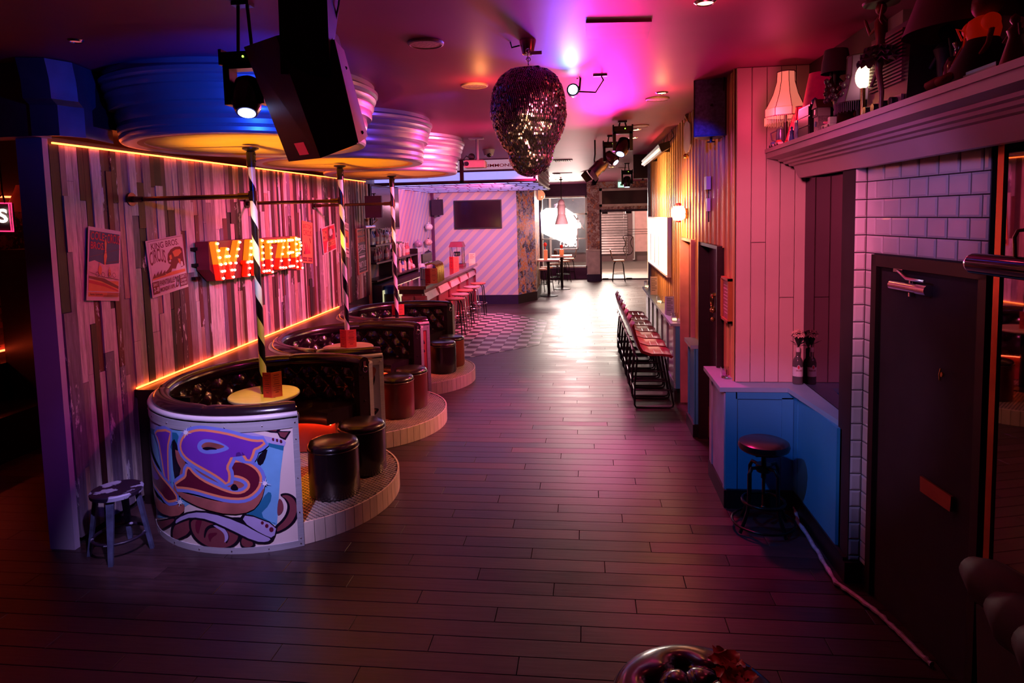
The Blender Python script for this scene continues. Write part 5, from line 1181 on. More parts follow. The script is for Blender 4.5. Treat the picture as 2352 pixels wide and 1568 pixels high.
# ---- worn metal stool by the pillar
x, y_ = -3.30, 4.09
worn = M('worn_painted_metal', (.10, .11, .22), .4, .4, var=.5, sc_=14)
t = thing('metal_stool', 'low worn metal stool standing left of the nearest booth', 'stool', (x, y_, 0))
nt = M('chipped_seat_paint', (.03, .02, .05), .4, .2); N, Lk, bb = nodes(nt)
nn = N.new('ShaderNodeTexNoise'); nn.inputs['Scale'].default_value = 9; nn.inputs['Detail'].default_value = 6; cr = N.new('ShaderNodeValToRGB'); tcn = N.new('ShaderNodeTexCoord'); Lk.new(tcn.outputs['Object'], nn.inputs[0]); Lk.new(nn.outputs[0], cr.inputs[0])
cr.color_ramp.elements[0].position = .54; cr.color_ramp.elements[0].color = (.02, .01, .03, 1); cr.color_ramp.elements[1].position = .57; cr.color_ramp.elements[1].color = (.42, .40, .60, 1); Lk.new(cr.outputs[0], bb.inputs['Base Color'])
obj('seat', B().lathe([(.01, .425), (.155, .425), (.165, .43), (.168, .455), (.16, .462), (.12, .458), (.01, .455)], (x, y_, 0), 36), nt, t, .6)
for k in range(4):
    a = R_(20+90*k); c, s = math.cos(a), math.sin(a); e = Vector((-s, c, 0))*.018
    p0, p1 = Vector((x+.13*c, y_+.13*s, .43)), Vector((x+.20*c, y_+.20*s, 0)); i_ = Vector((c, s, 0))*.012
    obj('leg', B().hexa([p1-e*.8-i_, p1+e*.8-i_, p1+e*.8+i_, p1-e*.8+i_, p0-e*1.4-i_, p0+e*1.4-i_, p0+e*1.4+i_, p0-e*1.4+i_]), worn, t, 0)
obj('foot_ring', B().tube([(x+.165*math.cos(R_(a)), y_+.165*math.sin(R_(a)), .13) for a in range(0, 360, 15)], .011, 8, True), nt, t, 1)
# ---- bottles with flowers on the ledge
def bottle_flower():
    p = uz(1829, 878, .952); p.y -= .0
    t = thing('spirit_bottle', 'clear spirit bottle with a white label holding a pink flower, on the blue ledge', 'bottle', (p.x, p.y, .952))
    x, y_, z = p.x, p.y-.03, .952
    obj('glass', B().lathe([(.001, 0), (.036, 0), (.038, .01), (.038, .165), (.030, .195), (.0155, .215), (.0145, .27), (.016, .272), (.016, .285)], (x, y_, z), 28, cap=False), M('bottle_glass', (.85, .80, .85), .06, trans=.9, var=0, ior=1.45), t, .8)
    obj('label', B().lathe([(.0388, .062), (.0388, .135)], (x, y_, z), 28, 180, 350, cap=False), white, t, .8)
    obj('cap', B().lathe([(.017, .25), (.017, .285), (.001, .285)], (x, y_, z), 20), white, t, .6)
    def cyf(u, v, d): a = R_(235+u*100); r = .0392+d; return (x+r*math.cos(a), y_+r*math.sin(a), z+.062+v*.073)
    b = B(); put_text(b, 'BACARDI', cyf, .02, .72, .56, .74, .0002, .02)
    for k in range(3): put_poly(b, rect(.05, .6, .44-k*.09, .46-k*.09), cyf, .0002)
    put_poly(b, rect(.05, .6, .08, .14), cyf, .0002); obj('label_print', b, inkred, t, 0)
    b = B(); put_poly(b, ell(.28, 1.0, .17, .26, 18), cyf, .0003); obj('emblem_disc', b, white, t, 0)
    b = B(); put_poly(b, ell(.28, 1.0, .11, .18, 18), cyf, .0006); obj('emblem', b, pred_, t, 0)
    f = thing('silk_flower', 'pink silk hydrangea flower stuck in the spirit bottle', 'flower', (x, y_, z+.28))
    obj('stem', B().tube([(x, y_, z+.10), (x, y_, z+.28), (x-.004, y_, z+.35)], .004, 6), M('dark_green_stem', (.01, .02, .01), .6), f)
    b = B()
    for a, l in ((200, .05), (330, .05), (90, .04)):
        c, s = math.cos(R_(a)), math.sin(R_(a)); b.add([(x, y_, z+.30), (x+l*c+.01, y_+l*s, z+.33), (x+l*1.5*c, y_+l*1.5*s, z+.345), (x+l*c-.01, y_+l*s, z+.335)], [(0, 1, 2, 3)])
    b.lathe([(.006, .30), (.028, .355), (.03, .37)], (x, y_, z), 12); obj('leaf', b, M('dark_green_stem'), f)
    b = B(); random.seed(5)
    for k in range(90):
        th, ph = random.uniform(0, 6.28), random.uniform(-.35, 1.5); r = .040
        c = Vector((x+r*math.cos(th)*math.cos(ph), y_+r*math.sin(th)*math.cos(ph), z+.385+r*.7*math.sin(ph)))
        n_ = (c-Vector((x, y_, z+.375))).normalized(); u = n_.orthogonal().normalized(); v = n_.cross(u)
        for q in range(4):
            a = R_(90*q+k*17); d1 = u*math.cos(a)+v*math.sin(a); d2 = u*math.cos(a+.8)+v*math.sin(a+.8)
            b.add([c, c+d1*.013+n_*.003, c+(d1+d2)*.010+n_*.006, c+d2*.013+n_*.003], [(0, 1, 2, 3)])
    obj('petals', b, M('pink_silk', (.95, .62, .55), .6, var=.3, sc_=30), f, 0, kind='stuff')
bottle_flower()
# cable wrapped in clear film
pts = [uz(1760, 1135, .10)+Vector((0, 0, 0)), uz(1800, 1140, .06), uz(1825, 1165, .02), uz(1835, 1200, .02), uz(1880, 1270, .02), uz(1922, 1340, .02), uz(1965, 1368, .02), uz(2020, 1410, .02), uz(2068, 1455, .02), uz(2110, 1500, .02), uz(2148, 1533, .02)]
film = M('crinkled_clear_film', (.55, .45, .60), .18, var=.3, sc_=30, bump=.6)
b = B(); pp = []
for a, c in zip(pts[:-1], pts[1:]):
    for k in range(5): pp.append(a.lerp(c, k/5)+Vector((random.uniform(-.004, .004), random.uniform(-.004, .004), random.uniform(-.002, .004))))
b.tube(pp, .012, 7, rr=[.009+.007*abs(math.sin(i*1.7)) for i in range(len(pp))])
tag(obj('wrapped_cable', b, film, None, .5), 'cable wrapped in clear film snaking along the floor by the black door', 'cable')
# ---- foreground tufted stool with flowers
fx, fy, fz = .335, 2.03, .725
t = thing('tufted_stool', 'round black buttoned stool at the bottom edge with orange flowers on it', 'stool', (fx, fy, 0))
n, m_ = 72, 24; vs = [(fx, fy, fz+.01)]; fs = []
bt = [(0, 0)]+[(.145*math.cos(R_(60*k+42)), .145*math.sin(R_(60*k+42))) for k in range(6)]
def hz(x_, y2):
    r = math.hypot(x_, y2); h = .05*math.sqrt(max(0, 1-(r/.272)**4)); dd = min(math.hypot(x_-a, y2-c) for a, c in bt)
    h -= .034*math.exp(-(dd/.032)**1.3)
    for i in range(len(bt)):
        for j in range(i):
            a, c = Vector(bt[i]), Vector(bt[j])
            if (a-c).length < .155:
                pv = Vector((x_, y2)); ab = c-a; f = max(0, min(1, (pv-a).dot(ab)/ab.length_squared)); h -= .014*math.exp(-((pv-a-ab*f).length/.010)**1.5)
    return h
for j in range(1, m_+1):
    r = .268*j/m_
    for k in range(n): a = 2*math.pi*k/n; x_, y2 = r*math.cos(a), r*math.sin(a); vs.append((fx+x_, fy+y2, fz+hz(x_, y2)))
for k in range(n): vs.append((fx+.272*math.cos(2*math.pi*k/n), fy+.272*math.sin(2*math.pi*k/n), fz-.07))
for k in range(n): fs.append((0, 1+k, 1+(k+1) % n))
for j in range(m_):
    for k in range(n): fs.append((1+j*n+k, 1+(j+1)*n+k, 1+(j+1)*n+(k+1) % n, 1+j*n+(k+1) % n))
obj('cushion', B().add(vs, fs), leather, t, 1.4)
b = B()
for a, c in bt: b.ball((fx+a, fy+c, fz+hz(a, c)+.002), .006, 6)
obj('button', b, chrome, t, .8, kind='stuff'); obj('piping', B().tube([(fx+.272*math.cos(R_(a)), fy+.272*math.sin(R_(a)), fz-.005) for a in range(0, 360, 8)], .007, 6, True), black, t, 1)
obj('base', B().lathe([(.25, .35), (.272, fz-.07)], (fx, fy, 0), 48).lathe([(.04, .03), (.04, .35)], (fx, fy, 0), 16).lathe([(.2, 0), (.2, .02), (.05, .035)], (fx, fy, 0), 32), blackm, t, .5)
def flower(lab, px, py, r, seed):
    random.seed(seed); p = uz(px, py, fz+.07)
    f = thing('silk_flower', lab, 'flower', tuple(p), 0, 'red flowers on the buttoned stool')
    for k in range(5):
        a = R_(72*k+seed*20); d = Vector((math.cos(a), math.sin(a), 0)); s = Vector((-d.y, d.x, 0)); u = Vector((0, 0, 1)); b = B()
        rows = []
        for j in range(6):
            f_ = j/5; w = r*.5*math.sin(math.pi*(.12+.75*f_)); h = r*.45*f_+.006*math.sin(j*2.3+k)
            rows.append([p+d*(r*f_)+s*(w*q)+u*(h+abs(q)*.006+random.uniform(-.003, .003)) for q in (-1, -.4, .3, 1)])
        rows[5] = [p_+d*random.uniform(-.006, .012) for p_ in rows[5]]
        vs = [tuple(v) for rw in rows for v in rw]; b.add(vs, [(i*4+j, i*4+j+1, i*4+j+5, i*4+j+4) for i in range(5) for j in range(3)])
        obj('petal', b, M('red_silk', (.78, .04, .02), .6, var=.25, sc_=30), f, 1)
    return f
flower('upper orange red silk flower on the buttoned stool', 1668, 1528, .055, 2)
flower('lower orange red silk flower, cut by the bottom edge', 1688, 1572, .062, 4)
flower('small crumpled red bloom at the stool rim', 1712, 1556, .030, 6)
# ---- brown leather seat at bottom right
t = thing('leather_bench', 'dark brown leather padded bench in the bottom right corner', 'bench', (1.6, 1.9, 0))
br = M('brown_leather', (.05, .010, .006), .65, var=.2, sc_=6, bump=.1)
tops = []
for k, (px_, py_, Y, r) in enumerate(((2268, 1335, 2.12, .075), (2335, 1425, 1.96, .085), (2410, 1510, 1.80, .09))):
    p = uy(px_, py_, Y); tops.append(p); obj('padded_roll', B().tube([p+Vector((-.015, .07, .01)), p, p+Vector((.07, -.16, -.02)), p+Vector((.13, -.34, -.05))], r, 14, rr=[r*.5, r, r*1.05, r]), br, t, 1.2)
x0 = tops[0].x-.02; zt0 = tops[2].z-.06
obj('front', B().hexa([(x0+.06, 2.16, 0), (1.80, 2.16, 0), (1.95, 1.1, 0), (x0+.06, 1.1, 0), (x0, 2.14, zt0), (1.78, 2.14, zt0), (1.93, 1.1, zt0), (x0, 1.1, zt0)]), br, t, .3)
# ---- chrome rail end with brass tap at right edge
a = uy(2240, 605, 1.75); c = uy(2360, 618, 1.55)
t = thing('chrome_rail', 'dark polished tube end reaching in at the right edge', 'rail', tuple(a))
obj('tube', B().cyl(a, c+(c-a)*2, .026, n=20), M('black_chrome', (.05, .04, .05), .08, 1.0), t); obj('end_cap', B().ball(a, .026, 10), chrome, t)
obj('brass_stem', B().tube([uy(2332, 600, 1.6), uy(2330, 545, 1.6), uy(2338, 530, 1.6), uy(2352, 528, 1.6)], .004, 8), brass, t)
# ================================================================ CEILING THINGS
def at_ce(px, py): return uz(px, py, CE)
def speaker_grille(lab, px, py, r=.11):
    p = at_ce(px, py); t = thing('ceiling_speaker', lab, 'ceiling speaker', tuple(p), 0, 'round ceiling speakers')
    obj('grille', B().lathe([(.001, -.014), (r*.9, -.012)], p, 32), M('worn_speaker_grille', (.55, .35, .30), .45, .3, var=.5, sc_=60), t, .5); obj('ring', B().lathe([(r*.88, -.001), (r*.9, -.016), (r, -.012), (r*1.03, -.001)], p, 32, cap=False), M('pale_ring', (.7, .5, .5), .4), t)
for px, py, l in ((978, 98, 'round ceiling speaker nearest the big hanging loudspeaker'), (1510, 226, 'round ceiling speaker beside the warm spot at right'), (1470, 288, 'round ceiling speaker behind the moving head lamps'), (1090, 195, 'round ceiling speaker left of the mirror skull'), (1430, 385, 'round ceiling speaker farthest down the hall')): speaker_grille(l, px, py)
def downlight(lab, px, py, r=.035, e=14, c=(1, .55, .22)):
    p = at_ce(px, py); t = thing('downlight', lab, 'ceiling light', tuple(p), 0, 'warm recessed spots')
    obj('ring', B().lathe([(r, -.001), (r*1.1, -.012), (r*1.45, -.001)], p, 24, cap=False), chrome, t)
    obj('lamp', B().lathe([(.001, -.008), (r, -.006)], p, 20), M('lit_spot_%d' % (c[1]*100), (1, .8, .5), .4, var=0, emit=c, es=e), t)
for px, py, r, l in ((1105, 196, .035, 'warm recessed spot left of the mirror skull'), (1520, 212, .04, 'warm recessed spot above the right speaker grille'), (1461, 297, .05, 'upper one of two warm spots behind the moving heads'), (1455, 316, .05, 'lower one of two warm spots behind the moving heads'), (1406, 383, .06, 'small warm spot beside the theatre lamp'), (1280, 412, .08, 'warm spot at the far end above the pendant')): downlight(l, px, py, r)
downlight('reddish recessed spot at the top edge of the picture', 1620, 4, .04, 10, (1, .28, .16))
downlight('dim recessed spot over the dark left corner', 174, 92, .03, .5, (1, .15, .2))
# hatch, vents
q = [at_ce(*p) for p in ((1346, 48), (1497, 45), (1488, 84), (1348, 84))]
b = B(); b.hexa([v+Vector((0, 0, -.012)) for v in (q[3], q[2], q[1], q[0])]+[v for v in (q[3], q[2], q[1], q[0])]); tag(obj('access_hatch', b, M('hatch_paint', (.20, .07, .14), .5), None, 0), 'flat rectangular access hatch in the near ceiling', 'hatch')
def vent(lab, px0, px1, py, n=8):
    a, c = at_ce(px0, py), at_ce(px1, py); t = thing('air_vent', lab, 'air vent', tuple(a)); w = c.x-a.x
    obj('frame', B().box(a.x-.03, c.x+.03, a.y-.14, a.y+.14, CE-.015, CE-.001), M('vent_dark', (.03, .02, .03), .5), t, 0)
    for k in range(n): obj('slat', B().hexa([(a.x+w*k/n, a.y-.12, CE-.03), (a.x+w*k/n+w*.35/n, a.y-.12, CE-.03), (a.x+w*k/n+w*.35/n, a.y+.12, CE-.03), (a.x+w*k/n, a.y+.12, CE-.03), (a.x+w*k/n+.01, a.y-.12, CE-.012), (a.x+w*k/n+w*.35/n+.01, a.y-.12, CE-.012), (a.x+w*k/n+w*.35/n+.01, a.y+.12, CE-.012), (a.x+w*k/n+.01, a.y+.12, CE-.012)]), cream, t, 0)
vent('slatted air vent right of the mirror skull', 1275, 1312, 368); vent('thin closed air vent farther down the hall', 1272, 1312, 398, 1)
# mirror skull with motor
c = at_ce(1212, 92); Yb = 3.94; 
t = thing('mirror_ball_motor', 'small metal motor cup on the ceiling above the mirror skull', 'motor', tuple(c))
obj('housing', B().lathe([(.028, -.09), (.034, -.085), (.052, -.01), (.052, 0)], c, 28), M('copper_metal', (.55, .22, .18), .25, .9), t); obj('lead', B().tube([c+Vector((-.05, 0, -.03)), c+Vector((-.10, 0, -.04)), c+Vector((-.11, .02, -.002))], .005), blackm, t)
pc = uy(1214, 160, Yb); obj('chain', B().tube([c+Vector((0, 0, -.09)), Vector((pc.x, Yb, pc.z+.03))], .004).tube([(pc.x+.012*math.cos(R_(a)), Yb, pc.z+.06+.012*math.sin(R_(a))) for a in range(0, 360, 40)], .003, 5, True).tube([(pc.x+.014*math.cos(R_(a)), Yb, pc.z+.11+.014*math.sin(R_(a))) for a in range(0, 360, 40)], .003, 5, True), chrome, t)
obj('tag', B().box(pc.x+.01, pc.x+.08, Yb-.002, Yb+.002, c.z-.135, c.z-.115), white, t, 0)
bc = uy(1215, 285, Yb); t = thing('mirror_skull', 'hanging skull shaped mirror ball covered in tiny mirror tiles', 'mirror ball', tuple(bc), 0)
PXM = 1500/3.95
sil = [(158, 0, 0), (165, -40, 42), (180, -62, 62), (205, -78, 76), (235, -84, 82), (265, -86, 84), (290, -80, 80), (315, -70, 70), (335, -60, 58), (348, -48, 52), (365, -46, 50), (385, -36, 40), (398, -22, 22), (404, 0, 0)]
def row(py):
    for (a, l, r), (a2, l2, r2) in zip(sil[:-1], sil[1:]):
        if a <= py <= a2: f = (py-a)/(a2-a); return l+(l2-l)*f, r+(r2-r)*f
    return 0, 0
random.seed(11); b = B(); core = B(); rings = []
nr = 62
for i in range(nr+1):
    py = 159+(403-159)*i/nr; l, r = row(py); cx_ = bc.x+((l+r)/2)/PXM; rx = max(.004, (r-l)/2/PXM); z = bc.z-(py-285)/PXM
    ry = rx*(1.0 if py < 320 else .95)
    if 270 < py < 330: ry *= 1.0
    rings.append((cx_, rx, ry, z))
def sp(i, th, e=0.0):
    cx_, rx, ry, z = rings[i]; s = math.sin(th); k = 1.0
    if -1.1 < z-bc.z < 0 and s < -.3: # face side hollows (eye sockets, nose, mouth line)
        for ex in (-.42, .42): k -= .16*math.exp(-(((math.cos(th)-ex)/.22)**2+((z-(bc.z-.0))/.045)**2))
        k -= .10*math.exp(-((math.cos(th)/.12)**2+((z-(bc.z-.10))/.03)**2)); k -= .05*math.exp(-((z-(bc.z-.19))/.012)**2)
    return Vector((cx_+(rx*k+e)*math.cos(th), Yb+(ry*k+e)*s, z))
for i in range(nr):
    n = max(8, int(2*math.pi*rings[i][1]/.0125)); 
    for k in range(n):
        a0, a1 = 2*math.pi*k/n+.01, 2*math.pi*(k+1)/n-.01
        q = [sp(i, a0, .003), sp(i, a1, .003), sp(i+1, a1, .003), sp(i+1, a0, .003)]
        m0 = sum(q, Vector())/4; q = [m0+(v-m0)*.93 for v in q]; nn_ = (q[1]-q[0]).cross(q[3]-q[0])
        if nn_.length < 1e-9: continue
        nn_.normalize(); j = [random.uniform(-.0030, .0030) for _ in range(3)]
        q = [q[0]+nn_*j[0], q[1]+nn_*j[1], q[2]+nn_*j[2], q[3]+nn_*(j[0]+j[2]-j[1])]
        b.add(q, [(0, 1, 2, 3)])
n = 40; vs = []; fs = []
for i in range(nr+1):
    for k in range(n): vs.append(sp(i, 2*math.pi*k/n, 0))
for i in range(nr):
    for k in range(n): fs.append((i*n+k, i*n+(k+1) % n, (i+1)*n+(k+1) % n, (i+1)*n+k))
obj('body', B().add(vs, fs), ink, t, 1); obj('mirror_tiles', b, mirrorball, t, 0, kind='stuff')
# moving head lamps
bluelens = M('blue_lens', (.4, .5, 1), .2, var=0, emit=(.35, .45, 1), es=9)
def moving_head(lab, p, s=1.0, aim=(0.3, -.3, -.8), drop=.08, nm='moving_head_lamp', mbody=blackm):
    p = Vector(p); t = thing(nm, lab, 'stage light', (p.x, p.y, p.z), 0)
    a = Vector(aim).normalized(); mx = Matrix.Translation(p)
    top = p.z+drop
    b = B().box(-.13*s, .13*s, -.09*s, .09*s, 0, .07*s, mx).box(-.14*s, -.12*s, -.09*s, .09*s, -.01*s, .09*s, mx).box(.12*s, .14*s, -.09*s, .09*s, -.01*s, .09*s, mx)
    obj('base', b, mbody, t, 0)
    b = B()
    for x in (-.05*s, .05*s): b.cyl(mx @ Vector((x, 0, .07*s)), Vector((p.x+x*.6, p.y, CE)), .011*s)
    b.box(p.x-.06*s, p.x+.06*s, p.y-.04*s, p.y+.04*s, CE-.02, CE-.001); obj('clamp', b, mbody, t, 0)
    b = B()
    for x in (-1, 1): b.box(x*.115*s-.022*s, x*.115*s+.022*s, -.05*s, .05*s, -.26*s, -.0, mx)
    b.box(-.13*s, .13*s, -.05*s, .05*s, -.03*s, .0, mx); obj('yoke', b, mbody, t, 0)
    c0 = p+Vector((0, 0, -.20*s)); 
    head = obj('head', B().tube([c0-a*.13*s, c0-a*.10*s, c0, c0+a*.09*s, c0+a*.13*s], .08*s, 20, rr=[.05*s, .085*s, .095*s, .088*s, .068*s]), M('glossy_black', (.02, .01, .02), .18, coat=.5), t, .7)
    obj('lens', B().cyl(c0+a*.131*s, c0+a*.134*s, .055*s, n=20), bluelens, head, 0)
    obj('status_light', B().ball(mx @ Vector((.03*s, -.092*s, .035*s)), .007*s, 6), M('green_led', (.5, 1, .1), .4, var=0, emit=(.4, 1, .05), es=6), t)
    return t
p = uy(565, 150, 3.15); moving_head('moving head lamp with blue lit lens, behind the big hanging loudspeaker', p, .75, (.1, -.35, -.8))
p = uy(1430, 303, 7.9); moving_head('nearest moving head lamp of the row down the hall', p, .85, (-.3, -.5, -.85))
p = uy(1403, 336, 9.3); moving_head('second moving head lamp of the row, tilted right', p, .8, (.75, -.5, -.8))
p = uy(1440, 398, 14.5); moving_head('small far moving head lamp in front of the exit sign', p, .9, (0, -.1, -1))
# theatre can lamp
p = uy(1375, 385, 9.8); a = Vector((-.62, -.35, -.62)).normalized(); t = thing('theatre_lamp', 'black theatre can lamp with barn doors, angled down left', 'stage light', tuple(p))
obj('can', B().tube([p-a*.17, p-a*.13, p-a*.02, p+a*.02, p+a*.14], .09, 20, rr=[.045, .08, .10, .088, .092]), M('glossy_black'), t, .6)
s_ = a.cross(Vector((0, 0, 1))).normalized(); u = s_.cross(a)
for d1, d2 in ((s_, u), (-s_, u), (u, s_), (-u, s_)):
    e = p+a*.15; obj('barn_door', B().hexa([e+d1*.09-d2*.09, e+d1*.09+d2*.09, e+d1*.094+d2*.09, e+d1*.094-d2*.09, e+a*.09+d1*.13-d2*.07, e+a*.09+d1*.13+d2*.07, e+a*.09+d1*.134+d2*.07, e+a*.09+d1*.134-d2*.07]), blackm, t, 0)
obj('bracket', B().tube([p+s_*.10, p+s_*.12+Vector((0, 0, .12)), Vector((p.x-.05, p.y, p.z+.2)), Vector((p.x-.05, p.y, CE))], .012), blackm, t)
obj('cable_loop', B().tube([p-a*.16+Vector((.05*math.cos(R_(k)), 0, -.06+.06*math.sin(R_(k))))+Vector((.05, 0, 0)) for k in range(0, 360, 30)], .006, 6, True), cream, t)
# blue par facing the camera
p = uy(1316, 206, 5.3); t = thing('blue_par_lamp', 'blazing blue white lamp facing the viewer beside the mirror skull', 'stage light', tuple(p))
obj('housing', B().tube([p+Vector((.02, .14, .02)), p+Vector((0, .10, 0)), p+Vector((0, .0, 0))], .05, 20, rr=[.03, .045, .05]), blackm, t)
obj('lens', B().cyl(p+Vector((0, -.001, 0)), p+Vector((0, -.006, 0)), .036, n=24), M('blazing_blue_lens', (.7, .8, 1), .3, var=0, emit=(.55, .65, 1), es=40), t, 0)
obj('bracket', B().tube([p+Vector((.05, .05, 0)), p+Vector((.06, .05, .1)), Vector((p.x+.03, p.y+.05, CE))], .008), blackm, t)
a = at_ce(1380, 172); obj('cable', B().tube([p+Vector((.02, .13, .01)), p+Vector((.18, .1, -.01)), a+Vector((.02, 0, -.04)), a], .006).box(a.x-.06, a.x+.05, a.y-.02, a.y+.02, CE-.012, CE-.001), blackm, t)
# dome cameras
def dome(lab, px, py, r=.055):
    p = at_ce(px, py); t = thing('dome_camera', lab, 'camera', tuple(p), 0)
    obj('base', B().lathe([(r*.72, -.055*r/.055), (r*.95, -.03), (r, -.012), (r, 0)], p, 28), M('camera_white', (.62, .50, .55), .35), t, .7)
    obj('lens', B().ball(p+Vector((.01, -r*.35, -r*.85)), r*.48, 10), M('glossy_black'), t, 1)
dome('white dome security camera on the ceiling at the far left', 38, 152, .06); dome('white dome security camera beside the projector', 1122, 343, .10)
# projector
p = uy(1092, 372, 9.0); t = thing('projector', 'small projector hung from the ceiling in front of the bar fascia', 'projector', (p.x, p.y, p.z)); x, y_, z = p.x, p.y, p.z
obj('body', B().bev(x-.14, x+.14, y_-.12, y_+.12, z-.08, z+.02, .015), M('beige_plastic', (.72, .50, .38), .4), t, .3)
obj('lens', B().cyl((x-.10, y_-.13, z-.03), (x-.10, y_-.10, z-.03), .03), black, t)
obj('ceiling_bracket', B().cyl((x+.03, y_, z+.02), (x+.03, y_, CE), .022).box(x-.08, x+.12, y_-.06, y_+.06, CE-.02, CE-.001), M('bracket_white', (.7, .6, .62), .4), t)
obj('cable', B().tube([(x-.02, y_, z+.04), (x-.12, y_-.05, z+.08), (x-.18, y_, z+.02), (x-.16, y_, z-.05)], .008).ball((x-.05, y_-.02, z+.07), .05, 8), black, t)
# big foreground loudspeaker
def V8(l): return [uy(*q) for q in l]
ft = V8([(560, 108, 3.0), (634, 82, 2.72), (757, 60, 2.75), (778, 84, 3.02), (700, 90, 3.3)]); fb = V8([(663, 371, 2.9), (736, 363, 2.62), (820, 331, 2.66), (842, 316, 2.95), (745, 345, 3.25)])
t = thing('hanging_loudspeaker', 'big black loudspeaker hanging tilted from the ceiling in the foreground', 'speaker', tuple(fb[1]))
b = B().add(ft+fb, [tuple(range(5)), tuple(range(9, 4, -1))]+[(i, 5+i, 5+(i+1) % 5, (i+1) % 5) for i in (0, 1, 3, 4)]+[(2, 7, 8, 3)])
obj('cabinet', b, M('speaker_black_paint', (.028, .008, .012), .42, bump=.05, sc_=60), t, 0)
f = lambda a_, c_, e_: ft[a_].lerp(fb[a_], c_).lerp(ft[a_+1].lerp(fb[a_+1], c_), e_)
n_ = (fb[0]-ft[0]).cross(ft[1]-ft[0]).normalized(); n_ = n_ if n_.y < 0 else -n_
q = [f(0, .86, .42), f(0, .86, .70), f(0, .96, .72), f(0, .96, .46)]
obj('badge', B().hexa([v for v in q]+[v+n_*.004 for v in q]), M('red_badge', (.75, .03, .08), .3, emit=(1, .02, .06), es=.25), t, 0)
m_ = M('speaker_grille_edge', (.30, .12, .18), .5); n2 = Vector((.9, -.4, .1)).normalized()
q = [ft[2].lerp(fb[2], .12), ft[3].lerp(fb[3], .14), fb[3].lerp(ft[3], .01), fb[2].lerp(ft[2], .01)]
obj('grille', B().hexa([v+n2*.001 for v in q]+[v+n2*.010 for v in q]), m_, t, 0)
b = B()
for fz_ in (.25, .93): v = q[0].lerp(q[3], fz_).lerp(q[1].lerp(q[2], fz_), .5); b.ball(v+n2*.012, .008, 6)
obj('bolt', b, black, t, .8)
u0, u1 = uy(640, 0, 2.78), uy(757, 0, 2.80)
obj('bracket', B().hexa([uy(645, 170, 2.70), uy(758, 175, 2.70), uy(758, 170, 2.86), uy(645, 165, 2.86), (uy(640, 0, 2.7).x, 2.70, CE), (uy(752, 0, 2.7).x, 2.70, CE), (uy(752, 0, 2.7).x, 2.90, CE), (uy(640, 0, 2.7).x, 2.90, CE)]), black, t, 0)
obj('cable', B().tube([uy(757, 105, 2.8), uy(766, 85, 2.8), uy(772, 40, 2.8), uy(778, 10, 2.8), uy(782, -40, 2.85)], .004), black, t)
# ================================================================ BAR
YB = 16.9
struct('wall_bar_end', B().box(-4.6, -1.80, YB, YB+.2, 0, CE), stripem, 0)
struct('wall_bar_left', B().box(-4.8, -4.05, 11.3, YB, 0, CE), stripem, 0)
struct('baseboard_bar', B().box(-2.9, -1.80, YB-.03, YB, 0, .24), M('navy_skirting', (.02, .01, .05), .35), 0)
struct('trim_6', B().box(-4.06, -3.98, YB-.08, YB, 0, CE), M('purple_corner_trim', (.12, .02, .10), .4), 0)
pl_ = struct('wall_comic_pillar', B().hexa([(-1.80, YB+.0, 0), (-1.39, YB+.75, 0), (-1.39, YB+2.4, 0), (-1.80, YB+2.4, 0), (-1.80, YB, CE), (-1.39, YB+.75, CE), (-1.39, YB+2.4, CE), (-1.80, YB+2.4, CE)]), comic, 0)
obj('skirting', B().hexa([(-1.80, YB-.02, 0), (-1.36, YB+.74, 0), (-1.36, YB+2.4, 0), (-1.80, YB+2.4, 0), (-1.80, YB-.02, .24), (-1.36, YB+.74, .24), (-1.36, YB+2.4, .24), (-1.80, YB+2.4, .24)]), skirt, pl_, 0)
obj('pine_post', B().box(-1.64, -1.40, YB+2.3, YB+2.5, .24, CE), pine, pl_, 0)
# lit canopy above the bar
YF = 12.3
t = thing('bar_light_canopy', 'lit white canopy over the bar with a lettered fascia reading @SIMMONS', 'light canopy', (-2.5, 14, 2.93))
bx = uy(820, 410, YF).x; ex = uy(1228, 410, YF).x
frm = M('purple_frame', (.16, .02, .12), .4)
pan = M('lit_fascia_panel', (.8, .7, 1), .4, var=0, emit=(.36, .34, 1.0), es=1.0); pan2 = M('pink_fascia_panel', (.85, .7, .8), .4, var=0, emit=(1, .50, .80), es=.35)
obj('carcass', B().box(bx, ex+.02, YF+.03, YB-.2, 2.965, CE-.004), frm, t, 0)
mx_ = uy(1060, 380, YF).x
for x0, x1, z0, z1, m in ((bx+.03, mx_-.04, 2.99, 3.14, pan), (mx_+.04, ex-.03, 2.99, 3.14, pan), (mx_+.04, ex-.03, 3.18, 3.36, pan2), (bx+.03, mx_-.04, 3.18, 3.36, pan2)): obj('fascia_panel', B().box(x0, x1, YF+.0, YF+.03, z0, z1), m, t, 0)
b = B(); put_text(b, '@SIMMONS', lambda u, v, d: (u, YF-.004, v), uy(1100, 370, YF).x, uy(1176, 370, YF).x, 3.21, 3.285, 0, .02); obj('lettering', b, pred_, t, 0)
obj('fascia_rail', B().box(bx, ex+.02, YF-.02, YF+.02, 2.93, 2.985).box(bx, ex+.02, YF-.015, YF+.02, 3.145, 3.175).box(mx_-.035, mx_+.035, YF-.02, YF+.02, 2.95, CE-.005), frm, t, 0)
nx_, ny_ = 13, 6; und = M('lit_ceiling_panel', (.6, .6, 1), .4, var=0, emit=(.38, .34, 1.0), es=1.15)
cw = (ex-bx-.08)/nx_; rw = (YB-.3-YF)/ny_
for i in range(nx_):
    for j in range(ny_):
        x0 = bx+.05+cw*i+(cw*.35 if j % 2 else 0); x1 = min(x0+cw-.05, ex-.03); y0 = YF+.08+rw*j; y1 = y0+rw-.12
        if x1-x0 > .05: obj('light_panel', B().box(x0, x1, y0, y1, 2.944, 2.95), und, t, 0)
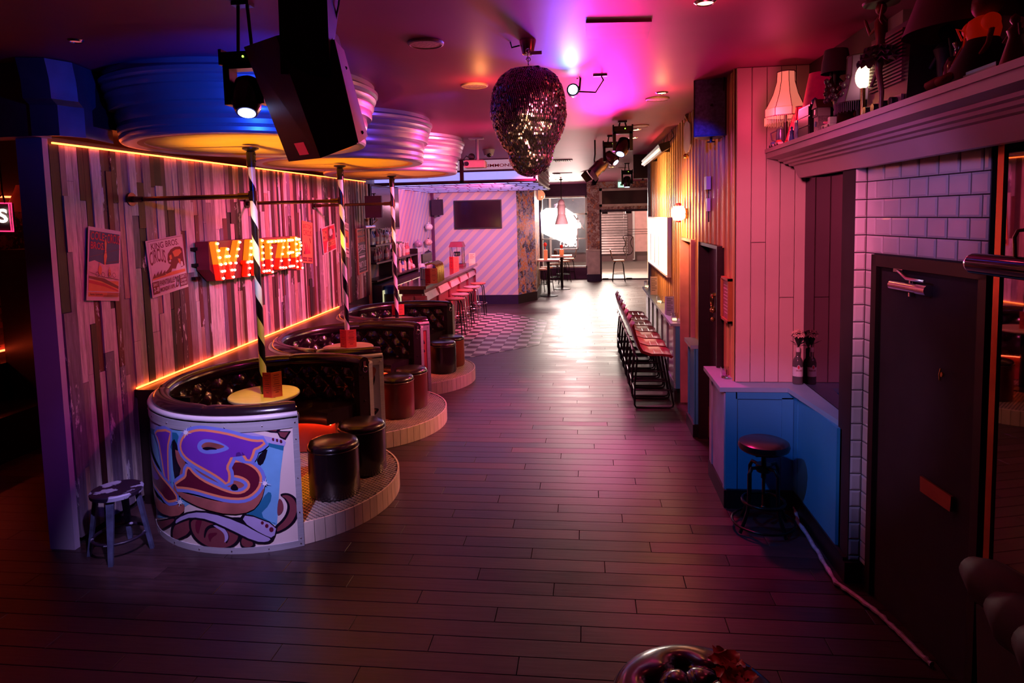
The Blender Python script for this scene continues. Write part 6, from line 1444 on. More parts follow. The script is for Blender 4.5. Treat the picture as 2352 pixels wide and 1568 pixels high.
for j in range(ny_+1): obj('frame_bar', B().box(bx, ex+.02, YF+.08+rw*j-.10, YF+.08+rw*j-.02, 2.930, 2.944), frm, t, 0)
obj('panel_frame', B().box(bx, ex+.02, YF, YB-.25, 2.95, 2.966), frm, t, 0)
b = B()
for k in range(4): b.box(ex+.02, ex+.05, YF-.02, YB-.3, 2.95+k*.10, 2.975+k*.10)
b.box(ex+.02, ex+.06, YF-.02, YF+.03, 2.95, 3.3); obj('side_slats', b, cream, t, 0)
# tv screens and speakers
t = thing('television', 'black flat television on the striped wall at the end of the bar', 'television', (-2.8, YB-.06, 2.3)); x0, x1 = uy(1045, 500, YB).x, uy(1153, 500, YB).x
scr = M('dark_screen', (.02, .005, .015), .12, var=0, coat=.5)
obj('screen', B().box(x0+.02, x1-.02, YB-.085, YB-.075, 2.015, 2.705), scr, t, 0); obj('bezel', B().box(x0, x1, YB-.08, YB-.03, 1.99, 2.73), black, t, 0)
t = thing('television', 'large dark screen above the back bar shelves', 'television', (-3.95, 12.8, 2.5))
a, c = ux(852, 490, -3.9), ux(917, 490, -3.9)
obj('screen', B().box(-3.905, -3.89, a.y+.05, c.y-.05, 2.12, 2.9), scr, t, 0); obj('bezel', B().box(-3.98, -3.90, a.y, c.y, 2.08, 2.94), M('dark_purple_casing', (.06, .01, .05), .4), t, 0)
p = uy(858, 500, 10.6); wall_speaker('black wall speaker at the end of the plank wall by the bar', p.x+.02, 10.6, p.z, .27, .36, .22, M('speaker_purple', (.07, .015, .06), .6), R_(8))
p = uy(1007, 494, 16.6); wall_speaker('black wall speaker left of the television at the bar end', p.x, 16.6, p.z, .28, .40, .24, M('speaker_dark', (.03, .01, .03), .5), R_(-10))
# counter
bt = thing('bar_counter', 'long panelled bar counter with a polished wooden top', 'bar counter', (-3, 13.5, 0))
X0b, X1b, Y0b, Y1b = -3.28, -2.74, 10.85, 16.15
obj('counter_top', B().bev(X0b, X1b, Y0b, Y1b, 1.08, 1.14, .008), M('polished_bar_top', (.16, .06, .05), .12, var=.3, sc_=3, stretch=(6, .8, 1), coat=.6), bt, .3)
rp = M('red_bar_panel', (.42, .05, .08), .4, coat=.2); rl = M('pink_bar_rail', (.70, .38, .42), .4)
obj('carcass', B().box(X0b+.1, X1b-.10, Y0b+.1, Y1b, 0, 1.08), rp, bt, 0)
for k in range(2): obj('end_cushion', B().bev(-.001, .22, -.16, 0, 0, .05, .03, Matrix.Translation((X0b+.08+k*.23, Y0b+.10, .80)) @ Matrix.Rotation(R_(90), 4, 'X') @ Matrix.Translation((0, .16, 0))), M('padded_pink', (.60, .12, .18), .4), bt, .5)
obj('end_rail', B().box(X0b+.05, X1b-.05, Y0b+.05, Y0b+.1, 1.0, 1.08), darkwood, bt, 0)
nP = 5
for k in range(nP):
    y0 = Y0b+.12+(Y1b-Y0b-.15)*k/nP; y1 = y0+(Y1b-Y0b-.15)/nP
    obj('front_panel', B().box(X1b-.10, X1b-.08, y0+.12, y1-.05, .12, .84), rp, bt, 0)
    obj('panel_shelf', B().hexa([(X1b-.10, y0+.1, .86), (X1b-.03, y0+.1, .86), (X1b-.03, y1-.03, .86), (X1b-.10, y1-.03, .86), (X1b-.10, y0+.1, .99), (X1b-.085, y0+.1, .99), (X1b-.085, y1-.03, .99), (X1b-.10, y1-.03, .99)]), rl, bt, 0)
    obj('half_column', B().lathe([(.04, .1), (.045, .14), (.038, .2), (.038, .85), (.05, .88), (.05, .96), (.03, 1.0)], (X1b-.08, y1+.0, 0), 14), M('dark_red_column', (.25, .02, .05), .35), bt, .6)
obj('plinth', B().box(X0b+.1, X1b-.07, Y0b+.08, Y1b, 0, .12), skirt, bt, 0)
# bar stools
def bar_stool(x, y_, lab, sm, h=.76, grp='round bar stools at the bar'):
    t = thing('bar_stool', lab, 'stool', (x, y_, 0), 0, grp)
    obj('seat', B().lathe([(.01, h-.035), (.16, h-.035), (.178, h-.025), (.182, h-.01), (.17, h), (.01, h+.004)], (x, y_, 0), 28), sm, t, .7)
    for k in range(4):
        a = R_(45+90*k); c, s = math.cos(a), math.sin(a)
        obj('leg', B().tube([(x+.06*c, y_+.06*s, h-.04), (x+.13*c, y_+.13*s, h-.05), (x+.16*c, y_+.16*s, h-.10), (x+.20*c, y_+.20*s, .3), (x+.225*c, y_+.225*s, .01)], .011, 7), blackm if sm.name != 'pale_stool_seat' else chrome, t, 1)
    obj('foot_ring', B().tube([(x+.20*math.cos(R_(a)), y_+.20*math.sin(R_(a)), .28) for a in range(0, 360, 20)], .010, 6, True), chrome, t, 1)
pss = M('pale_stool_seat', (.75, .45, .45), .4); rss = M('red_stool_seat', (.70, .16, .12), .4)
for (px, py), m, l in (((1038, 684), rss, 'nearest bar stool, salmon red seat, at the bar end'), ((1051, 674), pss, 'second bar stool from the front at the bar'), ((1062, 665), rss, 'middle bar stool of five at the bar'), ((1078, 657), pss, 'fourth bar stool with a pale seat and silver legs'), ((1093, 649), rss, 'farthest bar stool of the row at the bar')):
    p = uz(px, py, .76); bar_stool(p.x+.05, p.y, l, m)
# taps and machines on the bar
p = uz(1008, 648, 1.142); x, y_ = p.x, p.y
t = thing('beer_tap_tower', 'curved brass tap tower with a row of taps on the bar', 'beer tap', (x, y_, 1.142))
for k in range(7): obj('tap_pipe', B().tube([(x+.0, y_-.15+k*.09, 1.142), (x+.0, y_-.15+k*.09, 1.40), (x-.02, y_-.15+k*.09, 1.47), (x-.09, y_-.15+k*.09, 1.50), (x-.20, y_-.15+k*.09, 1.47)], .016, 8), brass, t, 1)
obj('badge_rack', B().box(x-.26, x-.23, y_-.2, y_+.5, 1.5, 1.66), M('dark_badges', (.05, .03, .10), .3), t, 0)
for k in range(5): obj('badge', B().box(x-.265, x-.255, y_-.16+k*.13, y_-.08+k*.13, 1.52, 1.64), M('badge_%s' % ('blue', 'pale')[k % 2], ((.1, .2, .7), (.8, .7, .7))[k % 2], .3), t, 0)
p = uz(1024, 612, 1.142); x, y_ = -3.05, 15.2
t = thing('popcorn_machine', 'small glass popcorn machine with a maroon roof on the bar', 'popcorn machine', (x, y_, 1.142))
obj('roof', B().hexa([(x-.17, y_-.17, 1.60), (x+.17, y_-.17, 1.60), (x+.17, y_+.17, 1.60), (x-.17, y_+.17, 1.60), (x-.13, y_-.13, 1.72), (x+.13, y_-.13, 1.72), (x+.13, y_+.13, 1.72), (x-.13, y_+.13, 1.72)]), M('maroon_roof', (.22, .02, .05), .4), t, 0)
obj('glass_case', B().box(x-.14, x+.14, y_-.14, y_+.14, 1.20, 1.60), glass, t, 0); obj('tray', B().box(x-.17, x+.17, y_-.17, y_+.17, 1.142, 1.20), M('maroon_roof'), t, 0)
obj('kettle', B().lathe([(.05, 1.38), (.085, 1.40), (.09, 1.46), (.07, 1.49)], (x, y_, 0), 20).cyl((x, y_, 1.49), (x, y_, 1.60), .008), chrome, t)
b = B()
for sx_ in (-1, 1):
    for sy in (-1, 1): b.box(x+sx_*.14-.008, x+sx_*.14+.008, y_+sy*.14-.008, y_+sy*.14+.008, 1.2, 1.6)
obj('corner_posts', b, chrome, t, 0)
tent('small framed drinks card at the far end of the bar', -2.83, 15.95, 1.142, .16, .26, M('cream_card', (.85, .65, .45), .5), 0, 'drinks_card', 'card', 5, pred_)
random.seed(3)
for k, (m, l) in enumerate(((M('book_blue', (.05, .10, .45), .4), 'blue spined book standing leftmost on the bar'), (M('book_pale_blue', (.45, .55, .80), .4), 'pale blue book on the bar, second from left'), (M('book_cream', (.85, .75, .55), .4), 'cream book standing on the bar'), (M('book_yellow', (.85, .65, .30), .4), 'yellow cream book beside the red menu'))):
    p = uz(970+k*4.5, 640, 1.142); tg = thing('book', l, 'book', (p.x, p.y, 1.142), 0, 'books standing on the bar')
    obj('cover', B().box(p.x-.018, p.x+.018, p.y-.1, p.y+.1, 1.142, 1.36-.008*k), m, tg, 0)
    obj('pages', B().box(p.x-.013, p.x+.013, p.y-.103, p.y-.1, 1.15, 1.35-.008*k), white, tg, 0)
# back bar: shelving, fridges, bottles
bb_ = thing('bottle_shelving', 'dark shelving with bottles behind the bar', 'shelving', (-3.85, 13, 0))
XB = -4.04; ya, yb = 11.42, 14.3
for z in (1.16, 1.48, 1.80): obj('shelf', B().box(XB, XB+.26, ya, yb-(0 if z < 1.6 else 1.2), z, z+.03), darkwood, bb_, 0)
obj('upright', B().box(XB, XB+.26, yb, yb+.04, .05, 1.62), darkwood, bb_, 0)
obj('upright', B().box(XB, XB+.26, 12.35, 12.39, 1.16, 1.5), darkwood, bb_, 0)
obj('back_panel', B().box(XB, XB+.01, ya, yb-1.2, 1.5, 2.1), M('dark_back_panel', (.05, .01, .03), .5), bb_, 0)
bcols = [((.35, .12, .10), 'amber'), ((.75, .70, .80), 'clear'), ((.10, .16, .50), 'blue'), ((.60, .14, .16), 'red'), ((.75, .55, .45), 'peach'), ((.08, .06, .09), 'dark')]
def bottle(x, y_, z, h, cidx, lab, pm=None):
    c, cn = bcols[cidx]; t = thing('liquor_bottle', lab, 'bottle', (x, y_, z), 0, 'bottles on the back bar shelves'); r = h*.14
    obj('body', B().lathe([(.001, 0), (r, 0), (r, h*.58), (r*.8, h*.66), (r*.38, h*.74), (r*.36, h*.93)], (x, y_, z), 14, cap=False), M('bottle_'+cn, c, .12, coat=.4), t, .8)
    obj('cap', B().lathe([(r*.42, h*.92), (r*.42, h), (.001, h)], (x, y_, z), 10), white if cidx % 2 else black, t)
    obj('label', B().lathe([(r*1.02, h*.18), (r*1.02, h*.45)], (x, y_, z), 14, cap=False), cream, t, .8)
random.seed(21); 
for lvl, (z, y0, y1, nm) in enumerate(((1.83, 11.5, 13.0, 'top shelf'), (1.51, 11.5, 14.2, 'middle shelf'), (1.19, 12.5, 14.2, 'lowest shelf'))):
    n = (11, 12, 9)[lvl]
    for k in range(n):
        ci = random.randrange(6); hh = random.uniform(.24, .33); hh = min(hh, .28) if lvl != 0 else hh
        od = ('first', 'second', 'third', 'fourth', 'fifth', 'sixth', 'seventh', 'eighth', 'ninth', 'tenth', 'eleventh', 'twelfth')[k]
        bottle(XB+.10+random.uniform(0, .08), y0+(y1-y0)*(k+.5)/n, z, hh, ci, '%s liquor bottle, %s from the near end of the %s behind the bar' % (bcols[ci][1], od, nm))
fr = thing('glass_fridge', 'row of glowing glass fronted fridges under the back bar', 'fridge', (-3.8, 13, 0))
obj('cabinet', B().box(XB, XB+.34, ya, yb, .05, 1.10), M('fridge_black', (.03, .02, .03), .4), fr, 0)
for k, (y0, y1) in enumerate(((11.45, 11.75), (12.15, 12.75), (12.8, 13.4), (13.5, 14.25))):
    obj('lit_door', B().box(XB+.34, XB+.35, y0, y1, .2, 1.0), M('lit_fridge_glass', (.8, .9, .6), .3, var=.4, sc_=9, emit=(.75, .72, .38), es=.8), fr, 0)
    obj('door_handle', B().cyl((XB+.365, y1-.05, .75), (XB+.365, y1-.05, .95), .01), chrome, fr)
    b = B()
    for q in range(4): b.lathe([(.001, 0), (.035, 0), (.035, .13), (.012, .17), (.012, .22)], (XB+.352, y0+.08+(y1-y0-.14)*q/3.2, .62 if q % 2 else .28), 10)
    obj('bottles_inside', b, M('fridge_bottle', (.55, .50, .45), .3), fr, .6, kind='stuff')
tb = uz(905, 690, 1.0); t = thing('blue_tub', 'small blue tub on the back counter', 'tub', (-3.6, 11.8, .93)); obj('shell', B().lathe([(.06, .0), (.08, .0), (.10, .14), (.092, .14), (.075, .01), (.001, .01)], (-3.62, 11.6, .93), 20), M('blue_plastic', (.02, .04, .30), .4), t, .6); obj('rim', B().tube([(-3.62+.098*math.cos(R_(a)), 11.6+.098*math.sin(R_(a)), 1.07) for a in range(0, 360, 24)], .006, 6, True), M('blue_plastic'), t)
obj('stand', B().box(-3.72, -3.52, 11.5, 11.7, 0, .93), darkwood, t, 0)
# teapots on the wall
tp = [((985, 521), 'white teapot highest on the striped wall by the corner', 'w'), ((961, 560), 'mauve patterned teapot at mid height on the striped wall', 'm'), ((984, 556), 'pink teapot with a black lid, beside the mauve one', 'p'), ((984, 583), 'black round teapot on the striped wall', 'k'),
      ((946, 612), 'white teapot lowest left on the striped wall', 'w'), ((967, 612), 'pale grey teapot low in the middle of the striped wall', 'w'), ((985, 611), 'small peach teapot lowest right by the taps', 'p'), ((886, 540), 'dotted white teapot left one under the dark screen', 'w'), ((901, 538), 'dotted white teapot right one under the dark screen', 'w')]
tm = {'w': M('white_china', (.78, .68, .70), .2, coat=.4), 'm': M('mauve_china', (.40, .25, .40), .2, var=.4, sc_=20), 'p': M('pink_china', (.75, .40, .38), .2), 'k': M('black_china', (.02, .01, .02), .15, coat=.5)}
for (px, py), l, mk in tp:
    p = ux(px, py, -3.93 if px > 910 else -3.88); t = thing('teapot', l, 'teapot', tuple(p), 0, 'teapots fixed to the striped wall'); x, y_, z = p; s = 1.35 if px > 910 else 1.0
    obj('body', B().lathe([(.03*s, -.06*s), (.06*s, -.04*s), (.075*s, .0), (.06*s, .04*s), (.03*s, .06*s), (.001, .062*s)], p, 20), tm[mk], t, .9)
    obj('spout', B().tube([(x, y_+.06*s, z-.02*s), (x, y_+.11*s, z), (x, y_+.14*s, z+.05*s)], .02*s, 8, rr=[.022*s, .014*s, .009*s]), tm[mk], t, 1)
    obj('handle', B().tube([(x, y_-.06*s, z+.035*s), (x, y_-.12*s, z+.03*s), (x, y_-.12*s, z-.03*s), (x, y_-.065*s, z-.035*s)], .008*s), tm[mk], t, 1)
    obj('lid_knob', B().ball((x, y_, z+.07*s), .013*s, 6), tm['k'] if mk == 'p' else tm[mk], t)
    obj('wall_peg', B().cyl((x, y_, z), (-4.05, y_, z), .01), blackm, t)
b = thing('wall_socket', 'pair of white wall sockets between the teapots', 'socket', (-4.05, 15.6, 1.8)); p = ux(965, 574, -4.045); q_ = ux(977, 573, -4.045)
obj('plate', B().box(-4.05, -4.035, p.y-.25, p.y+.2, p.z-.05, p.z+.05), white, b, 0); obj('plate', B().box(-4.05, -4.035, q_.y-.1, q_.y+.2, q_.z-.05, q_.z+.05), white, b, 0)
# ================================================================ FAR END
YW = 23.4
struct('wall_far', B().box(-9, -1.62, YW, YW+.2, 0, CE).box(-1.62, .02, YW, YW+.2, 2.95, CE).box(-1.62, .02, YW-.05, YW+.2, 0, .40), M('purple_header', (.09, .015, .09), .5), 0)
fp = struct('wall_far_pillar', B().box(0.02, .44, 22.55, YW+.2, 0, CE).box(.44, 2.12, 22.6, YW, 3.15, CE).box(.44, 2.12, 22.6, 22.7, 2.40, 2.56), floral, 0)
wsc = M('white_wainscot', (.74, .66, .62), .45)
obj('wainscot', B().box(.0, .44, 22.50, 22.58, .22, 1.06).box(-.02, .45, 22.46, 22.6, 1.04, 1.09).box(.02, .06, 22.48, 22.5, .22, 1.04).box(.40, .44, 22.48, 22.5, .22, 1.04), wsc, fp, 0)
obj('skirting', B().box(-.01, .46, 22.42, 22.6, 0, .24), M('navy_skirting'), fp, 0)
wd = struct('window_1', B().box(-1.62, -1.56, YW-.04, YW+.05, .4, 2.95).box(-.04, .02, YW-.04, YW+.05, .4, 2.95).box(-1.62, .02, YW-.04, YW+.05, 2.89, 2.95).box(-1.62, .02, YW-.04, YW+.05, 2.28, 2.34).box(-1.62, .02, YW-.04, YW+.05, .40, .46).box(-1.62, .02, YW-.06, YW-.04, 1.42, 1.46), wsc, 0)
pane = M('window_glass', (.30, .30, .32), .03, var=0, alpha=.12)
obj('pane', B().box(-1.56, -.04, YW, YW+.01, .46, 2.28), pane, wd, 0); obj('pane', B().box(-1.56, -.04, YW, YW+.01, 2.34, 2.89), pane, wd, 0)
t = thing('street_sign', 'dazzling white lit sign in the front window with reversed DISCO lettering', 'lit sign', (-1.1, YW-.1, 1.8))
blaze = M('blazing_sign_panel', (1, 1, 1), .4, var=0, emit=(1, .97, .95), es=3.2)
def wv(px, py, Y=YW-.12): return uy(px, py, Y)
pp_ = [(1241, 488), (1254, 478), (1300, 478), (1325, 495), (1326, 520), (1322, 556), (1316, 566), (1255, 540), (1244, 534)]
vs = [wv(*q) for q in pp_]; vs2 = [wv(*q)+Vector((0, .05, 0)) for q in pp_]; n = len(vs)
obj('lit_panel', B().add(vs+vs2, [tuple(range(n)), tuple(range(2*n-1, n-1, -1))]+[(i, n+i, n+(i+1) % n, (i+1) % n) for i in range(n)]), blaze, t, 0)
def flip(x0, x1, z0, z1): return lambda u, v, d: (x1-(x1-x0)*u, YW-.16-d, z0+(z1-z0)*v)
b = B()
for s, x0, x1, z0, z1 in (('DISCO', -.95, -.36, 1.16, 1.38), ('CLASSIC', -.80, -.34, 1.52, 1.80), ('oldio', -.42, -.20, 1.80, 2.10)): put_text(b, s, flip(x0, x1, z0, z1), 0, 1, 0, 1, 0, .03)
obj('lettering', b, M('pink_neon_lettering', (1, .8, .8), .4, var=0, emit=(1, .55, .50), es=3.5), t, 0)
obj('frame', B().box(-1.15, -.30, YW-.14, YW-.10, 1.05, 1.09).box(-.34, -.30, YW-.14, YW-.10, 1.05, 2.2).tube([(-.45, YW-.12, 2.28), (-.10, YW-.12, 1.75)], .022), white, t, 0)
# glazed door with transom
dr_ = struct('door_4', B().box(.42, .50, 22.56, 22.70, 0, 2.45).box(.42, 2.12, 22.56, 22.70, 2.36, 2.43).box(.5, 2.12, 22.60, 22.68, .02, .07), M('black_frame', (.02, .01, .03), .4), 0)
obj('glass_leaf', B().box(.50, 1.24, 22.62, 22.632, .07, 2.36), pane, dr_, 0); obj('glass_leaf', B().box(1.26, 2.1, 22.62, 22.632, .07, 2.36), pane, dr_, 0)
b = B()
for z in (1.58, 1.66, 1.74): b.box(.5, 2.1, 22.61, 22.62, z, z+.015)
obj('dark_band', b, ink, dr_, 0)
for x in (.62, 1.42): obj('floor_hinge', B().box(x-.10, x+.10, 22.57, 22.64, .02, .09), blackm, dr_, 0); obj('top_hinge', B().box(x-.10, x+.10, 22.57, 22.64, 2.29, 2.36), blackm, dr_, 0)
for x in (1.33, 1.57): obj('door_handle', B().box(x-.018, x+.018, 22.54, 22.57, .75, 1.5).box(x-.01, x+.01, 22.57, 22.62, .8, .83).box(x-.01, x+.01, 22.57, 22.62, 1.42, 1.45), chrome, dr_, 0)
sh_ = [(1.26, 1.55), (1.50, 1.55), (1.56, 1.48), (1.47, 1.35), (1.48, 1.22), (1.57, 1.08), (1.52, .93), (1.40, .87), (1.28, .93), (1.22, 1.08), (1.31, 1.22), (1.30, 1.35), (1.22, 1.48)]
obj('guitar_outline', B().tube([(x, 22.585, z) for x, z in smoothp(sh_, 2)], .014, 6, True), M('glossy_black'), dr_, 1)
tw_ = struct('window_2', B().box(.44, 2.12, 22.54, 22.66, 2.54, 2.62).box(.44, 2.12, 22.54, 22.66, 3.07, 3.15).box(.44, .53, 22.54, 22.66, 2.54, 3.15), wsc, 0)
obj('pane', B().box(.53, 2.12, 22.6, 22.61, 2.62, 3.07), M('dark_transom_glass', (.05, .03, .04), .06, coat=.6, var=0), tw_, 0)
t = thing('exit_sign', 'green white lit exit sign above the far door', 'sign', (1.5, 22.4, 3.2)); p = uy(1433, 424, 22.45)
obj('lit_face', B().box(p.x-.19, p.x+.19, 22.42, 22.45, p.z-.08, p.z+.09), M('exit_face', (.8, 1, .9), .4, var=0, emit=(.45, 1, .68), es=1.3), t, 0)
obj('casing', B().box(p.x-.21, p.x+.21, 22.45, 22.5, p.z-.1, p.z+.11), white, t, 0)
obj('pictogram', B().prism([(p.x-.12, p.z-.03), (p.x-.02, p.z-.03), (p.x-.02, p.z-.06), (p.x+.05, p.z), (p.x-.02, p.z+.06), (p.x-.02, p.z+.03), (p.x-.12, p.z+.03)], lambda u, v, d: (u, d, v), 22.41, 22.419), M('exit_green', (.02, .45, .15), .5), t, 0)
# pendant
p = uy(1290, 515, 19.5); x, y_, z = p
t = thing('pendant_lamp', 'white industrial pendant lamp hanging before the front window', 'lamp', (x, y_, z)); s = 1.0
obj('lamp_shade', B().lathe([(.20, .0), (.195, .02), (.13, .24), (.115, .30), (.105, .30)], (x, y_, z), 36, cap=False), M('enamel_white', (.72, .62, .62), .3), t, .8)
obj('housing', B().lathe([(.115, .30), (.12, .32), (.118, .56), (.10, .58), (.105, .62), (.08, .70), (.03, .73), (.01, .75)], (x, y_, z), 28), M('enamel_white'), t, .8)
obj('chain', B().cyl((x, y_, z+.75), (x, y_, CE), .012).lathe([(.06, -.03), (.04, -.06), (.01, -.08)], (x, y_, CE), 16), blackm, t)
t = thing('copper_pendant', 'copper lantern lamp high beside the comic wallpaper pillar', 'lamp', tuple(uy(1240, 447, 19.2))); p = uy(1240, 447, 19.2)
obj('lamp_shade', B().lathe([(.06, -.16), (.14, -.08), (.15, .02), (.10, .10), (.04, .14)], p, 20), M('copper_glow', (.85, .35, .18), .25, .6, emit=(1, .4, .2), es=.6), t, .8); obj('rod', B().cyl(p+Vector((0, 0, .14)), (p.x, p.y, CE), .012), blackm, t)
# high tables and backed stools
def high_table(x, y_, lab, h=1.05, w=.32):
    t = thing('high_table', lab, 'table', (x, y_, 0), 0, 'high tables by the front window')
    obj('tabletop', B().bev(x-w, x+w, y_-w, y_+w, h-.04, h, .006), M('pale_wood_top', (.72, .42, .28), .3, coat=.3), t, .3)
    obj('column', B().cyl((x, y_, .03), (x, y_, h-.04), .04), blackm, t); obj('foot', B().lathe([(.26, 0), (.26, .02), (.05, .05)], (x, y_, 0), 24), blackm, t)
p = uz(1290, 586, 1.05); high_table(p.x, p.y, 'high table before the front window with an orange vase'); tx, ty = p.x, p.y
p = uz(1240, 597, 1.05); hx, hy = p.x+.22, p.y+.3; high_table(hx, hy, 'high table near the comic wallpaper pillar')
t = thing('orange_vase', 'small orange vase with a flower on the window table', 'vase', (tx, ty, 1.05))
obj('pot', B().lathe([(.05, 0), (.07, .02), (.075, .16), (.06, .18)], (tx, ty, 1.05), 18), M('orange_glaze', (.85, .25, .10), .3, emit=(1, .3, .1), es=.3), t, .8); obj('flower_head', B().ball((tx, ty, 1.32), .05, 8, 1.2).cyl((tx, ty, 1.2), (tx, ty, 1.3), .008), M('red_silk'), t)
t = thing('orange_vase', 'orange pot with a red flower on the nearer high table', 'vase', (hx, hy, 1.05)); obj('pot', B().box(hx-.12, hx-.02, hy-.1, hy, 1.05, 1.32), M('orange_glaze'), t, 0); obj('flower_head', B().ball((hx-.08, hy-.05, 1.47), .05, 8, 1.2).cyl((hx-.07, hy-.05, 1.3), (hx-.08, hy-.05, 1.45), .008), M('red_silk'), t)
def backed_stool():
    t = thing('backed_bar_stool', 'tan backed bar stool standing alone in front of the glass door', 'stool', (0, 0, 0), 0, 'backed bar stools at the far end')
    tan = M('tan_wood_seat', (.70, .40, .22), .35)
    obj('seat', B().bev(-.19, .19, -.19, .19, .70, .74, .01), tan, t, .4)
    obj('backrest', B().hexa([(-.24, -.16, .86), (-.215, -.16, .86), (-.215, .16, .86), (-.24, .16, .86), (-.285, -.16, 1.10), (-.26, -.16, 1.10), (-.26, .16, 1.10), (-.285, .16, 1.10)]), tan, t, .4)
    obj('back_frame', B().tube([(-.15, -.15, .70), (-.22, -.15, .80), (-.28, -.15, 1.08)], .011).tube([(-.15, .15, .70), (-.22, .15, .80), (-.28, .15, 1.08)], .011), blackm, t, 1)
    for sx_ in (-1, 1):
        for sy in (-1, 1): obj('leg', B().tube([(sx_*.10, sy*.13, .70), (sx_*.15, sy*.15, .60), (sx_*.21, sy*.20, .01)], .012), blackm, t, 1)
    for q in (-1, 1): obj('foot_rail', B().cyl((-.185, q*.18, .28), (.185, q*.18, .28), .010), blackm, t); obj('foot_rail', B().cyl((q*.185, -.18, .28), (q*.185, .18, .28), .010), blackm, t)
    return t
bs = backed_stool(); p = uz(1416, 636, 0); bs.location = (p.x, 22.2, 0); bs.rotation_euler = (0, 0, 0)
for (px, py), a, l in (((1308, 640), 180, 'backed stool right of the window table, back to the right'), ((1294, 648), 20, 'backed stool in front of the window table'), ((1272, 656), 15, 'backed stool next to it, slightly left of the window table'), ((1252, 668), 25, 'backed stool with its feet at the edge of the tiled strip'), ((1240, 674), 20, 'nearest backed stool beside the comic wallpaper pillar')):
    p = uz(px, py, 0); cp(bs, (p.x, p.y, 0), R_(a), l)
# ================================================================ BACK ROOM THINGS AT LEFT
q = uy(22, 465, 4.3); t = thing('neon_sign', 'hanging red neon sign with a white letter S at the left edge', 'neon sign', tuple(q))
neo = M('red_neon', (1, .1, .2), .4, var=0, emit=(1, .02, .10), es=3); neow = M('white_neon', (1, .9, .8), .4, var=0, emit=(1, .72, .55), es=5)
fn = frame4(uy(-60, 530, 4.3), uy(31, 531, 4.3), uy(-66, 466, 4.3))
obj('board', B().prism(rect(0, 1, 0, 1), fn, -.02, -.01), ink, t, 0)
b = B(); b.tube([fn(u, v, .0) for u, v in ((0, 0), (1, 0), (1, 1), (0, 1))], .006, 6, True).tube([fn(u, v, .0) for u, v in ((.04, .0), (.95, .0), (.94, 1))], .004, 6); obj('border_tube', b, neo, t)
b = B(); put_text(b, 'S', fn, .64, .90, .30, .80, .004, .03); obj('letter', b, neow, t, 0)
b = B(); put_text(b, 'SIMMON', fn, .02, .60, .30, .80, .004, .01); obj('letter', b, neo, t, 0)
obj('chain', B().tube([fn(.85, 1.0, 0), fn(.80, 1.4, 0), (fn(.8, 1.4, 0)[0], 4.3, 2.95)], .006).tube([fn(.80, 1.3, 0), fn(.5, 1.0, 0)], .005), M('dark_red_chain', (.15, .02, .02), .4, .7), t)
p = uy(58, 470, 6.5); t = thing('table_lamp', 'dim fringed lamp shade in the dark back room', 'lamp', tuple(p))
obj('lamp_shade', B().lathe([(.20, -.02), (.15, .06), (.09, .2), (.07, .26)], (p.x, p.y, p.z-.05), 24, cap=False), M('dull_red_shade', (.40, .08, .06), .6, emit=(1, .05, .02), es=.03), t, .8); obj('stem', B().cyl((p.x, p.y, p.z-.5), (p.x, p.y, p.z+.15), .015), blackm, t)
obj('stand', B().box(p.x-.2, p.x+.2, p.y-.2, p.y+.2, 0, p.z-.48), darkwood, t, 0)
# ================================================================ THINGS ON THE CORNICE SHELF
ZS = 2.7585
def S(px, X=1.5, py=250): return ux(px, py, X).y
def shade_lamp(lab, y_, x, z0, prof, m, fringe=None, base=True, trim=True, sides=8):
    t = thing('table_lamp', lab, 'lamp', (x, y_, ZS)); 
    obj('lamp_shade', B().lathe([(r, z) for r, z in prof], (x, y_, z0), sides, cap=False), m, t, .2 if sides < 12 else .9)
    if trim:
        b = B()
        for r, z in (prof[0], prof[-1]): b.tube([(x+r*1.01*math.cos(R_(a)), y_+r*1.01*math.sin(R_(a)), z0+z) for a in range(0, 360, 360//sides)], .004, 6, True)
        for k in range(sides): b.tube([(x+r*1.01*math.cos(2*math.pi*k/sides), y_+r*1.01*math.sin(2*math.pi*k/sides), z0+z) for r, z in prof], .0025, 5)
        obj('trim', b, M('dark_braid', (.10, .02, .05), .6), t)
    if fringe:
        b = B(); r0 = prof[0][0]
        for k in range(70):
            a = 2*math.pi*k/70; b.box(x+r0*math.cos(a)-.0012, x+r0*math.cos(a)+.0012, y_+r0*math.sin(a)-.0012, y_+r0*math.sin(a)+.0012, z0+prof[0][1]-.05-.006*(k % 2), z0+prof[0][1])
        obj('fringe', b, m, t, 0, kind='stuff')
    if base: obj('stand', B().lathe([(.05, 0), (.055, .01), (.015, .03), (.012, z0+prof[0][1]-ZS+.06)], (x, y_, ZS), 18), darkwood, t, .6)
    return t
lit1 = M('lit_pink_shade', (.85, .36, .28), .7, emit=(1, .24, .16), es=.6); redsh = M('red_silk_shade', (.75, .04, .06), .6, emit=(1, .0, .04), es=.22); patt = M('patterned_shade', (.60, .08, .10), .6, var=.4, sc_=16, emit=(1, .0, .08), es=.12)
yA = uy(1805, 262, 5.02); shade_lamp('pale pink fringed bell lamp shade, glowing, at the far end of the shelf', 5.02, yA.x, yA.z-.02, [(.145, .0), (.145, .055), (.135, .065), (.09, .16), (.065, .25), (.062, .32)], lit1, True)
p = uy(1826, 330, 4.95); shade_lamp('red bell lamp shade with dark braid just in front of the pale one', 4.90, p.x+.02, p.z, [(.10, .02), (.085, .07), (.05, .20), (.04, .25)], redsh, True)
p = uy(1872, 260, 4.62); shade_lamp('red patterned conical lamp shade beside the dark drum shade', 4.62, p.x+.03, p.z+.0, [(.115, .0), (.085, .17), (.068, .26)], patt, False, True, False, 28)
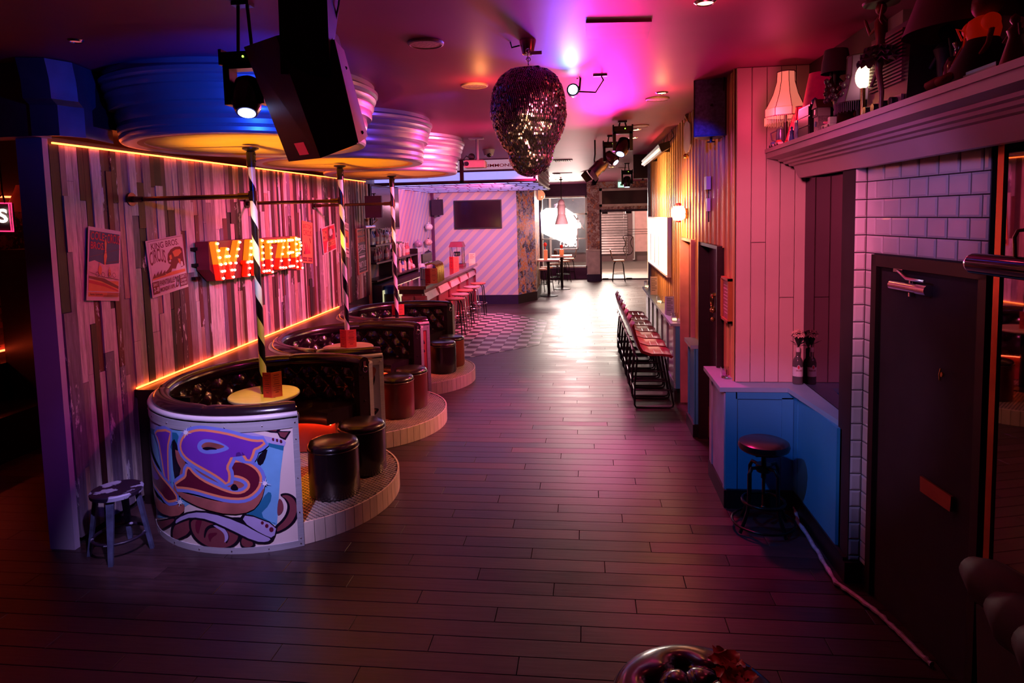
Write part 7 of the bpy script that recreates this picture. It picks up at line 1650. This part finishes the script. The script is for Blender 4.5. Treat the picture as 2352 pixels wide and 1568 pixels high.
p = uy(1912, 165, 4.28); shade_lamp('dark drum lamp shade tilted high above the brown bottle', 4.28, p.x+.02, p.z-.01, [(.085, .0), (.080, .06), (.066, .14)], M('dark_mauve_shade', (.14, .07, .13), .7), False, True, False, 28)
p = uy(1958, 232, 4.00); shade_lamp('dark bell shaded lamp with tassels and a glowing bulb opening', 3.96, p.x+.02, p.z-.02, [(.125, .0), (.10, .06), (.07, .15), (.065, .26)], M('purple_shade', (.34, .16, .38), .7), True, True, True, 10)
p = uy(1983, 177, 3.80); t = thing('globe_bulb', 'bright oval lamp glass glowing cream white on the shelf', 'bulb', tuple(p)); obj('glass', B().ball(p+Vector((.0, 0, 0)), .040, 14, 1.55), M('glowing_cream_glass', (1, .9, .7), .4, var=0, emit=(1, .78, .42), es=4.5), t, 1); obj('stem', B().cyl((p.x, p.y, ZS), (p.x, p.y, p.z-.05), .012), brass, t)
# brown siphon bottle
p = uy(1908, 300, 4.32); x = p.x+.02; y_ = 4.32; t = thing('brown_bottle', 'large dark brown siphon bottle on the shelf', 'bottle', (x, y_, ZS))
obj('glass', B().lathe([(.001, 0), (.056, 0), (.060, .01), (.060, .27), (.046, .32), (.024, .345), (.02, .36)], (x, y_, ZS), 28), M('brown_glass', (.06, .01, .01), .08, coat=.6, var=0), t, .8); obj('stopper', B().lathe([(.030, .35), (.028, .40), (.018, .44), (.001, .45)], (x, y_, ZS), 18).tube([(x, y_, ZS+.41), (x-.04, y_-.02, ZS+.40), (x-.07, y_-.04, ZS+.35)], .005), black, t, .8)
# radio
t = thing('vintage_radio', 'old wooden radio with slatted grille and four round knobs', 'radio', (1.6, 3.5, ZS))
xr = 1.50; y0, y1 = 3.32, 3.76; b = B().hexa([(xr, y0, ZS), (1.74, y0, ZS), (1.74, y1, ZS), (xr, y1, ZS), (xr+.02, y0, ZS+.42), (1.74, y0, ZS+.42), (1.74, y1, ZS+.42), (xr+.02, y1, ZS+.42)])
obj('cabinet', b, M('dark_walnut', (.04, .012, .015), .3, coat=.3), t, 0)
for k in range(15): obj('slat', B().box(xr-.004, xr+.02, y0+.04, y1-.04, ZS+.14+k*.017, ZS+.148+k*.017), M('rose_slat', (.30, .06, .10), .5), t, 0)
obj('control_strip', B().box(xr-.012, xr+.0, y0+.02, y1-.02, ZS+.02, ZS+.075), M('rose_strip', (.35, .10, .14), .4), t, 0)
for k in range(4): obj('knob', B().cyl((xr-.012, y0+.07+k*.10, ZS+.047), (xr-.04, y0+.07+k*.10, ZS+.047), .022, n=18), M('glossy_black'), t, .5)
obj('plinth', B().box(xr-.015, 1.75, y0-.01, y1+.01, ZS, ZS+.018), darkwood, t, 0)
# cash box stack
t = thing('card_drawer_box', 'dark ribbed box with three drawers on the shelf', 'box', (1.45, 4.6, ZS)); x0, x1, y0, y1 = 1.41, 1.55, 4.38, 4.60
obj('case', B().box(x0, x1, y0, y1, ZS, ZS+.20), M('black_lacquer', (.02, .01, .02), .3), t, 0)
for k in range(3): obj('drawer', B().box(x0-.006, x0, y0+.01, y1-.01, ZS+.01+k*.062, ZS+.065+k*.062), M('black_drawer', (.05, .02, .04), .4), t, 0)
# model house
t = thing('model_house', 'small half timbered model house ornament on the shelf', 'ornament', (1.42, 4.27, ZS)); x0, x1, y0, y1 = 1.40, 1.47, 4.20, 4.27
obj('wall', B().box(x0, x1, y0, y1, ZS, ZS+.10), M('stone_wall_print', (.45, .35, .40), .6, var=.5, sc_=70), t, 0); obj('upper_storey', B().box(x0-.004, x1, y0-.004, y1+.004, ZS+.10, ZS+.15), white, t, 0)
obj('roof', B().hexa([(x0-.012, y0-.012, ZS+.15), (x1+.01, y0-.012, ZS+.15), (x1+.01, y1+.012, ZS+.15), (x0-.012, y1+.012, ZS+.15), (x0-.008, (y0+y1)/2-.002, ZS+.205), (x1+.008, (y0+y1)/2-.002, ZS+.205), (x1+.008, (y0+y1)/2+.002, ZS+.205), (x0-.008, (y0+y1)/2+.002, ZS+.205)]), M('brown_roof', (.15, .05, .04), .6), t, 0)
b = B()
for z in (.10, .148): b.box(x0-.007, x0-.003, y0-.004, y1+.004, ZS+z, ZS+z+.005)
for yy_ in (y0, y0+.022, y0+.044, y1-.003): b.box(x0-.007, x0-.003, yy_, yy_+.003, ZS+.10, ZS+.15)
obj('timber', b, ink, t, 0)
for z in (.04, .112): obj('window', B().box(x0-.008, x0-.002, y0+.025, y0+.045, ZS+z, ZS+z+.03), M('blue_pane', (.15, .25, .6), .3), t, 0)
def toy(lab, x, y_, m1, m2, l=.10, truck=False, z=0):
    t = thing('toy_truck' if truck else 'toy_car', lab, 'toy', (x, y_, ZS)); z = ZS
    obj('body', B().hexa([(x-.018, y_-l/2, z+.010), (x+.018, y_-l/2, z+.010), (x+.018, y_+l/2, z+.010), (x-.018, y_+l/2, z+.010), (x-.017, y_-l/2+.004, z+.026), (x+.017, y_-l/2+.004, z+.026), (x+.017, y_+l/2-.004, z+.026), (x-.017, y_+l/2-.004, z+.026)]), m1, t, 0)
    if truck: obj('cab', B().box(x-.018, x+.018, y_-l/2, y_-l/2+.035, z+.026, z+.060), m1, t, 0); obj('load', B().tube([(x, y_-.01, z+.035), (x, y_+l/2, z+.045)], .009), m2, t)
    else: obj('cab', B().hexa([(x-.016, y_-l*.28, z+.026), (x+.016, y_-l*.28, z+.026), (x+.016, y_+l*.3, z+.026), (x-.016, y_+l*.3, z+.026), (x-.013, y_-l*.18, z+.043), (x+.013, y_-l*.18, z+.043), (x+.013, y_+l*.2, z+.043), (x-.013, y_+l*.2, z+.043)]), m2, t, 0)
    for k in (-1, 1): obj('wheel', B().cyl((x-.021, y_+k*l*.3, z+.011), (x-.014, y_+k*l*.3, z+.011), .011, n=14), black, t, .5)
tw1 = M('toy_white', (.75, .65, .70), .35); tr1 = M('toy_red', (.65, .05, .06), .35); tb1 = M('toy_blue', (.08, .12, .50), .3)
toy('white and red toy truck in front of the tasselled lamp', 1.40, 4.02, tw1, tr1, .14, True); toy('white toy van with a red roof near the far end of the shelf', 1.39, 4.98, tw1, tr1, .10); toy('small silver blue toy car at the far end of the shelf', 1.39, 5.12, M('toy_silver', (.5, .5, .7), .3, .5), tb1, .09)
p = uy(1784, 320, 5.12); t = thing('metal_jug', 'small silver blue jug with handle at the far end of the shelf', 'jug', (1.44, 5.13, ZS)); x, y_ = 1.45, 5.14
jm = M('pewter', (.30, .25, .50), .25, .7, var=.3); obj('body', B().lathe([(.03, .0), (.036, .01), (.034, .07), (.03, .10), (.032, .11)], (x, y_, ZS+.03), 20), jm, t, .8); obj('handle', B().tube([(x-.03, y_, ZS+.13), (x-.07, y_+.01, ZS+.11), (x-.06, y_+.01, ZS+.06), (x-.03, y_, ZS+.05)], .005), jm, t); obj('lid', B().lathe([(.033, .14), (.01, .155), (.001, .165)], (x, y_, ZS), 16), jm, t); obj('foot', B().lathe([(.034, 0), (.02, .03)], (x, y_, ZS), 16), jm, t)
t = thing('china_plate', 'small white china plate leaning at the end of the shelf', 'plate', (1.45, 4.80, ZS)); obj('disc', B().lathe([(.001, 0), (.035, .002), (.05, .008), (.052, .01)], (0, 0, 0), 28, mx=Matrix.Translation((1.43, 4.80, ZS+.052)) @ Matrix.Rotation(R_(-78), 4, 'Y')), white, t, .8); obj('stand', B().box(1.42, 1.46, 4.78, 4.82, ZS, ZS+.01), darkwood, t, 0)
t = thing('photo_tin', 'bluish silver tin standing between plate and drawer box', 'tin', (1.45, 4.70, ZS)); obj('can', B().lathe([(.045, 0), (.045, .13), (.001, .13)], (1.46, 4.70, ZS), 24), M('blue_print_tin', (.25, .25, .50), .3, .4, var=.6, sc_=30), t, .6); obj('lid', B().lathe([(.047, .125), (.047, .14), (.001, .142)], (1.46, 4.70, ZS), 24), chrome, t)
# soldier figure, angel bust, clown mask ornaments (plain little figures)
def figurine(lab, x, y_, h, m, rob=.3, arms=True):
    t = thing('figurine', lab, 'figurine', (x, y_, ZS)); z = ZS
    obj('figure', B().lathe([(.001, 0), (h*rob, 0), (h*rob*.9, h*.1), (h*.10, h*.55), (h*.14, h*.68), (h*.05, h*.78), (h*.05, h*.80), (h*.09, h*.86), (h*.085, h*.93), (.001, h)], (x, y_, z), 16), m, t, 1)
    if arms: obj('arms', B().tube([(x, y_-.12*h, z+.68*h), (x-.05*h, y_-.26*h, z+.55*h), (x-.1*h, y_-.3*h, z+.75*h)], .03*h).tube([(x, y_+.12*h, z+.68*h), (x-.05*h, y_+.26*h, z+.5*h)], .03*h), m, t, 1)
figurine('small white cherub figurine behind the red shade', 1.50, 5.05, .16, white, .2); figurine('blue toy soldier standing on the front edge of the shelf', 1.385, 4.66, .10, tb1, .2); figurine('tiny blue figure standing on the dark drawer box', 1.48, 4.5, .26, tb1, .1)
# creature mask with tassels under the bell lamp
t = thing('bead_lamp_base', 'knobbly dark ornament hung with purple beads under the tasselled lamp', 'ornament', (1.50, 4.03, ZS)); b = B(); random.seed(9)
for k in range(46): a = random.uniform(0, 6.28); b.ball((1.50+.11*math.cos(a), 4.04+.11*math.sin(a), ZS+.16+random.uniform(0, .12)), random.uniform(.010, .018), 6, 1.2)
obj('beads', b, M('purple_bead', (.10, .03, .09), .2, coat=.4), t, 1, kind='stuff'); obj('carved_base', B().lathe([(.06, 0), (.07, .03), (.04, .08), (.065, .13), (.07, .17), (.03, .22)], (1.50, 4.05, ZS), 14), M('dark_carved', (.07, .02, .02), .3), t, .8)
# ballerina statue
def limb(b, pts, rr): b.tube(pts, .01, 8, rr=rr)
t = thing('dancer_statue', 'dancer statue in a ruffled tutu with raised arm in front of the radio', 'statue', (1.44, 3.45, ZS)); x, y_, z = 1.44, 3.44, ZS
skin = M('bronze_skin', (.28, .08, .07), .35, .2)
b = B(); limb(b, [(x, y_, z), (x, y_-.005, z+.10), (x, y_+.03, z+.20), (x, y_+.03, z+.30)], [.008, .013, .016, .022]); limb(b, [(x-.02, y_+.07, z+.14), (x, y_+.05, z+.21), (x, y_+.03, z+.29)], [.007, .012, .018])
limb(b, [(x, y_+.03, z+.29), (x, y_+.025, z+.36), (x, y_+.02, z+.44), (x, y_+.02, z+.475)], [.032, .022, .032, .012]); limb(b, [(x, y_+.045, z+.43), (x-.02, y_+.09, z+.40), (x-.03, y_+.12, z+.47), (x-.03, y_+.135, z+.485)], [.012, .009, .007, .004]); limb(b, [(x, y_-.01, z+.43), (x-.03, y_-.05, z+.44), (x-.03, y_-.07, z+.50)], [.012, .009, .006])
b.ball((x, y_+.02, z+.505), .026, 10, 1.15); obj('body', b, skin, t, 1)
b = B()
for rr_, zz_ in ((.10, .25), (.085, .28), (.07, .31)):
    vs = [(x, y_+.03, z+zz_+.03)]; n = 48
    for k in range(n): a = 2*math.pi*k/n; vs.append((x+rr_*math.cos(a), y_+.03+rr_*math.sin(a), z+zz_+.012*math.sin(k*1.9)))
    b.add(vs, [(0, 1+k, 1+(k+1) % n) for k in range(n)])
obj('tutu', b, M('mauve_net', (.30, .10, .20), .6), t, 0); obj('headdress', B().lathe([(.001, .53), (.08, .525), (.085, .535), (.05, .56), (.02, .60)], (x, y_+.02, z), 18), M('dark_feather', (.08, .02, .03), .5), t, .8); obj('foot_base', B().lathe([(.03, 0), (.03, .008)], (x, y_, z-.0005), 16), darkwood, t)
# big table lamp, doll
t = thing('table_lamp', 'large dark lamp with a wide cone shade and stoneware vase base', 'lamp', (1.55, 3.03, ZS)); x, y_ = 1.58, 3.02
obj('base', B().lathe([(.05, 0), (.062, .01), (.066, .13), (.05, .165), (.03, .17), (.026, .20), (.034, .225), (.02, .235), (.018, .27)], (x, y_, ZS), 28), M('brown_glass'), t, .7)
obj('lamp_shade', B().lathe([(.22, .27), (.12, .56), (.11, .60)], (x, y_, ZS), 40, cap=False), M('big_dark_shade', (.20, .06, .12), .7), t, .9)
t = thing('doll', 'seated doll in a bright red puff sleeved blouse and black skirt', 'doll', (1.48, 2.72, ZS)); x, y_, z = 1.50, 2.72, ZS
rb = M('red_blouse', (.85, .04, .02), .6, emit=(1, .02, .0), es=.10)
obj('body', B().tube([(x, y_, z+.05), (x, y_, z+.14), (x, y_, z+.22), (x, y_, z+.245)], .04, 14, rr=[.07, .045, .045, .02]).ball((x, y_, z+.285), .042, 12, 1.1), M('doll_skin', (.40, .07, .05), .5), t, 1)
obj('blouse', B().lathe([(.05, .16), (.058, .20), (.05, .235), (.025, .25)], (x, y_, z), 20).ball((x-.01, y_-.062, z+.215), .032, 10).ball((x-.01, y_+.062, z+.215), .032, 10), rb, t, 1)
obj('bow', B().tube([(x-.055, y_+.02, z+.20), (x-.07, y_+.05, z+.22), (x-.06, y_+.03, z+.17)], .004).tube([(x-.055, y_+.02, z+.20), (x-.06, y_+.02, z+.13)], .003), rb, t)
obj('skirt', B().lathe([(.12, .0), (.115, .05), (.07, .13), (.052, .165)], (x, y_, z), 24), ink, t, 1)
obj('arm', B().tube([(x-.01, y_-.07, z+.19), (x-.03, y_-.085, z+.13), (x-.05, y_-.06, z+.08)], .010), M('doll_skin'), t, 1); obj('arm', B().tube([(x-.01, y_+.07, z+.19), (x-.03, y_+.09, z+.14), (x-.05, y_+.10, z+.09)], .010), M('doll_skin'), t, 1)
obj('leg', B().tube([(x-.06, y_+.04, z+.035), (x-.12, y_+.09, z+.03), (x-.13, y_+.13, z+.02)], .018), M('doll_skin'), t, 1); obj('leg', B().tube([(x-.06, y_-.02, z+.035), (x-.12, y_+.0, z+.03), (x-.13, y_+.05, z+.02)], .018), M('doll_skin'), t, 1)
obj('bonnet', B().ball((x+.012, y_, z+.30), .052, 12, 1.0), M('dull_red_bonnet', (.22, .03, .03), .6), t, 1)
figurine('small deer trophy ornament behind the large cone shade', 1.62, 3.22, .36, ink, .08); figurine('dim pale figurine at the right end of the shelf', 1.42, 2.40, .17, M('dull_pink_china', (.30, .07, .06), .4), .25)
t = thing('book_stack', 'flat dark books with a blue edge on the shelf beside the doll', 'books', (1.42, 2.52, ZS)); obj('book', B().box(1.40, 1.52, 2.46, 2.66, ZS, ZS+.02), M('dark_book', (.05, .02, .05), .4), t, 0); obj('book', B().box(1.405, 1.51, 2.47, 2.65, ZS+.02, ZS+.032), tb1, t, 0)
